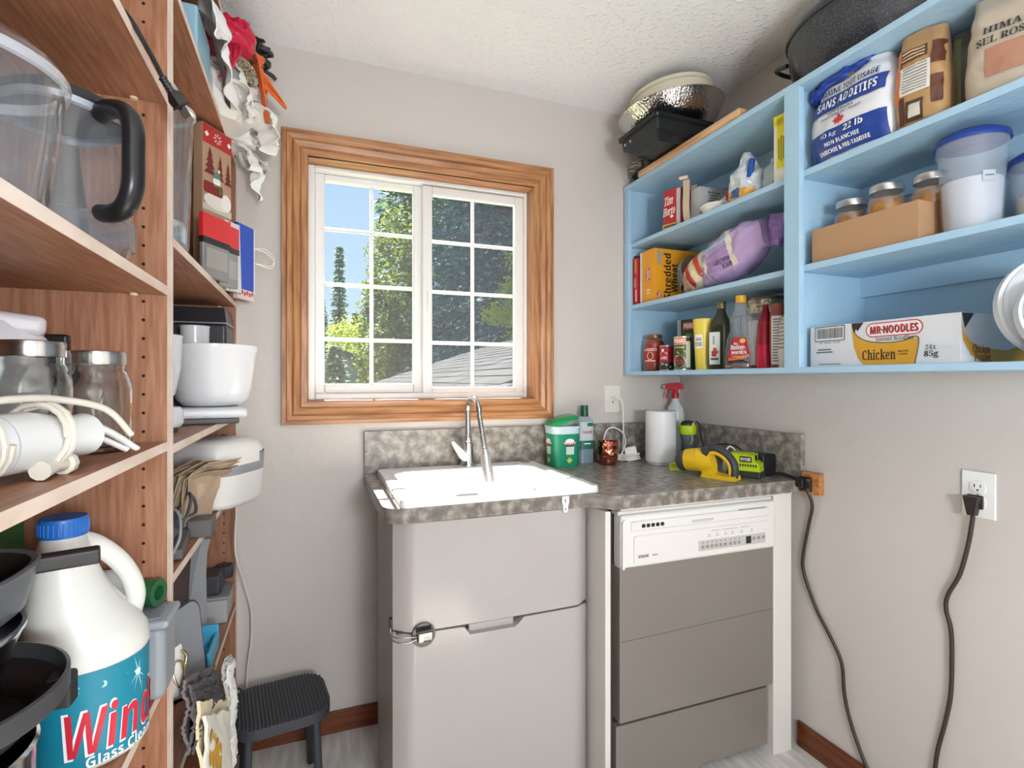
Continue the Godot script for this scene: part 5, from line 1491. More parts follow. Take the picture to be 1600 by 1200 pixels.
func cabinet_right_things():
	var y3 := 1.8393
	var wh := mt("efeeea", 0.45)
	# flour sack
	var bg := bag(0.262, [0.112, 0.12, 0.121, 0.116, 0.102, 0.085], [0.055, 0.068, 0.07, 0.062, 0.05, 0.03], 0.007, 320, 3.0, 30, 64, 7.0)
	var o := thing("flour_sack", "large white and blue flour sack with French lettering on the upper right blue shelf", "sack", Vector3(1.354, y3, -0.985), -90)
	o.scale.y = 0.87
	part("sack", bg[0], mt("dcdcdf", 0.42), o)
	var fs: Callable = bg[1]
	var nb := mt("1f3f8c", 0.4)
	part("band", patch(0.196, 0.05, lifted(fs, 0.002, 0.168, 0.0022), 30, 6), nb, o)
	part("foot_band", patch(0.208, 0.078, lifted(fs, 0.002, 0.046, 0.0022), 32, 8), nb, o)
	var navy := mt("1d2b55", 0.5)
	var put := func(x0: float, y0: float, d: float) -> Callable: return lifted(fs, x0, y0, d)
	txt(o, "FARINE TOUT USAGE", 0.15, 0.018, navy, put.call(0.008, 0.207, 0.0045))
	txt(o, "SANS ADDITIFS", 0.158, 0.026, wh, put.call(0.006, 0.168, 0.005))
	txt(o, "100% GRAINS", 0.07, 0.008, navy, put.call(-0.004, 0.134, 0.0045))
	txt(o, "CANADIENS DE L'OUEST", 0.11, 0.008, navy, put.call(-0.002, 0.122, 0.0045))
	part("leaf_mark", decal([[0, -0.014], [0.002, -0.006], [0.012, -0.007], [0.01, -0.002], [0.017, 0.004], [0.011, 0.006], [0.011, 0.012], [0.005, 0.007], [0.004, 0.014], [0, 0.02], [-0.004, 0.014], [-0.005, 0.007], [-0.011, 0.012], [-0.011, 0.006], [-0.017, 0.004], [-0.01, -0.002], [-0.012, -0.007], [-0.002, -0.006]], put.call(-0.004, 0.101, 0.0026)), mt("c22a30", 0.45), o, "", 0.0)
	txt(o, "10 kg", 0.046, 0.016, wh, put.call(-0.035, 0.068, 0.005), false, false, 0.2)
	txt(o, "22 lb", 0.05, 0.018, wh, put.call(0.034, 0.071, 0.005), true, false, 0.1)
	txt(o, "NON BLANCHIE", 0.092, 0.011, wh, put.call(0.002, 0.043, 0.005))
	txt(o, "ENRICHIE & PRE-TAMISEE", 0.136, 0.011, wh, put.call(0.002, 0.023, 0.005))
	part("wheat_mark", patch(0.05, 0.016, put.call(-0.012, 0.243, 0.003), 8, 3), mt("b8912f", 0.45), o)
	part("arc_mark", G.new().sheet(func(u: float, v: float) -> Vector3: return (lifted(fs, 0.0, 0.0, 0.003) as Callable).call((u - 0.5) * 0.13 - 0.01, 0.236 - 0.016 * sin(u * PI) + 0.012 * u + v * 0.004), 20, 1), mt("2b2c33", 0.5), o)
	var fold := bag(0.05, [0.085, 0.098, 0.09, 0.07], [0.03, 0.04, 0.036, 0.02], 0.013, 321, 2.4, 16, 56, 20.0)
	part("folded_top", fold[0].moved(Transform3D(Basis(Vector3.BACK, deg_to_rad(12)) * Basis(Vector3.RIGHT, deg_to_rad(12)), Vector3(-0.035, 0.232, 0.006))), mt("1d3f9a", 0.35), o, "blue crumpled top of the sack")
	# brown printed bag
	bg = bag(0.25, [0.05, 0.054, 0.054, 0.05, 0.046, 0.042], [0.04, 0.045, 0.045, 0.04, 0.032, 0.02], 0.006, 322, 3.2, 26, 48, 11.0)
	o = thing("brown_food_bag", "tan and brown printed food bag with an orange edge right of the flour sack", "bag", Vector3(1.348, y3, -0.824), -76)
	o.scale.y = 0.9
	part("bag", bg[0], mt("b08a5c", 0.36), o)
	var bf: Callable = bg[1]
	for p in [[-0.012, 0.19, 0.056, 0.03, "5c3320"], [0.036, 0.175, 0.022, 0.06, "5a2f1c"], [-0.006, 0.04, 0.034, 0.055, "4c3626"], [0.036, 0.08, 0.02, 0.07, "5a2f1c"]]:
		part("panel", patch(p[2], p[3], lifted(bf, p[0], p[1], 0.0025), 10, 8), mt(p[4], 0.4), o)
	part("label", patch(0.06, 0.075, lifted(bf, -0.006, 0.122, 0.003), 10, 10), mt("d8d4cc", 0.4), o)
	for k in 9:
		part("print_line", patch(0.048, 0.0035, lifted(bf, -0.006, 0.092 + 0.0078 * k, 0.0036), 6, 1), mt("8b857e", 0.5), o)
	for k in 3:
		part("print_line", patch(0.046, 0.0035, lifted(bf, -0.012, 0.181 + 0.009 * k, 0.0034), 6, 1), mt("d9c09c", 0.5), o)
	part("barcode", patch(0.024, 0.034, lifted(bf, -0.006, 0.04, 0.0036), 6, 6), mt("cfc5b8", 0.45), o)
	part("orange_edge", patch(0.012, 0.14, lifted(bf, -0.042, 0.14, 0.0035), 4, 14), mt("d9752c", 0.35), o)
	part("dark_edge", patch(0.012, 0.07, lifted(bf, -0.032, 0.045, 0.0035), 4, 8), mt("53301e", 0.4), o)
	# grey bag behind
	bg = bag(0.22, [0.05, 0.052, 0.05, 0.044], [0.028, 0.03, 0.028, 0.012], 0.006, 323, 2.8, 22, 44, 12.0)
	o = thing("grey_food_bag", "grey and olive printed bag squeezed behind the brown food bag", "bag", Vector3(1.435, y3, -0.765), -66)
	part("bag", bg[0], mt("6f675f", 0.4), o)
	part("green_strip", patch(0.014, 0.17, lifted(bg[1], -0.034, 0.12, 0.0025), 3, 12), mt("8f9468", 0.4), o)
	txt(o, "O", 0.038, 0.05, mt("3a2f2c", 0.5), lifted(bg[1], 0.006, 0.13, 0.003))
	txt(o, "que", 0.034, 0.016, mt("2f2826", 0.5), lifted(bg[1], 0.004, 0.088, 0.003), false, true, 0.3)
	# beige salt bag
	bg = bag(0.235, [0.066, 0.068, 0.064, 0.058, 0.05], [0.042, 0.046, 0.042, 0.03, 0.014], 0.006, 324, 2.8, 24, 52, 10.0)
	o = thing("salt_bag", "translucent beige bag of pink salt right of the brown food bag", "bag", Vector3(1.36, y3, -0.672), -76)
	o.scale.y = 0.94
	part("bag", bg[0], mt("b5a692", 0.36), o)
	part("salt_window", patch(0.085, 0.062, lifted(bg[1], 0.018, 0.075, 0.0022), 14, 8), mt("a8785f", 0.45), o)
	var sr := mt("2c2a24", 0.5)
	txt(o, "HIMA", 0.06, 0.017, sr, lifted(bg[1], 0.0, 0.15, 0.003), true, true)
	txt(o, "SEL ROSE", 0.088, 0.017, sr, lifted(bg[1], 0.004, 0.124, 0.003), true, true)
	# ---- middle shelf of the right bay
	var y2 := 1.5743
	o = thing("cardboard_tray", "shallow brown cardboard tray holding jars of peaches on the middle right blue shelf", "cardboard tray", Vector3(1.365, y2, -0.947), -90)
	o.scale.x = 0.95
	var kr := mt("b08a66", 0.75)
	part("front_wall", G.new().box(Vector3(0, 0.046, 0.063), Vector3(0.29, 0.092, 0.004)), kr, o)
	part("back_wall", G.new().box(Vector3(0, 0.046, -0.143), Vector3(0.29, 0.092, 0.004)), kr, o)
	part("side_wall", G.new().box(Vector3(0.143, 0.046, -0.04), Vector3(0.004, 0.092, 0.202)), kr, o)
	part("side_wall", G.new().box(Vector3(-0.143, 0.046, -0.04), Vector3(0.004, 0.092, 0.202)), kr, o)
	part("floor", G.new().box(Vector3(0, 0.002, -0.04), Vector3(0.282, 0.004, 0.202)), kr, o)
	var pj := [["jar of peaches at the left end of the cardboard tray, lowest of the row", 1.384, -1.032, 0.162, 4.0], ["jar of peaches in the middle of the cardboard tray, its lid highest", 1.378, -0.934, 0.17, 0.0], ["jar of peaches at the right of the cardboard tray beside the blue-lidded canister", 1.396, -0.838, 0.166, -2.0]]
	for p in pj:
		o = thing("peach_jar", "glass " + p[0], "jar", Vector3(p[1], y2 + 0.0045, p[2]), -90, "jars of peaches in the tray")
		var h: float = p[3]
		part("glass", G.new().lathe([[0, 0], [0.036, 0], [0.041, 0.005], [0.042, 0.02], [0.042, h - 0.05], [0.039, h - 0.034], [0.034, h - 0.026], [0.0335, h - 0.018]], 36), clear("e0d4b8", 0.05, 0.03), o)
		part("syrup", G.new().lathe([[0, 0.002], [0.036, 0.002], [0.0405, 0.006], [0.0405, h - 0.05], [0.0375, h - 0.036], [0, h - 0.036]], 32), clear("c98a2e", 0.35, 0.06), o)
		part("lid", G.new().lathe([[0, h - 0.018], [0.0365, h - 0.018], [0.0375, h - 0.016], [0.0375, h - 0.003], [0.036, h], [0.031, h], [0.03, h - 0.0012], [0, h - 0.0012]], 36), mt("c9c9c6", 0.28, 0.9), o)
		var rr := RandomNumberGenerator.new()
		rr.seed = int(h * 1000)
		for k in 10:
			var a := TAU * (k % 5) / 5.0 + 0.6 * (k / 5) + rr.randf() * 0.3
			part("peach_slice", G.new().lathe([[0, -0.02], [0.012, -0.016], [0.0175, 0.0], [0.012, 0.016], [0, 0.02]], 12, 1.0, 0.8).rot(Vector3(cos(a), 0.3, sin(a)), 60 * rr.randf()).at(cos(a) * 0.021, h - 0.068 - 0.036 * (k / 5) + 0.008 * rr.randf(), sin(a) * 0.021), mt(["d08a28", "d9972f", "c67f22"][k % 3], 0.35), o)
	# canisters with blue lids
	var frost := clear("c9d2dc", 0.3, 0.2)
	var blu := mt("25408f", 0.35)
	for c in [[1.385, -0.75, 0.05, 0.064, 0.212, "tall clear canister of white flour with a blue lid on the middle right shelf", "d9dadf", 0.12, 1.0], [1.468, -0.664, 0.044, 0.054, 0.15, "shorter clear canister with a blue lid at the right edge, right of the tall one", "cdb9a2", 0.07, 1.0]]:
		o = thing("canister", c[5], "canister", Vector3(c[0], y2, c[1]), -60, "blue-lidded canisters")
		var r0: float = c[2]
		var r1: float = c[3]
		var h: float = c[4]
		part("shell", G.new().lathe([[0, 0], [r0, 0], [r0 + 0.002, 0.004], [r1 - 0.004, h - 0.03], [r1, h - 0.026], [r1, h]], 44), frost, o)
		part("contents", G.new().lathe([[0, 0.003], [r0 - 0.002, 0.003], [lerpf(r0, r1, c[7] / h) - 0.004, c[7]], [lerpf(r0, r1, c[7] / h) * 0.4, c[7] + 0.008], [0, c[7] + 0.004]], 36), mt(c[6], 0.85), o)
		part("lid", G.new().lathe([[0, h - 0.004], [r1 + 0.004, h - 0.008], [r1 + 0.0045, h - 0.004], [r1 + 0.002, h + 0.006], [r1 * 0.75, h + 0.017], [0, h + 0.021]], 44), blu, o)
		part("mark", patch(0.024, 0.022, func(x: float, y: float) -> Vector3:
			var rr := lerpf(r0 + 0.002, r1 - 0.004, (h * 0.55 + y) / (h - 0.03)) + 0.0008
			return Vector3(sin(x / rr + 0.5) * rr, h * 0.55 + y, cos(x / rr + 0.5) * rr), 6, 1), mt("b9c0c8", 0.3), o)
		part("mark_line", patch(0.017, 0.003, func(x: float, y: float) -> Vector3:
			var rr := lerpf(r0 + 0.002, r1 - 0.004, (h * 0.55 + y) / (h - 0.03)) + 0.0014
			return Vector3(sin(x / rr + 0.5) * rr, h * 0.55 + y, cos(x / rr + 0.5) * rr), 6, 1), mt("6b7280", 0.4), o)
	# ---- noodle carton
	var y1 := 1.2893
	o = thing("noodle_carton", "long white instant noodle carton with red logo and yellow band on the bottom right shelf", "carton", Vector3(1.435, y1, -0.9145), -90)
	var W := 0.369
	part("body", G.new().box(Vector3(0, 0.055, 0), Vector3(W, 0.11, 0.25), 0.001), mt("d4d6d8", 0.5), o)
	var F := T(0, 0, 0.1256)
	var at := func(x: float, y: float, d: float) -> Transform3D: return T(x, y, 0.1256 + d)
	part("black_wedge", decal([[-0.062, 0.109], [-0.045, 0.109], [-0.055, 0.082], [-0.06, 0.09]], F), mt("2a2726", 0.5), o, "", 0.0)
	part("black_wedge", decal([[-0.062, 0.109], [-0.03, 0.109], [-0.046, 0.088]], at.call(0, 0, 0.0001)), mt("2a2726", 0.5), o, "", 0.0)
	var swoosh := [[-0.063, 0.109], [-0.057, 0.088], [-0.04, 0.07], [-0.01, 0.058], [0.03, 0.054], [0.065, 0.056], [0.1, 0.062], [0.092, 0.0015], [-0.03, 0.0015], [-0.045, 0.02], [-0.056, 0.05]]
	part("yellow_band", decal(swoosh, at.call(0, 0, 0.0003)), mt("d09a2c", 0.5), o, "", 0.0)
	var edge := []
	for p in swoosh:
		edge.append(Vector3(p[0], p[1], 0.1257))
	edge = edge.slice(1, 8)
	part("band_edge", G.new().tube(curve(edge, 5), 0.0011, 4), mt("2a2420", 0.5), o)
	var inkb := mt("231f1c", 0.5)
	var redm := mt("c42f35", 0.45)
	part("logo_ring", decal(rrect(0.134, 0.035, 0.0172, 8, 0.043, 0.087), at.call(0, 0, 0.0004)), redm, o, "", 0.0)
	part("logo_field", decal(rrect(0.129, 0.03, 0.0148, 8, 0.043, 0.087), at.call(0, 0, 0.0007)), mt("e3e2e0", 0.5), o, "", 0.0)
	txt(o, "MR·NOODLES", 0.112, 0.0185, inkb, at.call(0.0445, 0.0858, 0.0009))
	txt(o, "MR·NOODLES", 0.112, 0.0185, redm, at.call(0.043, 0.087, 0.0012))
	txt(o, "Instant Noodles", 0.088, 0.0105, inkb, at.call(0.045, 0.064, 0.0006), false, true)
	txt(o, "Chicken", 0.082, 0.0265, inkb, at.call(0.008, 0.026, 0.0006), true, true)
	txt(o, "SIMULATED", 0.024, 0.004, inkb, at.call(0.066, 0.032, 0.0006))
	txt(o, "FLAVOUR", 0.022, 0.004, inkb, at.call(0.065, 0.025, 0.0006))
	txt(o, "24x", 0.022, 0.011, inkb, at.call(0.126, 0.038, 0.0006), false, true)
	txt(o, "85g", 0.03, 0.017, inkb, at.call(0.127, 0.021, 0.0006), true, true)
	part("barcode_frame", decal(rrect(0.088, 0.04, 0.002, 2, -0.125, 0.088), at.call(0, 0, 0.0003)), inkb, o)
	part("barcode_field", decal(rrect(0.084, 0.036, 0.002, 2, -0.125, 0.088), at.call(0, 0, 0.0005)), mt("d4d6d8", 0.5), o)
	var bars := G.new()
	for k in 30:
		var bw := 0.0008 + 0.0012 * fposmod(k * 0.618, 1.0)
		bars.add(decal(rrect(bw, 0.027, 0.0002, 1, -0.162 + 0.00255 * k, 0.089), at.call(0, 0, 0.0007)))
	part("barcode", bars, inkb, o, "", 0.0)
	lines(o, 0.055, 0.014, 2, mt("55524e", 0.5), at.call(-0.14, 0.042, 0.0004))
	lines(o, 0.09, 0.004, 1, mt("55524e", 0.5), at.call(-0.125, 0.006, 0.0004))
	txt(o, "0 66 20", 0.06, 0.0045, mt("55524e", 0.5), at.call(-0.125, 0.064, 0.0004), false)
	var S := Transform3D(Basis(Vector3.UP, deg_to_rad(90)), Vector3(W / 2 + 0.0006, 0, 0))
	part("end_band", decal([[-0.122, 0.108], [-0.116, 0.07], [-0.095, 0.048], [-0.05, 0.034], [0.04, 0.03], [0.12, 0.05], [0.12, 0.0015], [-0.05, 0.0015], [-0.09, 0.018], [-0.118, 0.05]], S), mt("d09a2c", 0.5), o, "", 0.0)
	part("end_wedge", decal([[-0.122, 0.109], [-0.08, 0.109], [-0.112, 0.075]], S * T(0, 0, 0.0003)), mt("2a2726", 0.5), o, "", 0.0)
	txt(o, "Chicken", 0.062, 0.018, mt("4a2a18", 0.5), S * T(-0.055, 0.032, 0.0005), true, true)
	txt(o, "Poulet", 0.058, 0.018, mt("4a2a18", 0.5), S * T(-0.05, 0.014, 0.0005), true, true)
	# white lids leaning
	for l in [[1.375, -0.6, 0.105, 0.02, 8.0, "round white plastic lid standing on edge right of the noodle carton, nearer the carton"], [1.315, -0.562, 0.08, 0.02, 14.0, "smaller white plastic lid leaning in front of the larger white lid"]]:
		o = thing("white_disc", l[5], "plastic lid", Vector3(l[0], y1 + 0.001, l[1]), 0.0, "white lids")
		var R: float = l[2]
		var th: float = l[3]
		var g := G.new().lathe([[0, 0], [R * 0.9, 0.0], [R * 0.92, 0.003], [R, 0.003], [R, th], [R * 0.97, th + 0.002], [0, th + 0.002]], 56)
		var tilt := Basis(Vector3.UP, deg_to_rad(-38)) * Basis(Vector3.RIGHT, deg_to_rad(90.0 - l[4]))
		part("disc", g.moved(Transform3D(tilt, Vector3(0, R * cos(deg_to_rad(l[4])), 0))), mt("d6dadd", 0.4), o)
		part("rim", G.new().lathe([[R * 0.86, th + 0.002], [R * 0.93, th + 0.0045], [R * 0.86, th + 0.007]], 48).moved(Transform3D(tilt, Vector3(0, R * cos(deg_to_rad(l[4])), 0))), mt("c4c9ce", 0.4), o)

# ---------- on top of the blue cabinet ----------
func cabinet_top_things():
	var y := 2.0885
	var bm := tri_mat(noise_tex(61, 0.012, 4, ["b98a63", "cfa47c", "dcb792"], [0.2, 0.5, 0.85], 256), Vector3(10, 10, 0.8), 0.5)
	solo("cutting_board", G.new().box(Vector3(0, 0.014, 0), Vector3(0.26, 0.028, 0.56), 0.008, 2), bm, "long pale wooden cutting board lying on top of the blue cabinet", "cutting board", Vector3(1.392, y, -1.595))
	# springform pan
	var tin := mt("6a6763", 0.35, 0.8)
	var o := thing("springform_pan", "dark springform cake pan with wire clasp under the hammered bowl", "pan", Vector3(1.352, y + 0.0285, -1.888))
	part("ring", G.new().lathe([[0.086, 0.0], [0.089, 0.001], [0.087, 0.004], [0.087, 0.034], [0.09, 0.036], [0.088, 0.039], [0.085, 0.036], [0.0855, 0.004]], 44), tin, o)
	part("base", G.new().lathe([[0, 0], [0.086, 0.0], [0.086, 0.003], [0, 0.003]], 40), mt("55524e", 0.4, 0.7), o)
	var cl := part("clasp", G.new().box(Vector3(-0.088, 0.019, 0.022), Vector3(0.01, 0.022, 0.05), 0.003), mt("6f6a62", 0.3, 0.8), o)
	for k in 2:
		part("wire", G.new().tube(curve(vs([[-0.09, 0.012 + 0.016 * k, -0.01], [-0.112, 0.008 + 0.018 * k, -0.02], [-0.125, 0.012 + 0.016 * k, 0.005], [-0.118, 0.014 + 0.014 * k, 0.03], [-0.092, 0.016 + 0.008 * k, 0.04]]), 6), 0.0022, 6), mt("8d8780", 0.3, 0.8), cl)
	# roasting pan
	var bk := StandardMaterial3D.new()
	bk.albedo_color = Color("34373a")
	bk.metallic = 0.55
	bk.roughness = 0.28
	o = thing("roasting_pan", "dark non-stick rectangular roasting pan jutting over the cabinet edge under the hammered bowl", "pan", Vector3(1.288, y + 0.0285, -1.682), 0)
	var rg := func(w: float, d: float, yy: float, r: float) -> PackedVector3Array:
		var q := PackedVector3Array()
		for p in rrect(w, d, r, 3):
			q.append(Vector3(p[0], yy, p[1]))
		return q
	part("body", G.new().loft([rg.call(0.2, 0.13, 0.004, 0.01), rg.call(0.22, 0.15, 0.0, 0.012), rg.call(0.28, 0.21, 0.022, 0.015), rg.call(0.3, 0.225, 0.026, 0.012), rg.call(0.306, 0.23, 0.062, 0.012), rg.call(0.325, 0.248, 0.064, 0.014), rg.call(0.327, 0.25, 0.068, 0.014), rg.call(0.318, 0.241, 0.068, 0.014), rg.call(0.322, 0.245, 0.074, 0.014), rg.call(0.33, 0.253, 0.077, 0.014), rg.call(0.29, 0.215, 0.077, 0.012), rg.call(0.27, 0.195, 0.03, 0.012)]), bk, o, "", 30.0)
	for z in [-0.05, -0.085]:
		part("hole", G.new().lathe([[0, 0], [0.005, 0], [0.005, 0.001], [0, 0.001]], 12).rot(Vector3.BACK, 90).at(-0.1525, 0.044, z), mt("cfcdc8", 0.4), o)
	part("fold", G.new().prism(pv2([[-0.05, 0], [0.04, 0], [0.03, 0.012], [-0.04, 0.012]]), -0.02, 0.02).at(-0.02, 0.012, 0.085), bk, o)
	# hammered bowl
	var hm := StandardMaterial3D.new()
	hm.albedo_color = Color("c9c8c6")
	hm.metallic = 1.0
	hm.roughness = 0.2
	hm.uv1_triplanar = true
	hm.uv1_scale = Vector3.ONE * 7.0
	bump(hm, noise_tex(55, 0.08, 1, [], [], 256, FastNoiseLite.TYPE_CELLULAR), 0.22)
	o = thing("hammered_bowl", "wide shallow hammered silver bowl tilted on the roasting pan near the ceiling", "bowl", Vector3(1.33, y + 0.1, -1.728), -20.7)
	var tilt := Transform3D(Basis(Vector3.BACK, deg_to_rad(7)), Vector3(0, 0.012, 0))
	part("bowl", G.new().lathe([[0, 0], [0.07, 0.001], [0.13, 0.02], [0.175, 0.055], [0.196, 0.092], [0.202, 0.1], [0.199, 0.103], [0.192, 0.096], [0.17, 0.06], [0.125, 0.025], [0.07, 0.006], [0, 0.005]], 64).moved(tilt), hm, o)
	o = thing("cream_bowl", "large cream ceramic bowl nested in the hammered silver bowl", "bowl", Vector3(1.338, y + 0.13, -1.728), -20.7)
	part("bowl", G.new().lathe([[0, 0], [0.08, 0.0], [0.09, 0.006], [0.13, 0.04], [0.148, 0.09], [0.152, 0.128], [0.157, 0.131], [0.157, 0.142], [0.153, 0.146], [0.146, 0.142], [0.14, 0.09], [0.12, 0.045], [0.08, 0.012], [0, 0.012]], 56).moved(tilt), mt("d8d0b8", 0.3), o)
	# roaster
	var sp := tri_mat(noise_tex(63, 0.32, 1, ["24262a", "2b2d31", "3a3c41", "c9cacb"], [0.0, 0.72, 0.8, 0.9], 512), Vector3.ONE * 3.0, 0.16, false)
	o = thing("roaster", "big black speckled enamel roaster on top of the blue cabinet at the ceiling", "roaster", Vector3(1.42, y, -1.03), 0)
	part("body", G.new().lathe([[0, 0], [0.8, 0.0], [0.88, 0.012], [0.97, 0.09], [1.0, 0.15], [1.03, 0.152], [1.03, 0.16], [0.99, 0.16], [0.95, 0.09], [0.85, 0.02], [0, 0.02]].map(func(p): return [p[0] * 0.15, p[1]]), 60, 1.0, 1.36), sp, o)
	part("handle", G.new().tube(curve(vs([[-0.05, 0.13, -0.2], [-0.05, 0.135, -0.24], [0.0, 0.135, -0.25], [0.05, 0.135, -0.24], [0.05, 0.13, -0.2]]), 6), 0.007, 10), sp, o)
	part("lid", G.new().lathe([[0.152, 0.161], [0.15, 0.175], [0.12, 0.215], [0.06, 0.24], [0, 0.245]], 60, 1.0, 1.36), sp, o)

# ---------- beech shelf unit on the left ----------
func shelf_unit():
	var u := thing("shelf_unit", "tall beech-laminate shelf unit with pale edges and rows of peg holes on the left", "shelf unit")
	var xf := -0.234
	var xb := -0.61
	for p in [[-1.096, -1.078], [-1.117, -1.099], [-1.993, -1.975], [-0.166, -0.148]]:
		var pn := part("side_panel", G.new().span(xb, xf - 0.001, 0.0, 2.3, p[0], p[1]), beech_v, u)
		part("edge_band", G.new().span(xf - 0.001, xf, 0.0, 2.3, p[0], p[1], 0.0006), beech_edge, pn)
	part("back_panel", G.new().span(xb - 0.006, xb, 0.0, 2.3, -1.993, -0.148), beech_v, u)
	for s in [[-1.0775, -0.1665, [1.748, 1.4155, 1.1455, 0.74, 0.4, 0.1, 2.1]], [-1.9745, -1.1175, [1.981, 1.5105, 1.1355, 0.9, 0.512, 0.1, 2.29]]]:
		for y in s[2]:
			var sh := part("shelf", G.new().span(xb, xf - 0.001, y - 0.016, y, s[0], s[1]), beech_h, u)
			part("edge_band", G.new().span(xf - 0.001, xf, y - 0.016, y, s[0], s[1], 0.0006), beech_edge, sh)
	# peg holes, 32 mm apart, front row and back row
	var hole := to_mesh(G.new().lathe([[0, 0], [0.0027, 0], [0.0027, 0.0004], [0, 0.0004]], 10).rot(Vector3.RIGHT, 90))
	var hm := mt("1a100b", 0.9)
	for f in [[-1.0779, -0.27], [-1.0779, -0.55], [-1.9749, -0.27], [-1.9749, -0.55]]:
		for k in 58:
			var o := MeshInstance3D.new()
			o.mesh = hole
			o.material_override = hm
			o.name = "peg_hole"
			u.add_child(o, true)
			o.position = Vector3(f[1], 0.3 + 0.032 * k - 0.0005, f[0])
	# shelf pins under the shelves
	for s in [[-1.078, 1.732], [-1.078, 1.3995], [-1.975, 1.4945]]:
		part("shelf_pin", G.new().lathe([[0, -0.004], [0.006, -0.004], [0.006, 0], [0, 0]], 12).at(-0.282, s[1], s[0] + 0.008), mt("e0c7a8", 0.4), u)

func near_bay_things():
	# power cord drooping from the upper shelf
	var c := thing("dangling_cord", "black two-prong power cord and plug dangling from the upper left shelf", "cord")
	var bk := mt("26262a", 0.45)
	part("cable", G.new().tube(curve(vs([[-0.29, 1.7525, -0.8], [-0.25, 1.7535, -0.84], [-0.236, 1.7525, -0.868], [-0.2275, 1.742, -0.9], [-0.22, 1.73, -0.93], [-0.2135, 1.716, -0.956]]), 7), 0.0034, 8), bk, c)
	var d := Vector3(0.024, -0.037, -0.014).normalized()
	var p0 := Vector3(-0.2145, 1.7175, -0.9545)
	var rel := []
	for k in 5:
		rel.append(G.new().tube([p0 + d * 0.0045 * k, p0 + d * (0.0045 * k + 0.003)], 0.0062 - 0.0004 * (k % 2), 10))
	var sr := G.new()
	for g in rel:
		sr.add(g)
	sr.add(G.new().tube([p0, p0 + d * 0.024], 0.0045, 10))
	part("strain_relief", sr, bk, c)
	var b := Basis.looking_at(d, Vector3.UP)
	part("plug_body", G.new().loft([PackedVector3Array(vs([[0.006, -0.005, 0], [0.006, 0.005, 0], [-0.006, 0.005, 0], [-0.006, -0.005, 0]])), PackedVector3Array(vs([[0.0115, -0.008, -0.01], [0.0115, 0.008, -0.01], [-0.0115, 0.008, -0.01], [-0.0115, -0.008, -0.01]])), PackedVector3Array(vs([[0.0105, -0.007, -0.021], [0.0105, 0.007, -0.021], [-0.0105, 0.007, -0.021], [-0.0105, -0.007, -0.021]]))]).moved(Transform3D(b, p0 + d * 0.021)), bk, c)
	part("plug_flange", G.new().box(Vector3(0, 0, -0.0215), Vector3(0.026, 0.017, 0.0026), 0.001).moved(Transform3D(b, p0 + d * 0.021)), bk, c)
	for sg in [-1, 1]:
		part("prong", G.new().box(Vector3(0.0058 * sg, 0, -0.03), Vector3(0.0018, 0.006, 0.018), 0.0005).moved(Transform3D(b, p0 + d * 0.021)), mt("4a4540", 0.25, 0.9), c)
	# ---- big clear bowls on the second shelf
	var y := 1.4158
	var cl := clear("dfe7ee", 0.05, 0.02)
	var edge := clear("e8eef6", 0.3, 0.04)
	var o := thing("mixing_jug", "large clear plastic lidded bowl at the left edge of the second shelf", "bowl", Vector3(-0.352, y, -0.705), 0)
	part("bowl", G.new().lathe([[0, 0.002], [0.075, 0.0], [0.082, 0.006], [0.094, 0.09], [0.099, 0.15], [0.102, 0.152], [0.102, 0.16], [0.098, 0.16], [0.094, 0.15], [0.089, 0.09], [0.077, 0.012], [0, 0.008]], 56), cl, o)
	part("rim", G.new().lathe([[0.0985, 0.152], [0.1035, 0.153], [0.1045, 0.158], [0.1035, 0.163], [0.0985, 0.164], [0.0985, 0.152]], 56), edge, o)
	part("lid", G.new().lathe([[0.099, 0.164], [0.098, 0.172], [0.085, 0.184], [0.04, 0.192], [0, 0.193]], 56), cl, o)
	part("blade_hub", G.new().lathe([[0, 0.01], [0.02, 0.01], [0.018, 0.03], [0.012, 0.1], [0.01, 0.14], [0, 0.142]], 20), mt("33353a", 0.35), o)
	part("lid_knob", G.new().lathe([[0, 0.193], [0.02, 0.193], [0.024, 0.2], [0.022, 0.214], [0.012, 0.22], [0, 0.221]], 24), mt("22242a", 0.35), o)
	part("blade", G.new().prism(pv2([[-0.065, 0], [0.0, -0.012], [0.065, 0.0], [0.0, 0.012]]), 0, 0.002).rot(Vector3.RIGHT, -90).at(0, 0.035, 0), steel_m, o)
	o = thing("blender_pitcher", "clear blender pitcher with dark base band and a black loop handle beside the clear bowl", "pitcher", Vector3(-0.312, y, -0.882), -38)
	part("jar", G.new().lathe([[0, 0.003], [0.058, 0.0], [0.066, 0.01], [0.068, 0.03], [0.07, 0.17], [0.0705, 0.188], [0.067, 0.188], [0.064, 0.17], [0.062, 0.03], [0.055, 0.014], [0, 0.012]], 52, 1, 1, 0, TAU, 3.0), cl, o)
	part("base_band", G.new().lathe([[0.069, 0.016], [0.0715, 0.018], [0.0725, 0.05], [0.0705, 0.054], [0.069, 0.05]], 52, 1, 1, 0, TAU, 3.0), clear("7c838c", 0.3, 0.05), o)
	part("rim", G.new().lathe([[0.069, 0.182], [0.0735, 0.184], [0.0735, 0.192], [0.069, 0.193], [0.066, 0.188]], 52, 1, 1, 0, TAU, 3.0), mt("b4bcc6", 0.2, 0.5), o)
	part("dark_insert", G.new().lathe([[0, 0.02], [0.03, 0.02], [0.026, 0.06], [0.016, 0.15], [0, 0.152]], 24), mt("4a4844", 0.4), o)
	part("lid", G.new().lathe([[0, 0.192], [0.071, 0.192], [0.073, 0.196], [0.07, 0.206], [0.03, 0.21], [0, 0.21]], 48, 1, 1, 0, TAU, 3.0), mt("1d1e21", 0.35), o)
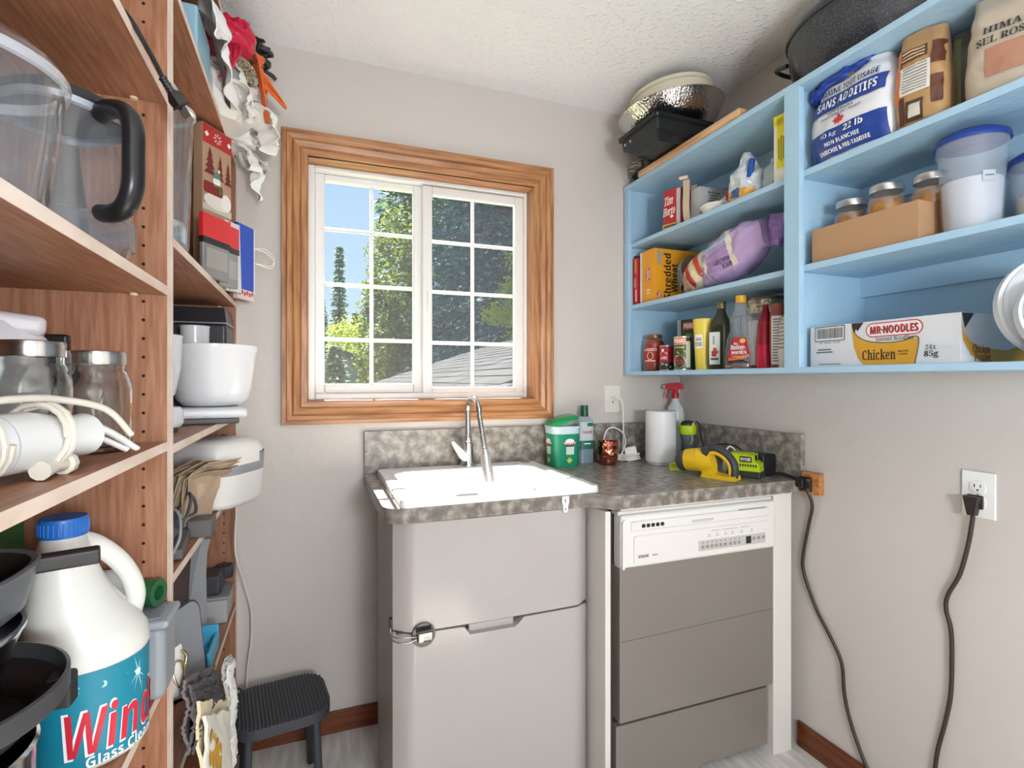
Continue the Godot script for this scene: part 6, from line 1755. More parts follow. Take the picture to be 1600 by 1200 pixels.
	var hp := curve(vs([[0.066, 0.182, 0], [0.085, 0.188, 0], [0.112, 0.18, 0], [0.126, 0.158, 0], [0.127, 0.12, 0], [0.126, 0.084, 0], [0.114, 0.06, 0], [0.094, 0.052, 0], [0.072, 0.054, 0]]), 6)
	part("handle", G.new().tube(hp, 0.0135, 14, false, 0.85), mt("1a1b1e", 0.3), o, "black loop handle")
	part("pour_lip", G.new().tube(curve(vs([[-0.04, 0.205, 0.02], [-0.075, 0.222, 0.03], [-0.1, 0.24, 0.02]]), 5), [0.018, 0.017, 0.016, 0.015, 0.014, 0.014, 0.013, 0.012, 0.012, 0.011, 0.01], 14), mt("15161a", 0.35), o)
	# ---- third shelf: canning jars, appliance, hand blender
	y = 1.1458
	for j in [[-0.298, -0.955, 0.149, "clear glass canning jar with silver screw lid nearest the upright panel"], [-0.337, -0.853, 0.156, "clear glass canning jar with silver screw lid at the left edge of the third shelf"]]:
		o = thing("canning_jar", j[3], "jar", Vector3(j[0], y, j[1]), 30, "canning jars on the third shelf")
		var h: float = j[2]
		var gl := clear("e6ecec", 0.04, 0.0)
		var glass := StandardMaterial3D.new()
		glass.albedo_color = Color(0.95, 0.97, 0.97, 0.0)
		glass.roughness = 0.0
		glass.transparency = BaseMaterial3D.TRANSPARENCY_ALPHA
		glass.refraction_enabled = true
		glass.refraction_scale = 0.05
		var jn := FastNoiseLite.new()
		jn.seed = 9
		jn.frequency = 60.0
		var wob := func(p: Vector3) -> Vector3:
			var q := jn.get_noise_3dv(p) * 0.0011
			return p + Vector3(p.x, 0, p.z).normalized() * q
		part("glass", G.new().lathe([[0, 0.004], [0.034, 0.0], [0.041, 0.004], [0.0425, 0.014], [0.0425, 0.03], [0.0425, 0.05], [0.0425, 0.07], [0.0425, h - 0.06], [0.042, h - 0.048], [0.037, h - 0.033], [0.034, h - 0.028], [0.0335, h - 0.008], [0.031, h - 0.008], [0.0312, h - 0.03], [0.0345, h - 0.036], [0.0388, h - 0.05], [0.0392, h - 0.06], [0.0392, 0.07], [0.0392, 0.03], [0.038, 0.013], [0.033, 0.009], [0, 0.0105]], 44, 1, 1, 0, TAU, 2.5).bent(wob), glass, o)
		part("screw_band", G.new().lathe([[0.0352, h - 0.02], [0.0372, h - 0.02], [0.0366, h - 0.016], [0.0372, h - 0.013], [0.0366, h - 0.009], [0.0372, h - 0.006], [0.0365, h - 0.001], [0.034, h], [0.03, h - 0.001]], 44), mt("c7c7c4", 0.22, 1.0), o)
		part("lid", G.new().lathe([[0, h - 0.004], [0.0335, h - 0.004], [0.0335, h - 0.0015], [0, h - 0.0015]], 36), mt("b9b9b4", 0.25, 0.9), o)
		part("neck_thread", G.new().lathe([[0.0338, h - 0.028], [0.036, h - 0.026], [0.0338, h - 0.023]], 40), gl, o)
	o = thing("hand_mixer", "white rounded appliance with a black oval knob behind the canning jars", "mixer", Vector3(-0.452, y, -0.965), 20)
	part("body", G.new().lathe([[0, 0], [0.055, 0], [0.06, 0.01], [0.062, 0.12], [0.058, 0.165], [0.046, 0.19], [0.026, 0.202], [0, 0.205]], 40, 1.5, 0.8), mt("e2dde0", 0.35), o)
	part("top_cover", G.new().box(Vector3(0.03, 0.192, 0), Vector3(0.07, 0.03, 0.06), 0.01, 3).rot(Vector3.BACK, -6), mt("ddd6d8", 0.4), o)
	part("knob", G.new().lathe([[0, 0], [0.022, 0.002], [0.024, 0.01], [0.018, 0.018], [0, 0.02]], 28, 1.0, 1.3).rot(Vector3.RIGHT, 90).at(0.0, 0.185, 0.046), mt("2a2426", 0.2), o)
	o = thing("black_tablet", "thin black flat device standing behind the canning jars against the upright panel", "device", Vector3(-0.452, y, -1.06), 0)
	part("frame", G.new().box(Vector3(0, 0.09, 0), Vector3(0.17, 0.18, 0.018), 0.005, 2), mt("1e1e20", 0.4), o)
	part("plate", G.new().box(Vector3(0.0, 0.085, 0.0095), Vector3(0.15, 0.155, 0.002)), mt("9b9894", 0.3, 0.4), o)
	# hand blender wrapped in its cord
	o = thing("hand_blender", "white stick blender wrapped in its cream cord lying at the front of the third shelf", "hand blender", Vector3(-0.282, y, -0.74), 0)
	var wh := mt("dfe0df", 0.28)
	var ax := Vector3(0.04, 0.0, -0.13).normalized()
	var q0 := Vector3(-0.035, 0.04, 0.12)
	part("body", G.new().tube([q0, q0 + ax * 0.005, q0 + ax * 0.1, q0 + ax * 0.125, q0 + ax * 0.14], [0.029, 0.0315, 0.032, 0.029, 0.022], 30), wh, o)
	part("seam", G.new().tube([q0 + ax * 0.056, q0 + ax * 0.0575], 0.0323, 30), mt("b8baba", 0.4), o)
	part("shaft", G.new().tube([q0 + ax * 0.135, q0 + ax * 0.15, q0 + ax * 0.185, q0 + ax * 0.188], [0.024, 0.0225, 0.0255, 0.022], 24), wh, o)
	part("blade_guard", G.new().tube(curve([q0 + ax * 0.18 + Vector3(0.012, 0.012, 0.0), q0 + ax * 0.205 + Vector3(0.02, -0.003, 0), q0 + ax * 0.232 + Vector3(0.03, -0.025, 0.0)], 5), [0.008, 0.0078, 0.0075, 0.0072, 0.007, 0.0068, 0.0066, 0.0064, 0.0062, 0.006, 0.0058], 10, false, 0.6), wh, o)
	part("blade_guard", G.new().tube(curve([q0 + ax * 0.18 + Vector3(-0.012, 0.012, 0.0), q0 + ax * 0.205 + Vector3(-0.012, 0.003, 0), q0 + ax * 0.232 + Vector3(0.02, -0.026, 0.0)], 5), 0.006, 10, false, 0.6), wh, o)
	var cm := mt("d8d2c4", 0.45)
	var side := ax.cross(Vector3.UP).normalized()
	for w in [[0.0, 0.045, 7], [0.112, 0.128, 3]]:
		var coil := []
		var n: int = w[2] * 16
		for i in n + 1:
			var t := TAU * i / 16.0
			var along := lerpf(w[0], w[1], float(i) / n) + 0.004 * sin(i * 0.37)
			coil.append(q0 + ax * along + (side * cos(t) + Vector3.UP * sin(t)) * (0.0352 + 0.0015 * sin(i * 0.23)) + Vector3(0, 0.0035, 0))
		part("cord", G.new().tube(coil, 0.0034, 7), cm, o)
	part("cord", G.new().tube(curve([q0 + ax * 0.02 + Vector3(0.0, 0.04, 0), q0 + ax * 0.07 + Vector3(0.005, 0.046, 0), q0 + ax * 0.13 + Vector3(0.006, 0.045, 0), q0 + ax * 0.19 + Vector3(0.02, 0.03, 0), q0 + ax * 0.228 + Vector3(0.026, -0.006, 0)], 8), 0.0042, 8), cm, o)
	part("plug", G.new().tube([Vector3(0.016, 0.011, 0.045), Vector3(0.018, 0.012, 0.02), Vector3(0.0195, 0.012, 0.002), Vector3(0.02, 0.012, 0.001), Vector3(0.0205, 0.012, -0.008)], [0.0105, 0.0075, 0.0085, 0.0125, 0.0125], 10), cm, o)
	for sg in [-1, 1]:
		part("prong", G.new().box(Vector3(0.0225, 0.012 + 0.0055 * sg, -0.02), Vector3(0.006, 0.0016, 0.022)), mt("8d8a84", 0.25, 0.9), o)
	# ---- fourth shelf: jug, pans, bin
	y = 0.7402
	jug(y)
	pans(y)
	o = thing("grey_bin", "narrow grey plastic bin with a rounded lid sticking out past the upright panel", "bin", Vector3(-0.285, y, -1.028), 0)
	var gm := mt("8f9499", 0.42)
	part("tub", G.new().box(Vector3(0, 0.059, 0), Vector3(0.132, 0.118, 0.082), 0.014, 3), gm, o)
	part("lid", G.new().box(Vector3(0.001, 0.1225, 0), Vector3(0.142, 0.013, 0.09), 0.006, 2), mt("9aa0a6", 0.4), o)
	part("lid_top", G.new().box(Vector3(-0.001, 0.1305, 0), Vector3(0.12, 0.004, 0.07), 0.002), mt("83888d", 0.45), o)
	o = thing("white_tub", "small white rounded plastic bottle lying on the grey bin behind the jug handle", "bottle", Vector3(-0.315, y + 0.1335, -1.03), 0)
	part("body", G.new().tube([Vector3(-0.04, 0.036, 0), Vector3(-0.036, 0.036, 0), Vector3(0.03, 0.036, 0), Vector3(0.045, 0.036, 0), Vector3(0.048, 0.036, 0)], [0.02, 0.034, 0.036, 0.03, 0.014], 28), mt("dfe0e0", 0.35), o)
	o = thing("green_tape", "dark green tape roll standing on the grey bin against the upright panel", "tape roll", Vector3(-0.25, y + 0.1335, -1.045), 70)
	part("roll", G.new().lathe([[0.012, -0.012], [0.022, -0.012], [0.022, 0.012], [0.012, 0.012], [0.012, -0.012]], 36).rot(Vector3.RIGHT, 90).at(0, 0.0225, 0), mt("1f5a34", 0.25), o)
	o = thing("green_carton", "flat dark green carton behind the white jug under the third shelf", "carton", Vector3(-0.51, y, -1.0), 0)
	part("body", G.new().box(Vector3(0, 0.15, 0), Vector3(0.17, 0.3, 0.12), 0.002), mt("2f5f33", 0.5), o)
	part("panel", patch(0.05, 0.02, Transform3D(Basis(Vector3.RIGHT, deg_to_rad(-90)), Vector3(-0.01, 0.3008, 0.02))), mt("8a7a58", 0.5), o)

func jug(y: float):
	var o := thing("cleaner_jug", "big white plastic jug of glass cleaner with a blue cap and teal label", "jug", Vector3(-0.292, y, -0.905), 38)
	var hd := mt("d9d9d2", 0.36)
	# body with a moulded handle hole made by lofted rings
	var rings := []
	var pr := [[0.0, 0.06, 0.0], [0.004, 0.068, 0.0], [0.012, 0.07, 0.0], [0.125, 0.07, 0.0], [0.132, 0.0695, 0.0], [0.136, 0.0715, 0.0], [0.142, 0.0712, 0.0], [0.158, 0.07, -0.001], [0.172, 0.066, -0.005], [0.186, 0.059, -0.011], [0.205, 0.051, -0.018], [0.235, 0.042, -0.025], [0.262, 0.035, -0.028], [0.285, 0.029, -0.028], [0.297, 0.0255, -0.028], [0.302, 0.0225, -0.028], [0.312, 0.022, -0.028]]
	for p in pr:
		var r := PackedVector3Array()
		for k in 48:
			var t := TAU * k / 48
			r.append(Vector3(p[2] + cos(t) * p[1], p[0], sin(t) * p[1] * (1.0 if p[0] < 0.16 else 0.96)))
		rings.append(r)
	part("body", G.new().loft(rings), hd, o)
	var hp := curve(vs([[-0.012, 0.292, 0], [0.006, 0.282, 0], [0.024, 0.265, 0], [0.041, 0.243, 0], [0.053, 0.218, 0], [0.0585, 0.192, 0], [0.054, 0.168, 0]]), 7)
	part("handle", G.new().tube(hp, 0.0115, 16, false, 1.15), hd, o, "hollow moulded handle")
	part("handle_web", G.new().tube(curve(vs([[-0.012, 0.285, 0], [-0.002, 0.25, 0], [0.014, 0.215, 0], [0.034, 0.186, 0]]), 6), 0.014, 14), hd, o)
	var cap := G.new().lathe([[0.0, 0.302], [0.0265, 0.302], [0.027, 0.304], [0.027, 0.324], [0.0255, 0.327], [0, 0.327]], 40)
	var cp := part("cap", cap.at(-0.028, 0, 0), mt("1f66b8", 0.35), o)
	for k in 30:
		var a := TAU * k / 30
		part("rib", G.new().box(Vector3(-0.028 + cos(a) * 0.027, 0.314, sin(a) * 0.027), Vector3(0.0016, 0.016, 0.0016)), mt("1f66b8", 0.35), cp)
	var R := 0.0706
	part("label", G.new().lathe([[R, 0.01], [R, 0.132]], 64, 1, 1, deg_to_rad(-150), deg_to_rad(150)).rot(Vector3.UP, -90), mt("147f97", 0.4), o)
	var cb := func(a: float, y0: float, d: float) -> Callable: return cyl(R + d, y0, a)
	# starburst
	for k in 14:
		var a := TAU * k / 14.0
		var l := 0.022 + 0.012 * (k % 3)
		var c := cos(a)
		var s := sin(a)
		part("ray", decal([[c * 0.003 - s * 0.001, s * 0.003 + c * 0.001], [c * l, s * l * 0.8], [c * 0.003 + s * 0.001, s * 0.003 - c * 0.001]], cb.call(30.0, 0.106, 0.0003)), mt("a8dbe4", 0.4), o, "", 0.0)
	part("star_core", decal(oval(0.004, 0.004, 12), cb.call(30.0, 0.106, 0.0005)), mt("e8f6f8", 0.4), o, "", 0.0)
	var wh := mt("eef2f2", 0.4)
	txt(o, "Windex", 0.186, 0.064, wh, cb.call(30.0, 0.056, 0.0006), true, false, 0.08)
	txt(o, "Windex", 0.18, 0.058, mt("c6263a", 0.4), cb.call(30.0, 0.056, 0.0012), true, false, 0.08)
	txt(o, "Glass Cleaner", 0.11, 0.014, wh, cb.call(22.0, 0.0165, 0.0008))
	part("caption", decal(rrect(0.034, 0.008, 0.003, 3), cb.call(-18.0, 0.112, 0.0005)), mt("bfe0e6", 0.4), o, "", 0.0)
	part("yellow_swash", decal([[-0.03, 0], [0.03, 0.006], [0.03, 0.014], [-0.03, 0.008]], cb.call(48.0, 0.006, 0.0008)), mt("c9cf3a", 0.4), o, "", 0.0)

func pans(y: float):
	var iron := mt("4a4b4d", 0.4, 0.35)
	var black := mt("241f1d", 0.3)
	# steel pot at the bottom
	var o := thing("steel_pot", "stainless steel pot at the bottom of the pan stack by the left edge", "pot", Vector3(-0.35, y, -0.645), 0)
	part("pot", G.new().lathe([[0, 0], [0.088, 0], [0.092, 0.004], [0.094, 0.152], [0.097, 0.154], [0.094, 0.157], [0.091, 0.152], [0.089, 0.008], [0, 0.008]], 56), mt("c9c9cb", 0.16, 1.0), o)
	# black pan with a wide rim
	o = thing("black_pan", "black non-stick pan with a wide flat rim resting on the steel pot", "pan", Vector3(-0.358, y + 0.1575, -0.66), 0)
	part("pan", G.new().lathe([[0, 0], [0.085, 0], [0.093, 0.006], [0.104, 0.026], [0.122, 0.03], [0.1235, 0.034], [0.1235, 0.052], [0.12, 0.053], [0.1185, 0.036], [0.1, 0.031], [0.09, 0.01], [0, 0.006]], 64), iron, o)
	part("coating", G.new().lathe([[0, 0.0068], [0.0885, 0.0105], [0.099, 0.0318], [0.117, 0.0365]], 56), black, o)
	part("helper_grip", G.new().box(Vector3(0.105, 0.02, -0.05), Vector3(0.024, 0.035, 0.022), 0.004, 2), mt("1d1c1c", 0.5), o)
	# steel sieve ring
	o = thing("steel_bowl", "shiny steel pan with a rolled rim stacked in the black pan", "pan", Vector3(-0.362, y + 0.198, -0.66), 0)
	part("pan", G.new().lathe([[0, 0], [0.07, 0], [0.076, 0.004], [0.084, 0.045], [0.09, 0.06], [0.0925, 0.064], [0.0925, 0.068], [0.089, 0.068], [0.082, 0.05], [0.074, 0.01], [0, 0.006]], 56), mt("c0c3c8", 0.16, 1.0), o)
	# cast iron pan on top
	o = thing("cast_iron_pan", "dark cast-iron pan with a short square handle on top of the pan stack", "pan", Vector3(-0.374, y + 0.2665, -0.682), 0)
	part("pan", G.new().lathe([[0, 0], [0.08, 0], [0.09, 0.004], [0.1, 0.045], [0.102, 0.05], [0.099, 0.052], [0.094, 0.05], [0.086, 0.01], [0, 0.007]], 56, 1, 1, 0, TAU, 2.6), mt("6a6e74", 0.42, 0.35), o)
	part("coating", G.new().lathe([[0, 0.0078], [0.0855, 0.0108], [0.0932, 0.0495]], 48, 1, 1, 0, TAU, 2.6), black, o)
	part("handle", G.new().box(Vector3(0.128, 0.037, -0.042), Vector3(0.06, 0.018, 0.022), 0.003, 2).rot(Vector3.UP, 18), mt("2a2523", 0.45), o, "short dark handle")

func far_bay_things():
	# ---- pile on the top shelf
	var y := 1.9813
	var wp := mt("e9e8e5", 0.38)
	var bg := bag(0.06, [0.1, 0.1], [0.3, 0.3], 0.0, 1)
	var o := thing("blue_packet", "flat light blue paper packet at the front edge of the top far shelf", "packet", Vector3(-0.33, y, -1.42), 0)
	part("packet", G.new().box(Vector3(0, 0.05, 0), Vector3(0.19, 0.1, 0.16), 0.006, 2), mt("8fb9cc", 0.5), o)
	part("white_end", G.new().box(Vector3(0, 0.05, -0.085), Vector3(0.18, 0.098, 0.012), 0.003), wp, o)
	o = thing("white_box", "white carton lying in the pile on the top far shelf", "carton", Vector3(-0.345, y, -1.565), 0)
	part("body", G.new().box(Vector3(0, 0.04, 0), Vector3(0.2, 0.08, 0.11), 0.003), mt("e4e4e2", 0.5), o)
	o = thing("dark_strap", "dark brown strap hanging along the pile on the top far shelf", "strap")
	part("strap", G.new().tube(curve(vs([[-0.24, 2.09, -1.38], [-0.222, 2.085, -1.41], [-0.215, 2.06, -1.49], [-0.212, 2.03, -1.57], [-0.214, 2.003, -1.64], [-0.218, 1.985, -1.69]]), 7), 0.0065, 8, false, 0.4), mt("4a4240", 0.6), o)
	# drooping cloths and bags, each a folded hanging sheet
	var drape := func(z0: float, z1: float, x0: float, x1: float, yt: float, yb: float, sd: int, amp: float) -> G:
		var n := FastNoiseLite.new()
		n.seed = sd
		n.frequency = 3.0
		return G.new().sheet(func(u: float, v: float) -> Vector3:
			var z := lerpf(z0, z1, u)
			var k := v
			var pinch := 1.0 - 0.35 * sin(PI * u) * k
			var fx := lerpf(x0, x1, smoothstep(0.0, 0.75, k)) + amp * sin(u * 17.0 + sd) * k + n.get_noise_3d(u * 0.9, v * 0.7, sd) * amp * 2.6
			var yy := lerpf(yt, yb, k * (0.8 + 0.2 * sin(u * 5.0 + sd))) + n.get_noise_3d(u, v, sd + 40.0) * amp * 1.4
			return Vector3(fx, yy, lerpf((z0 + z1) / 2, z, pinch)), 26, 30, 0.003)
	var cl := mt("e6e3dc", 0.7)
	cl.rim_enabled = true
	cl.rim = 0.3
	var cw := mt("ecebe8", 0.5)
	for d in [["white_cloth", "long white folded cloth draped over the front of the top far shelf pile", -1.36, -1.62, -0.26, -0.2, 2.19, 1.99, 3, 0.008, cw], ["cream_cloth", "cream crumpled cloth bulging from the middle of the top far shelf pile", -1.6, -1.8, -0.26, -0.17, 2.13, 1.975, 7, 0.016, cl], ["white_glove", "white cotton gloves hanging down beyond the shelf edge beside the window", -1.69, -1.9, -0.24, -0.12, 2.1, 1.945, 12, 0.018, cl], ["white_towel", "white towel bundle sticking out furthest towards the window", -1.62, -1.86, -0.25, -0.185, 2.23, 2.03, 19, 0.016, cw], ["plastic_bag", "thin white plastic bag hanging lowest behind the gift bag", -1.82, -1.93, -0.22, -0.165, 2.02, 1.83, 23, 0.012, cw]]:
		o = solo(d[0], drape.call(d[2], d[3], d[4], d[5], d[6], d[7], d[8], d[9]), d[10], d[1], "cloth")
	# lumps of cloth under the drapes
	bg = bag(0.17, [0.09, 0.13, 0.14, 0.12, 0.07], [0.06, 0.085, 0.09, 0.075, 0.03], 0.03, 330, 2.2, 30, 60, 9.0)
	o = solo("cloth_bundle", bg[0], cl, "bulky white cloth bundle filling the middle of the top far shelf", "cloth", Vector3(-0.265, y, -1.725), 78)
	bg = bag(0.13, [0.06, 0.085, 0.09, 0.06], [0.05, 0.06, 0.06, 0.03], 0.026, 331, 2.2, 26, 52, 12.0)
	o = solo("cloth_bundle", bg[0], cw, "rounded white cloth bundle overhanging beside the window end of the top far shelf", "cloth", Vector3(-0.235, y, -1.86), 70)
	o = solo("leopard_cloth", drape.call(-1.6, -1.72, -0.215, -0.165, 2.14, 2.085, 31, 0.01), tri_mat(noise_tex(67, 0.11, 2, ["2c241d", "3c3026", "c9b894", "d8caa8"], [0.0, 0.42, 0.5, 0.8], 256), Vector3.ONE * 6.0, 0.7, false), "brown and cream spotted cloth peeking out of the white pile", "cloth")
	o = solo("spotted_cloth", drape.call(-1.86, -1.93, -0.17, -0.14, 1.97, 1.92, 33, 0.008), tri_mat(noise_tex(68, 0.16, 1, ["26221f", "e0ddd4", "e6e3da"], [0.0, 0.36, 0.8], 256), Vector3.ONE * 7.0, 0.7, false), "white cloth with small dark spots hanging at the window end of the pile", "cloth")
	var red := mt("c01a3c", 0.3)
	o = thing("red_ribbon", "glossy crimson ribbon bundle on top of the white cloth pile", "ribbon", Vector3(-0.205, 2.125, -1.585))
	bg = bag(0.075, [0.05, 0.062, 0.05], [0.035, 0.045, 0.03], 0.02, 335, 2.2, 18, 40, 22.0)
	part("bundle", bg[0].at(0, 0, 0), red, o)
	for k in 4:
		part("strand", G.new().tube(curve(vs([[0.01 * k - 0.01, 0.02, 0.02], [0.012 * k - 0.005, -0.015, 0.035], [0.006 * k, -0.055, 0.03 + 0.006 * k], [0.008 * k - 0.02, -0.09, 0.03]]), 6), 0.0035, 6), red, o)
	var org := mt("d9652a", 0.45)
	o = thing("orange_cloth", "bright orange cloth with two pointed tails hanging from the pile", "cloth")
	part("fold", drape.call(-1.66, -1.82, -0.165, -0.14, 2.21, 2.14, 41, 0.008), org, o)
	part("tail", G.new().sheet(func(u: float, v: float) -> Vector3: return Vector3(-0.142 + 0.022 * v + 0.006 * sin(u * 9.0), 2.16 - 0.15 * v, -1.69 - 0.03 * v + (u - 0.5) * 0.075 * (1.0 - 0.88 * v)), 8, 14, 0.003), org, o)
	part("tail", G.new().sheet(func(u: float, v: float) -> Vector3: return Vector3(-0.14 + 0.065 * v, 2.17 - 0.05 * v + (u - 0.5) * 0.045 * (1.0 - 0.8 * v), -1.78 - 0.06 * v + 0.008 * sin(u * 8.0)), 8, 12, 0.003), org, o)
	o = solo("black_cloth", drape.call(-1.76, -1.94, -0.2, -0.13, 2.3, 2.25, 47, 0.012), mt("3b3a3c", 0.6), "dark grey cloth end at the very top of the pile beside the window wall", "cloth")
	# ---- second shelf
	y = 1.5108
	var cg := clear("dfe6ea", 0.06, 0.02)
	o = thing("clear_pitcher", "tall clear pitcher with a pouring lip just right of the upright panel", "pitcher", Vector3(-0.305, y, -1.31), 30)
	part("jar", G.new().lathe([[0, 0.004], [0.05, 0.0], [0.056, 0.006], [0.06, 0.03], [0.064, 0.2], [0.068, 0.305], [0.071, 0.31], [0.069, 0.312], [0.065, 0.3], [0.061, 0.2], [0.056, 0.03], [0.05, 0.014], [0, 0.012]], 48), cg, o)
	part("rim", G.new().lathe([[0.067, 0.303], [0.072, 0.306], [0.072, 0.313], [0.067, 0.313], [0.067, 0.303]], 48), mt("d9dfe4", 0.12, 0.6), o)
	part("lip", G.new().prism(pv2([[-0.02, 0.0], [0.02, 0.0], [0.0, 0.026]]), -0.03, 0.004).rot(Vector3.RIGHT, 90).at(0, 0.311, 0.062), mt("b9c2c9", 0.14, 0.6), o)
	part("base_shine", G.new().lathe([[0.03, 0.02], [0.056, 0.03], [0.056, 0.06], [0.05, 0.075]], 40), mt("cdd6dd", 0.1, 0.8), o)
	part("dark_core", G.new().lathe([[0, 0.06], [0.024, 0.06], [0.022, 0.25], [0, 0.25]], 24), mt("5a666e", 0.3, 0.3), o)
	gift_bag(y)
	# flat packets and gift bags standing in a row
	var rd := mt("cf2b30", 0.4)
	for k in 2:
		o = thing("treat_bag_pack", ["clear packet of treat bags with a broad red header nearest the pitcher", "second red-headed packet tucked behind the first"][k], "packet", [Vector3(-0.232, y, -1.545), Vector3(-0.219, y, -1.665)][k], [62, 62][k], "red-headed packets")
		var w: float = [0.1, 0.08][k]
		var h: float = [0.158, 0.17][k]
		part("film", G.new().box(Vector3(0, h / 2 - 0.02, 0), Vector3(w, h - 0.04, 0.012), 0.004, 2), mt("8d8b8a", 0.22, 0.35), o)
		part("header", G.new().box(Vector3(0, h - 0.03, 0.001), Vector3(w + 0.003, 0.062, 0.014), 0.002), rd, o)
		part("header_band", G.new().box(Vector3(0, h - 0.066, 0.0012), Vector3(w + 0.003, 0.016, 0.0142), 0.001), mt("232124", 0.4), o)
		part("fold", patch(w * 0.8, 0.05, T(0, 0.05, 0.0068)), mt("a09c98", 0.25, 0.3), o)
	o = thing("white_card", "plain white card bag standing between the red packets and the blue bag", "card", Vector3(-0.214, y, -1.742), 66)
	part("sheet", G.new().box(Vector3(0, 0.1, 0), Vector3(0.075, 0.2, 0.008), 0.001).rot(Vector3.BACK, 3), mt("d3d2d0", 0.5), o)
	o = thing("blue_bag", "shiny royal blue gift bag with patterned red and white foot", "gift bag", Vector3(-0.195, y - 0.002, -1.825), 64)
	part("bag", G.new().box(Vector3(0, 0.117, 0), Vector3(0.085, 0.206, 0.014), 0.002), mt("1746b4", 0.28, 0.2), o)
	part("foot_print", G.new().box(Vector3(0, 0.006, 0.0), Vector3(0.086, 0.03, 0.015), 0.001), mt("d9c9c4", 0.5), o)
	for k in 6:
		part("print_patch", patch(0.009, 0.012, T(-0.033 + 0.013 * k, 0.008 + 0.004 * (k % 2), 0.0079)), mt("b32a30", 0.5), o)
	part("white_edge", G.new().box(Vector3(0.044, 0.117, 0.0), Vector3(0.004, 0.206, 0.015)), mt("dfe3ea", 0.4), o)
	var loops := mt("ece8de", 0.6)
	for k in 2:
		part("string_handle", G.new().tube(curve(vs([[0.044, 0.16, 0.004 - 0.006 * k], [0.085, 0.166 - 0.01 * k, 0.02], [0.112, 0.142 - 0.012 * k, 0.035], [0.095, 0.115 - 0.008 * k, 0.03], [0.044, 0.112, 0.01]]), 7), 0.0016, 6), loops, o)
	o = thing("plaid_bag", "red and brown plaid gift bag at the back of the row beside the wall", "gift bag", Vector3(-0.225, y, -1.9), 68)
	part("bag", G.new().box(Vector3(0, 0.115, 0), Vector3(0.11, 0.23, 0.02), 0.002), mt("8a5a4c", 0.6), o)
	for k in 5:
		part("stripe", patch(0.11, 0.01, T(0, 0.03 + 0.045 * k, 0.0106)), mt("a3342f", 0.6), o)
	# ---- third shelf
	y = 1.1358
	o = thing("mixer_stand", "white and grey stand mixer base under the big white bowl", "mixer base", Vector3(-0.29, y, -1.7), 12)
	part("foot", G.new().box(Vector3(0.0, 0.008, 0), Vector3(0.17, 0.016, 0.25), 0.004), mt("4c4d50", 0.5), o)
	part("deck", G.new().box(Vector3(0.01, 0.029, -0.01), Vector3(0.19, 0.027, 0.28), 0.01, 3), mt("d9dadc", 0.35), o)
	o = thing("mixing_bowl", "big glossy white mixing bowl standing on the mixer base", "bowl", Vector3(-0.262, y + 0.043, -1.712), 0)
	part("bowl", G.new().lathe([[0, 0.004], [0.055, 0.0], [0.075, 0.004], [0.09, 0.02], [0.1, 0.05], [0.1085, 0.11], [0.114, 0.152], [0.117, 0.155], [0.1175, 0.17], [0.1145, 0.172], [0.1115, 0.165], [0.1055, 0.11], [0.096, 0.05], [0.084, 0.022], [0.06, 0.01], [0, 0.01]], 64), mt("e6e7e9", 0.16), o)
	o = thing("small_mixer", "second white rounded mixer body beside the upright panel", "mixer", Vector3(-0.335, y, -1.375), 0)
	part("foot", G.new().lathe([[0, 0], [0.055, 0], [0.056, 0.012], [0, 0.012]], 36), mt("3f4044", 0.5), o)
	part("base", G.new().lathe([[0, 0.012], [0.06, 0.012], [0.066, 0.02], [0.067, 0.04], [0.06, 0.056], [0.03, 0.06], [0, 0.06]], 44), mt("d6d9de", 0.3), o)
	part("bowl", G.new().lathe([[0, 0.06], [0.03, 0.06], [0.05, 0.085], [0.06, 0.14], [0.064, 0.21], [0.066, 0.215], [0.063, 0.217], [0.058, 0.14], [0.045, 0.09], [0, 0.075]], 44), mt("c9ccd2", 0.2), o)
	part("cup", G.new().box(Vector3(-0.01, 0.228, -0.01), Vector3(0.05, 0.04, 0.05), 0.004), mt("c6c9cf", 0.25, 0.3), o)
	o = thing("black_box", "black bread-bin shaped appliance with a pale stripe at the back of the third far shelf", "appliance", Vector3(-0.335, y, -1.888), 0)
	part("body", G.new().box(Vector3(0, 0.143, 0), Vector3(0.19, 0.286, 0.165), 0.01, 2), mt("35373b", 0.35), o)
	part("stripe", G.new().box(Vector3(0, 0.288, 0.0), Vector3(0.192, 0.004, 0.167), 0.001), mt("b6b8ba", 0.3, 0.5), o)
	part("lid", G.new().loft([PackedVector3Array(vs([[0.095, 0.29, -0.082], [0.095, 0.29, 0.082], [-0.095, 0.29, 0.082], [-0.095, 0.29, -0.082]])), PackedVector3Array(vs([[0.088, 0.335, -0.075], [0.088, 0.335, 0.075], [-0.088, 0.335, 0.075], [-0.088, 0.335, -0.075]]))]), mt("2b2d31", 0.3), o)
	o = thing("white_cup", "white cup standing inside the big mixing bowl, its top above the rim", "cup", Vector3(-0.318, y + 0.217, -1.56), 0)
	o.position = Vector3(-0.305, y + 0.0535, -1.705)
	part("cup", G.new().lathe([[0, 0], [0.03, 0], [0.032, 0.004], [0.036, 0.21], [0.038, 0.214], [0.034, 0.214], [0.028, 0.008], [0, 0.008]], 32), mt("dddfe2", 0.25), o)
	# ---- fourth shelf
	y = 0.9003
	var kraft := mt("a98f74", 0.7)
	o = thing("paper_bags", "crumpled bundle of folded brown paper bags wedged under the third far shelf", "paper bags", Vector3(-0.275, y, -1.43), 70)
	var rr := RandomNumberGenerator.new()
	rr.seed = 88
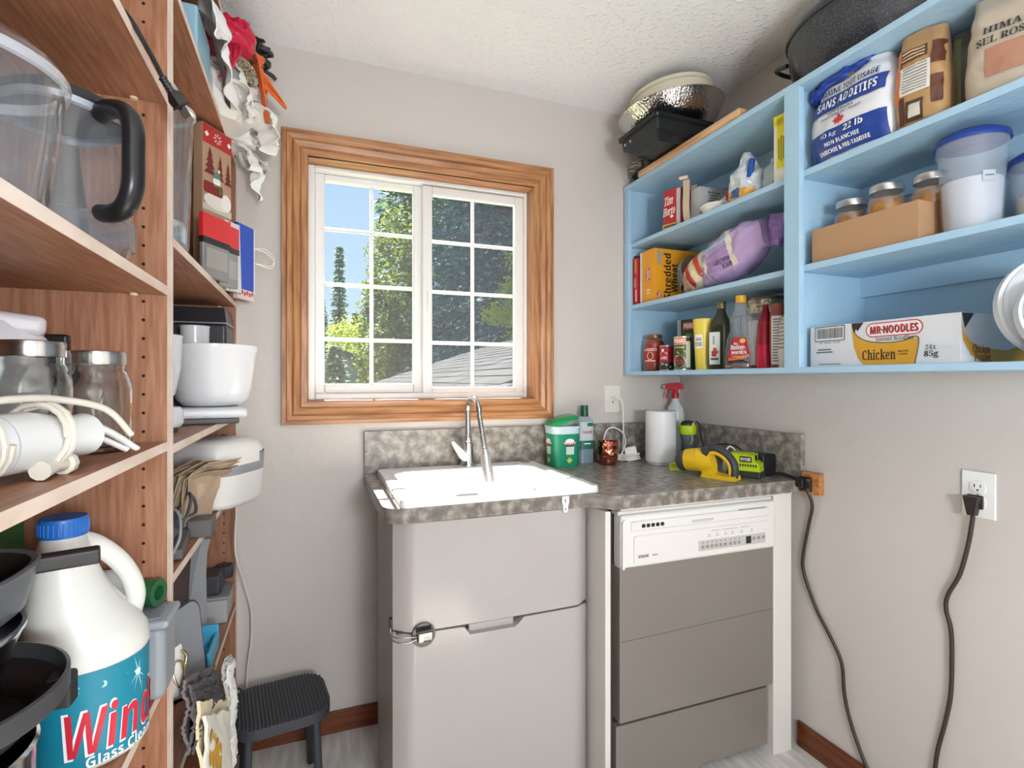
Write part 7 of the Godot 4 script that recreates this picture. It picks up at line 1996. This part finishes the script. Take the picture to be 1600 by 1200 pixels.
	for k in 11:
		var hh := 0.13 - 0.008 * (k % 4)
		var n := FastNoiseLite.new()
		n.seed = 200 + k
		n.frequency = 1.6
		var z0 := 0.03 - 0.0075 * k
		var tilt := 6.0 + 2.6 * k
		part("bag", G.new().sheet(func(u: float, v: float) -> Vector3:
			var p := Vector3((u - 0.5) * 0.14 + 0.03 * v + n.get_noise_2d(u, v) * 0.004, v * (hh + 0.05), z0 + n.get_noise_2d(u * 0.5, v * 0.6 + 5.0) * 0.02)
			if v > 0.72:
				p.y -= (v - 0.72) * 0.07
				p.z += (v - 0.72) * 0.16
			return p.rotated(Vector3.BACK, -deg_to_rad(tilt) * 0.5), 10, 14, 0.002), mt(["b9a188", "c4ad94", "ab937a"][k % 3], 0.7), o, "", 25.0)
	ice_maker(y)
	o = thing("cable_pile", "grey power bars and black looped cables on the fourth far shelf", "cables", Vector3(-0.268, y, -1.28), 0)
	for k in 3:
		part("power_bar", G.new().box(Vector3(0.0 - 0.02 * k, 0.014 + 0.021 * k, -0.01 * k), Vector3(0.05, 0.02, 0.19), 0.004, 2).rot(Vector3.UP, 6.0 - 5.0 * k), mt(["55565a", "6f7074", "47484c"][k], 0.5), o)
	part("brick", G.new().box(Vector3(0.035, 0.02, -0.1), Vector3(0.05, 0.04, 0.06), 0.004), mt("5d5a57", 0.5), o)
	part("cable", G.new().tube(curve(vs([[0.02, 0.06, 0.06], [0.03, 0.075, 0.03], [0.03, 0.1, -0.01], [0.02, 0.105, -0.05], [0.024, 0.08, -0.085], [0.02, 0.05, -0.11], [0.0, 0.045, -0.09]]), 7), 0.0035, 8), mt("4c4d50", 0.5), o)
	part("cable", G.new().tube(curve(vs([[0.02, 0.02, 0.1], [0.03, 0.05, 0.09], [0.02, 0.09, 0.06], [-0.02, 0.1, 0.03]]), 7), 0.003, 8), mt("8b8c8e", 0.5), o)
	# ---- fifth shelf
	y = 0.5123
	o = thing("grey_chute", "tall curved grey plastic chute standing on the fifth far shelf", "plastic part", Vector3(-0.315, y, -1.74), 62)
	part("panel", G.new().prism(pv2([[-0.075, 0], [0.03, 0], [0.028, 0.1], [0.026, 0.18], [0.03, 0.235], [0.044, 0.275], [0.008, 0.282], [-0.02, 0.2], [-0.05, 0.09]]), -0.02, 0.02), mt("a4a6aa", 0.4), o)
	part("edge", G.new().tube(curve(vs([[0.031, 0, 0.0], [0.029, 0.1, 0.0], [0.027, 0.18, 0.0], [0.031, 0.235, 0.0], [0.045, 0.275, 0.0]]), 6), 0.005, 8), mt("c2c4c6", 0.35), o)
	o = thing("grey_machine", "pale grey machine with a dark motor block at the back of the fifth far shelf", "machine", Vector3(-0.345, y, -1.885), 0)
	part("base", G.new().box(Vector3(0.02, 0.035, 0), Vector3(0.17, 0.07, 0.13), 0.006, 2), mt("a8a9aa", 0.45), o)
	part("ledge", G.new().box(Vector3(0.03, 0.075, 0), Vector3(0.16, 0.01, 0.125), 0.003), mt("8d8f90", 0.45), o)
	part("motor", G.new().box(Vector3(0.035, 0.11, 0.0), Vector3(0.1, 0.062, 0.09), 0.01, 2), mt("3a3c40", 0.45), o)
	part("knob", G.new().box(Vector3(0.085, 0.125, -0.045), Vector3(0.05, 0.04, 0.04), 0.008, 2), mt("2f3135", 0.45), o)
	o = thing("brown_box", "dark brown box in the shade at the back of the fifth far shelf", "box", Vector3(-0.42, y, -1.6), 0)
	part("body", G.new().box(Vector3(0, 0.14, 0), Vector3(0.2, 0.28, 0.3), 0.003), mt("4a3028", 0.6), o)
	part("lid", G.new().box(Vector3(0, 0.288, 0), Vector3(0.206, 0.016, 0.306), 0.003), mt("221b1a", 0.6), o)
	o = thing("grey_tray", "upright grey tray with rounded corners and a dark rim in front of the chute", "tray", Vector3(-0.272, y, -1.45), 68)
	part("panel", G.new().prism(pv2(rrect(0.13, 0.2, 0.035, 6, 0, 0.1)), -0.003, 0.003).rot(Vector3.RIGHT, -6), mt("9fa1a6", 0.35), o)
	var rim := []
	for p in rrect(0.133, 0.203, 0.036, 6, 0, 0.1):
		rim.append(Vector3(p[0], p[1], 0))
	part("rim", G.new().tube(rim, 0.0035, 6, true).rot(Vector3.RIGHT, -6), mt("3c3d42", 0.4), o)
	o = thing("blue_tray", "bright sky-blue plastic tray under the grey tray on the fifth far shelf", "tray", Vector3(-0.3, y + 0.0005, -1.6), 0)
	part("floor", G.new().box(Vector3(0, 0.004, 0), Vector3(0.12, 0.008, 0.14), 0.003), mt("4aa8cc", 0.35), o)
	part("end_wall", G.new().box(Vector3(0.01, 0.032, -0.066), Vector3(0.1, 0.064, 0.01), 0.004, 2), mt("4aa8cc", 0.35), o)
	part("side_wall", G.new().box(Vector3(0.055, 0.022, 0.0), Vector3(0.01, 0.044, 0.13), 0.004, 2), mt("4aa8cc", 0.35), o)
	# bag clip in front of the panel
	o = thing("metal_clip", "metal bulldog clip holding a patterned yellow and white pouch at the upright panel", "clip", Vector3(-0.241, 0.7, -1.16), 60)
	o.scale = Vector3.ONE * 0.8
	part("pouch", G.new().sheet(func(u: float, v: float) -> Vector3: return Vector3((u - 0.5) * 0.05 * (0.5 + 0.5 * sin(PI * v)) + 0.008 * v, -0.06 + 0.12 * v, 0.01 * sin(u * PI) * sin(v * PI)), 8, 10, 0.004), mt("dcd9d2", 0.5), o)
	part("print_patch", decal(oval(0.007, 0.012, 14, 0.014, 0.012), T(0, 0, 0.012)), mt("d8b83c", 0.5), o)
	var met := mt("b8ab98", 0.2, 1.0)
	part("wire_handle", G.new().tube(curve(vs([[-0.012, 0.035, 0.014], [-0.022, 0.012, 0.016], [-0.008, -0.026, 0.018], [0.006, -0.012, 0.018], [0.008, 0.02, 0.016]]), 6, true), 0.0026, 7, true), met, o)
	part("jaw", G.new().prism(pv2([[-0.03, -0.055], [0.02, -0.07], [0.022, -0.063], [-0.028, -0.047]]), 0.004, 0.018), mt("6d665e", 0.25, 1.0), o)
	part("jaw", G.new().tube(curve(vs([[0.01, 0.05, 0.012], [0.018, 0.035, 0.016], [0.012, 0.018, 0.018]]), 5), 0.004, 8), mt("a89a80", 0.25, 1.0), o)
	# ---- dish towels hanging from the clip in front of the shelves
	var hang := func(z0: float, z1: float, ya: float, yb: float, ba: float, bb: float, x: float, th: float, sd: int) -> G:
		var n := FastNoiseLite.new()
		n.seed = sd
		n.frequency = 1.3
		return G.new().sheet(func(u: float, v: float) -> Vector3:
			var zz := lerpf(z0, z1, u)
			var yy := lerpf(lerpf(ya, yb, u), lerpf(ba, bb, u), v)
			return Vector3(x + 0.005 * sin(v * 3.0) + n.get_noise_2d(u, v * 2.0) * 0.012 + 0.0014 * sin(v * 70.0), yy + n.get_noise_2d(u * 3.0, 4.0) * 0.01, zz), 24, 26, th)
	o = thing("dish_towel", "charcoal waffle dish towel with pale edge hanging below the metal clip", "towel", Vector3.ZERO, 0, "hanging dish towels")
	for k in 3:
		part("fold", hang.call(-1.13, -1.46, 0.7 - 0.012 * k, 0.56 - 0.02 * k, 0.56, 0.4, -0.222 + 0.007 * k, 0.005, 410 + k), mt(["726c6d", "5a5557", "4b4749"][k], 0.9), o)
	part("hem", hang.call(-1.452, -1.472, 0.566, 0.56, 0.3, 0.3, -0.199, 0.02, 420), mt("dcd9d4", 0.85), o)
	o = thing("dish_towel", "yellow and white patterned dish towel hanging lowest beside the stool", "towel", Vector3.ZERO, 0, "hanging dish towels")
	part("fold", hang.call(-1.13, -1.45, 0.655, 0.478, 0.1, 0.1, -0.2, 0.006, 430), mt("e2d7b2", 0.9), o)
	part("fold", hang.call(-1.13, -1.44, 0.625, 0.455, 0.1, 0.1, -0.191, 0.006, 431), mt("ebe7da", 0.9), o)
	for k in 4:
		part("print_patch", decal(oval(0.02, 0.035, 14, 1.16 + 0.035 * k, 0.545 - 0.03 * k), Transform3D(Basis(Vector3.UP, deg_to_rad(90)), Vector3(-0.179, 0, 0))), mt("d9a62e", 0.8), o)
	# black wire loop
	o = thing("wire_hoop", "thin black wire hoop leaning against the end panel near the floor", "hoop", Vector3(-0.222, 0.2, -1.84), 60)
	var hoop := []
	for k in 30:
		hoop.append(Vector3(cos(TAU * k / 30) * 0.05, sin(TAU * k / 30) * 0.095, 0))
	part("hoop", G.new().tube(hoop, 0.003, 6, true), mt("3c3932", 0.4, 0.5), o)
	# black ribbed stool top
	o = thing("ribbed_stool", "dark grey ribbed folding stool standing on the floor beside the shelf unit", "stool", Vector3(-0.088, -0.002, -1.76), 8)
	var rm := mt("3f4147", 0.5)
	var top := []
	for p in rrect(0.27, 0.24, 0.07, 8):
		top.append(p)
	var body := G.new().prism(pv2(top), 0.0, 0.03).rot(Vector3.RIGHT, -90).at(0, 0.25, 0)
	part("seat", body, rm, o)
	for k in 26:
		var x := -0.125 + 0.01 * k
		var half := 0.119 if absf(x) < 0.065 else 0.119 - 0.07 + sqrt(maxf(0.0, 0.07 * 0.07 - pow(absf(x) - 0.065, 2)))
		part("rib", G.new().box(Vector3(x, 0.282, 0), Vector3(0.005, 0.006, half * 2.0), 0.002), rm, o)
	for sx in [-1, 1]:
		for sz in [-1, 1]:
			part("leg", G.new().tube([Vector3(0.1 * sx, 0.0, 0.09 * sz), Vector3(0.09 * sx, 0.252, 0.08 * sz)], 0.012, 10), rm, o)

func gift_bag(y: float):
	var o := thing("snowman_bag", "brown paper gift bag with red top band, dark red fir trees and a snowman", "gift bag", Vector3(-0.258, y + 0.2, -1.685), 58)
	o.position.y = y
	var kr := mt("ab8c70", 0.65)
	var h := 0.44
	part("bag", G.new().box(Vector3(0, h / 2, 0), Vector3(0.108, h, 0.03), 0.002), kr, o)
	var rd := mt("b02a2a", 0.55)
	var wh := mt("e8e4de", 0.55)
	var dr := mt("6d2426", 0.6)
	part("top_band", patch(0.1075, 0.05, T(0, h - 0.028, 0.0156)), rd, o)
	part("foot_band", patch(0.1075, 0.018, T(0, 0.214, 0.0156)), mt("c9bfb2", 0.6), o)
	for k in 8:
		var a := TAU * k / 8
		part("snowflake_print", decal([[cos(a) * 0.004, sin(a) * 0.004], [cos(a + 0.16) * 0.012, sin(a + 0.16) * 0.012], [cos(a) * 0.016, sin(a) * 0.016], [cos(a - 0.16) * 0.012, sin(a - 0.16) * 0.012]], T(0.0, h - 0.028, 0.016)), wh, o, "", 0.0)
	for x in [-0.04, 0.044]:
		part("snowflake_print", decal([[-0.008, 0], [0, -0.008], [0.008, 0], [0, 0.008]], T(x, h - 0.028, 0.016)), wh, o, "", 0.0)
	for t in [[-0.028, 0.318, 0.045, 0.072], [0.01, 0.312, 0.03, 0.066], [0.04, 0.308, 0.03, 0.062]]:
		for k in 4:
			var s := 1.0 - 0.2 * k
			part("fir_print", decal([[-t[2] / 2 * s, t[3] * 0.23 * k], [t[2] / 2 * s, t[3] * 0.23 * k], [0, t[3] * (0.23 * k + 0.36)]], T(t[0], t[1] - 0.012, 0.0158 + 0.0001 * k)), dr, o, "", 0.0)
	part("snow_print", decal(oval(0.05, 0.022, 24, 0.0, 0.236), T(0, 0, 0.0159)), mt("dcd6ce", 0.6), o, "", 0.0)
	part("snow_print", decal(oval(0.02, 0.024, 20, 0.032, 0.243), T(0, 0, 0.01595)), mt("e4dfd8", 0.6), o, "", 0.0)
	part("plaid_print", decal(rrect(0.07, 0.032, 0.008, 4, -0.016, 0.268), T(0, 0, 0.0162)), mt("9c2a28", 0.6), o, "", 0.0)
	for k in 6:
		part("plaid_line", patch(0.07, 0.0015, T(-0.016, 0.256 + 0.005 * k, 0.0164)), mt("4a1c1c", 0.6), o)
		part("plaid_line", patch(0.0015, 0.03, T(-0.046 + 0.012 * k, 0.268, 0.0164)), mt("4a1c1c", 0.6), o)
	part("snowman_head", decal(oval(0.014, 0.013, 20, -0.004, 0.292), T(0, 0, 0.0166)), mt("efece6", 0.55), o, "", 0.0)
	part("cap_print", decal([[-0.018, 0.299], [0.01, 0.301], [0.009, 0.312], [0.002, 0.32], [-0.008, 0.318], [-0.015, 0.31]], T(0, 0, 0.0168)), mt("5f7f6b", 0.6), o, "", 0.0)
	part("pompom_print", decal(oval(0.0045, 0.0045, 12, 0.004, 0.323), T(0, 0, 0.017)), mt("e6ded2", 0.6), o, "", 0.0)
	part("scarf_print", decal([[-0.016, 0.276], [0.012, 0.278], [0.013, 0.284], [-0.016, 0.283]], T(0, 0, 0.0169)), mt("5c7a4c", 0.6), o, "", 0.0)
	part("scarf_print", decal([[0.004, 0.26], [0.016, 0.262], [0.012, 0.28], [0.004, 0.28]], T(0, 0, 0.0169)), mt("4f6e42", 0.6), o, "", 0.0)
	for x in [-0.009, 0.001]:
		part("eye_print", decal(oval(0.0014, 0.0014, 8, x, 0.294), T(0, 0, 0.0169)), mt("2a2422", 0.6), o)

func ice_maker(y: float):
	var o := thing("ice_cream_maker", "white rounded countertop appliance with grey bands jutting out of the fourth far shelf", "appliance", Vector3(-0.25, y, -1.71), 62)
	var wm := mt("e6e3de", 0.3)
	o.scale = Vector3.ONE * 0.93
	var rg := func(yy: float, w: float, d: float, dx: float) -> PackedVector3Array:
		var q := PackedVector3Array()
		for k in 56:
			var t := TAU * k / 56
			q.append(Vector3(dx + signf(cos(t)) * pow(absf(cos(t)), 2.0 / 3.4) * w, yy, signf(sin(t)) * pow(absf(sin(t)), 2.0 / 3.4) * d))
		return q
	part("lower_body", G.new().loft([rg.call(0.0, 0.1, 0.085, 0.0), rg.call(0.008, 0.112, 0.096, 0.0), rg.call(0.02, 0.118, 0.102, 0.0), rg.call(0.1, 0.122, 0.106, 0.0)]), wm, o)
	part("grey_band", G.new().loft([rg.call(0.1005, 0.1225, 0.1065, 0.0), rg.call(0.126, 0.123, 0.107, 0.0)]), mt("92959a", 0.4), o)
	part("upper_body", G.new().loft([rg.call(0.1265, 0.122, 0.106, 0.0), rg.call(0.165, 0.12, 0.104, 0.0), rg.call(0.188, 0.11, 0.095, -0.004), rg.call(0.2, 0.09, 0.078, -0.01), rg.call(0.204, 0.06, 0.05, -0.014)]), wm, o)
	var arc := func(y0: float, y1: float, off: float) -> G:
		return G.new().sheet(func(u: float, v: float) -> Vector3:
			var t := lerpf(deg_to_rad(76), deg_to_rad(-70), u)
			return Vector3(signf(cos(t)) * pow(absf(cos(t)), 2.0 / 3.4) * (0.122 + off), lerpf(y0, y1, v), signf(sin(t)) * pow(absf(sin(t)), 2.0 / 3.4) * (0.106 + off)), 40, 1, 0.002)
	part("band_step", arc.call(0.126, 0.154, 0.0022), mt("92959a", 0.4), o)
	part("dark_line", arc.call(0.154, 0.1565, 0.0026), mt("26262a", 0.4), o)
	part("knob", G.new().lathe([[0, 0.2], [0.006, 0.2], [0.006, 0.21], [0, 0.211]], 14).at(0.03, 0.0, 0.0), mt("35353a", 0.4), o)
	part("latch", G.new().box(Vector3(0.124, 0.158, 0.05), Vector3(0.006, 0.02, 0.03), 0.002), mt("6a6248", 0.3, 0.6), o)
	var gr := part("vent_cover", G.new().lathe([[0, 0], [0.04, 0.0], [0.04, 0.004], [0.03, 0.008], [0, 0.009]], 32).rot(Vector3.BACK, -90).at(0.119, 0.06, 0.02), mt("a3a6ab", 0.4), o)
	for k in 5:
		part("vent_slot", G.new().box(Vector3(0.1275, 0.042 + 0.009 * k, 0.02), Vector3(0.003, 0.003, 0.036), 0.0), mt("2f3035", 0.5), gr)
	# its white cord down the end panel
	solo("appliance_cord", G.new().tube(curve(vs([[-0.235, 0.8985, -1.81], [-0.218, 0.86, -1.84], [-0.222, 0.78, -1.855], [-0.222, 0.71, -1.865], [-0.216, 0.66, -1.885], [-0.2, 0.57, -1.925], [-0.186, 0.48, -1.955], [-0.188, 0.38, -1.965], [-0.2, 0.28, -1.97], [-0.205, 0.1, -1.97], [-0.2, 0.006, -1.95]]), 8), 0.0036, 8), mt("dedbd4", 0.45), "white power cord running down the end panel from the white appliance to the floor", "cord")
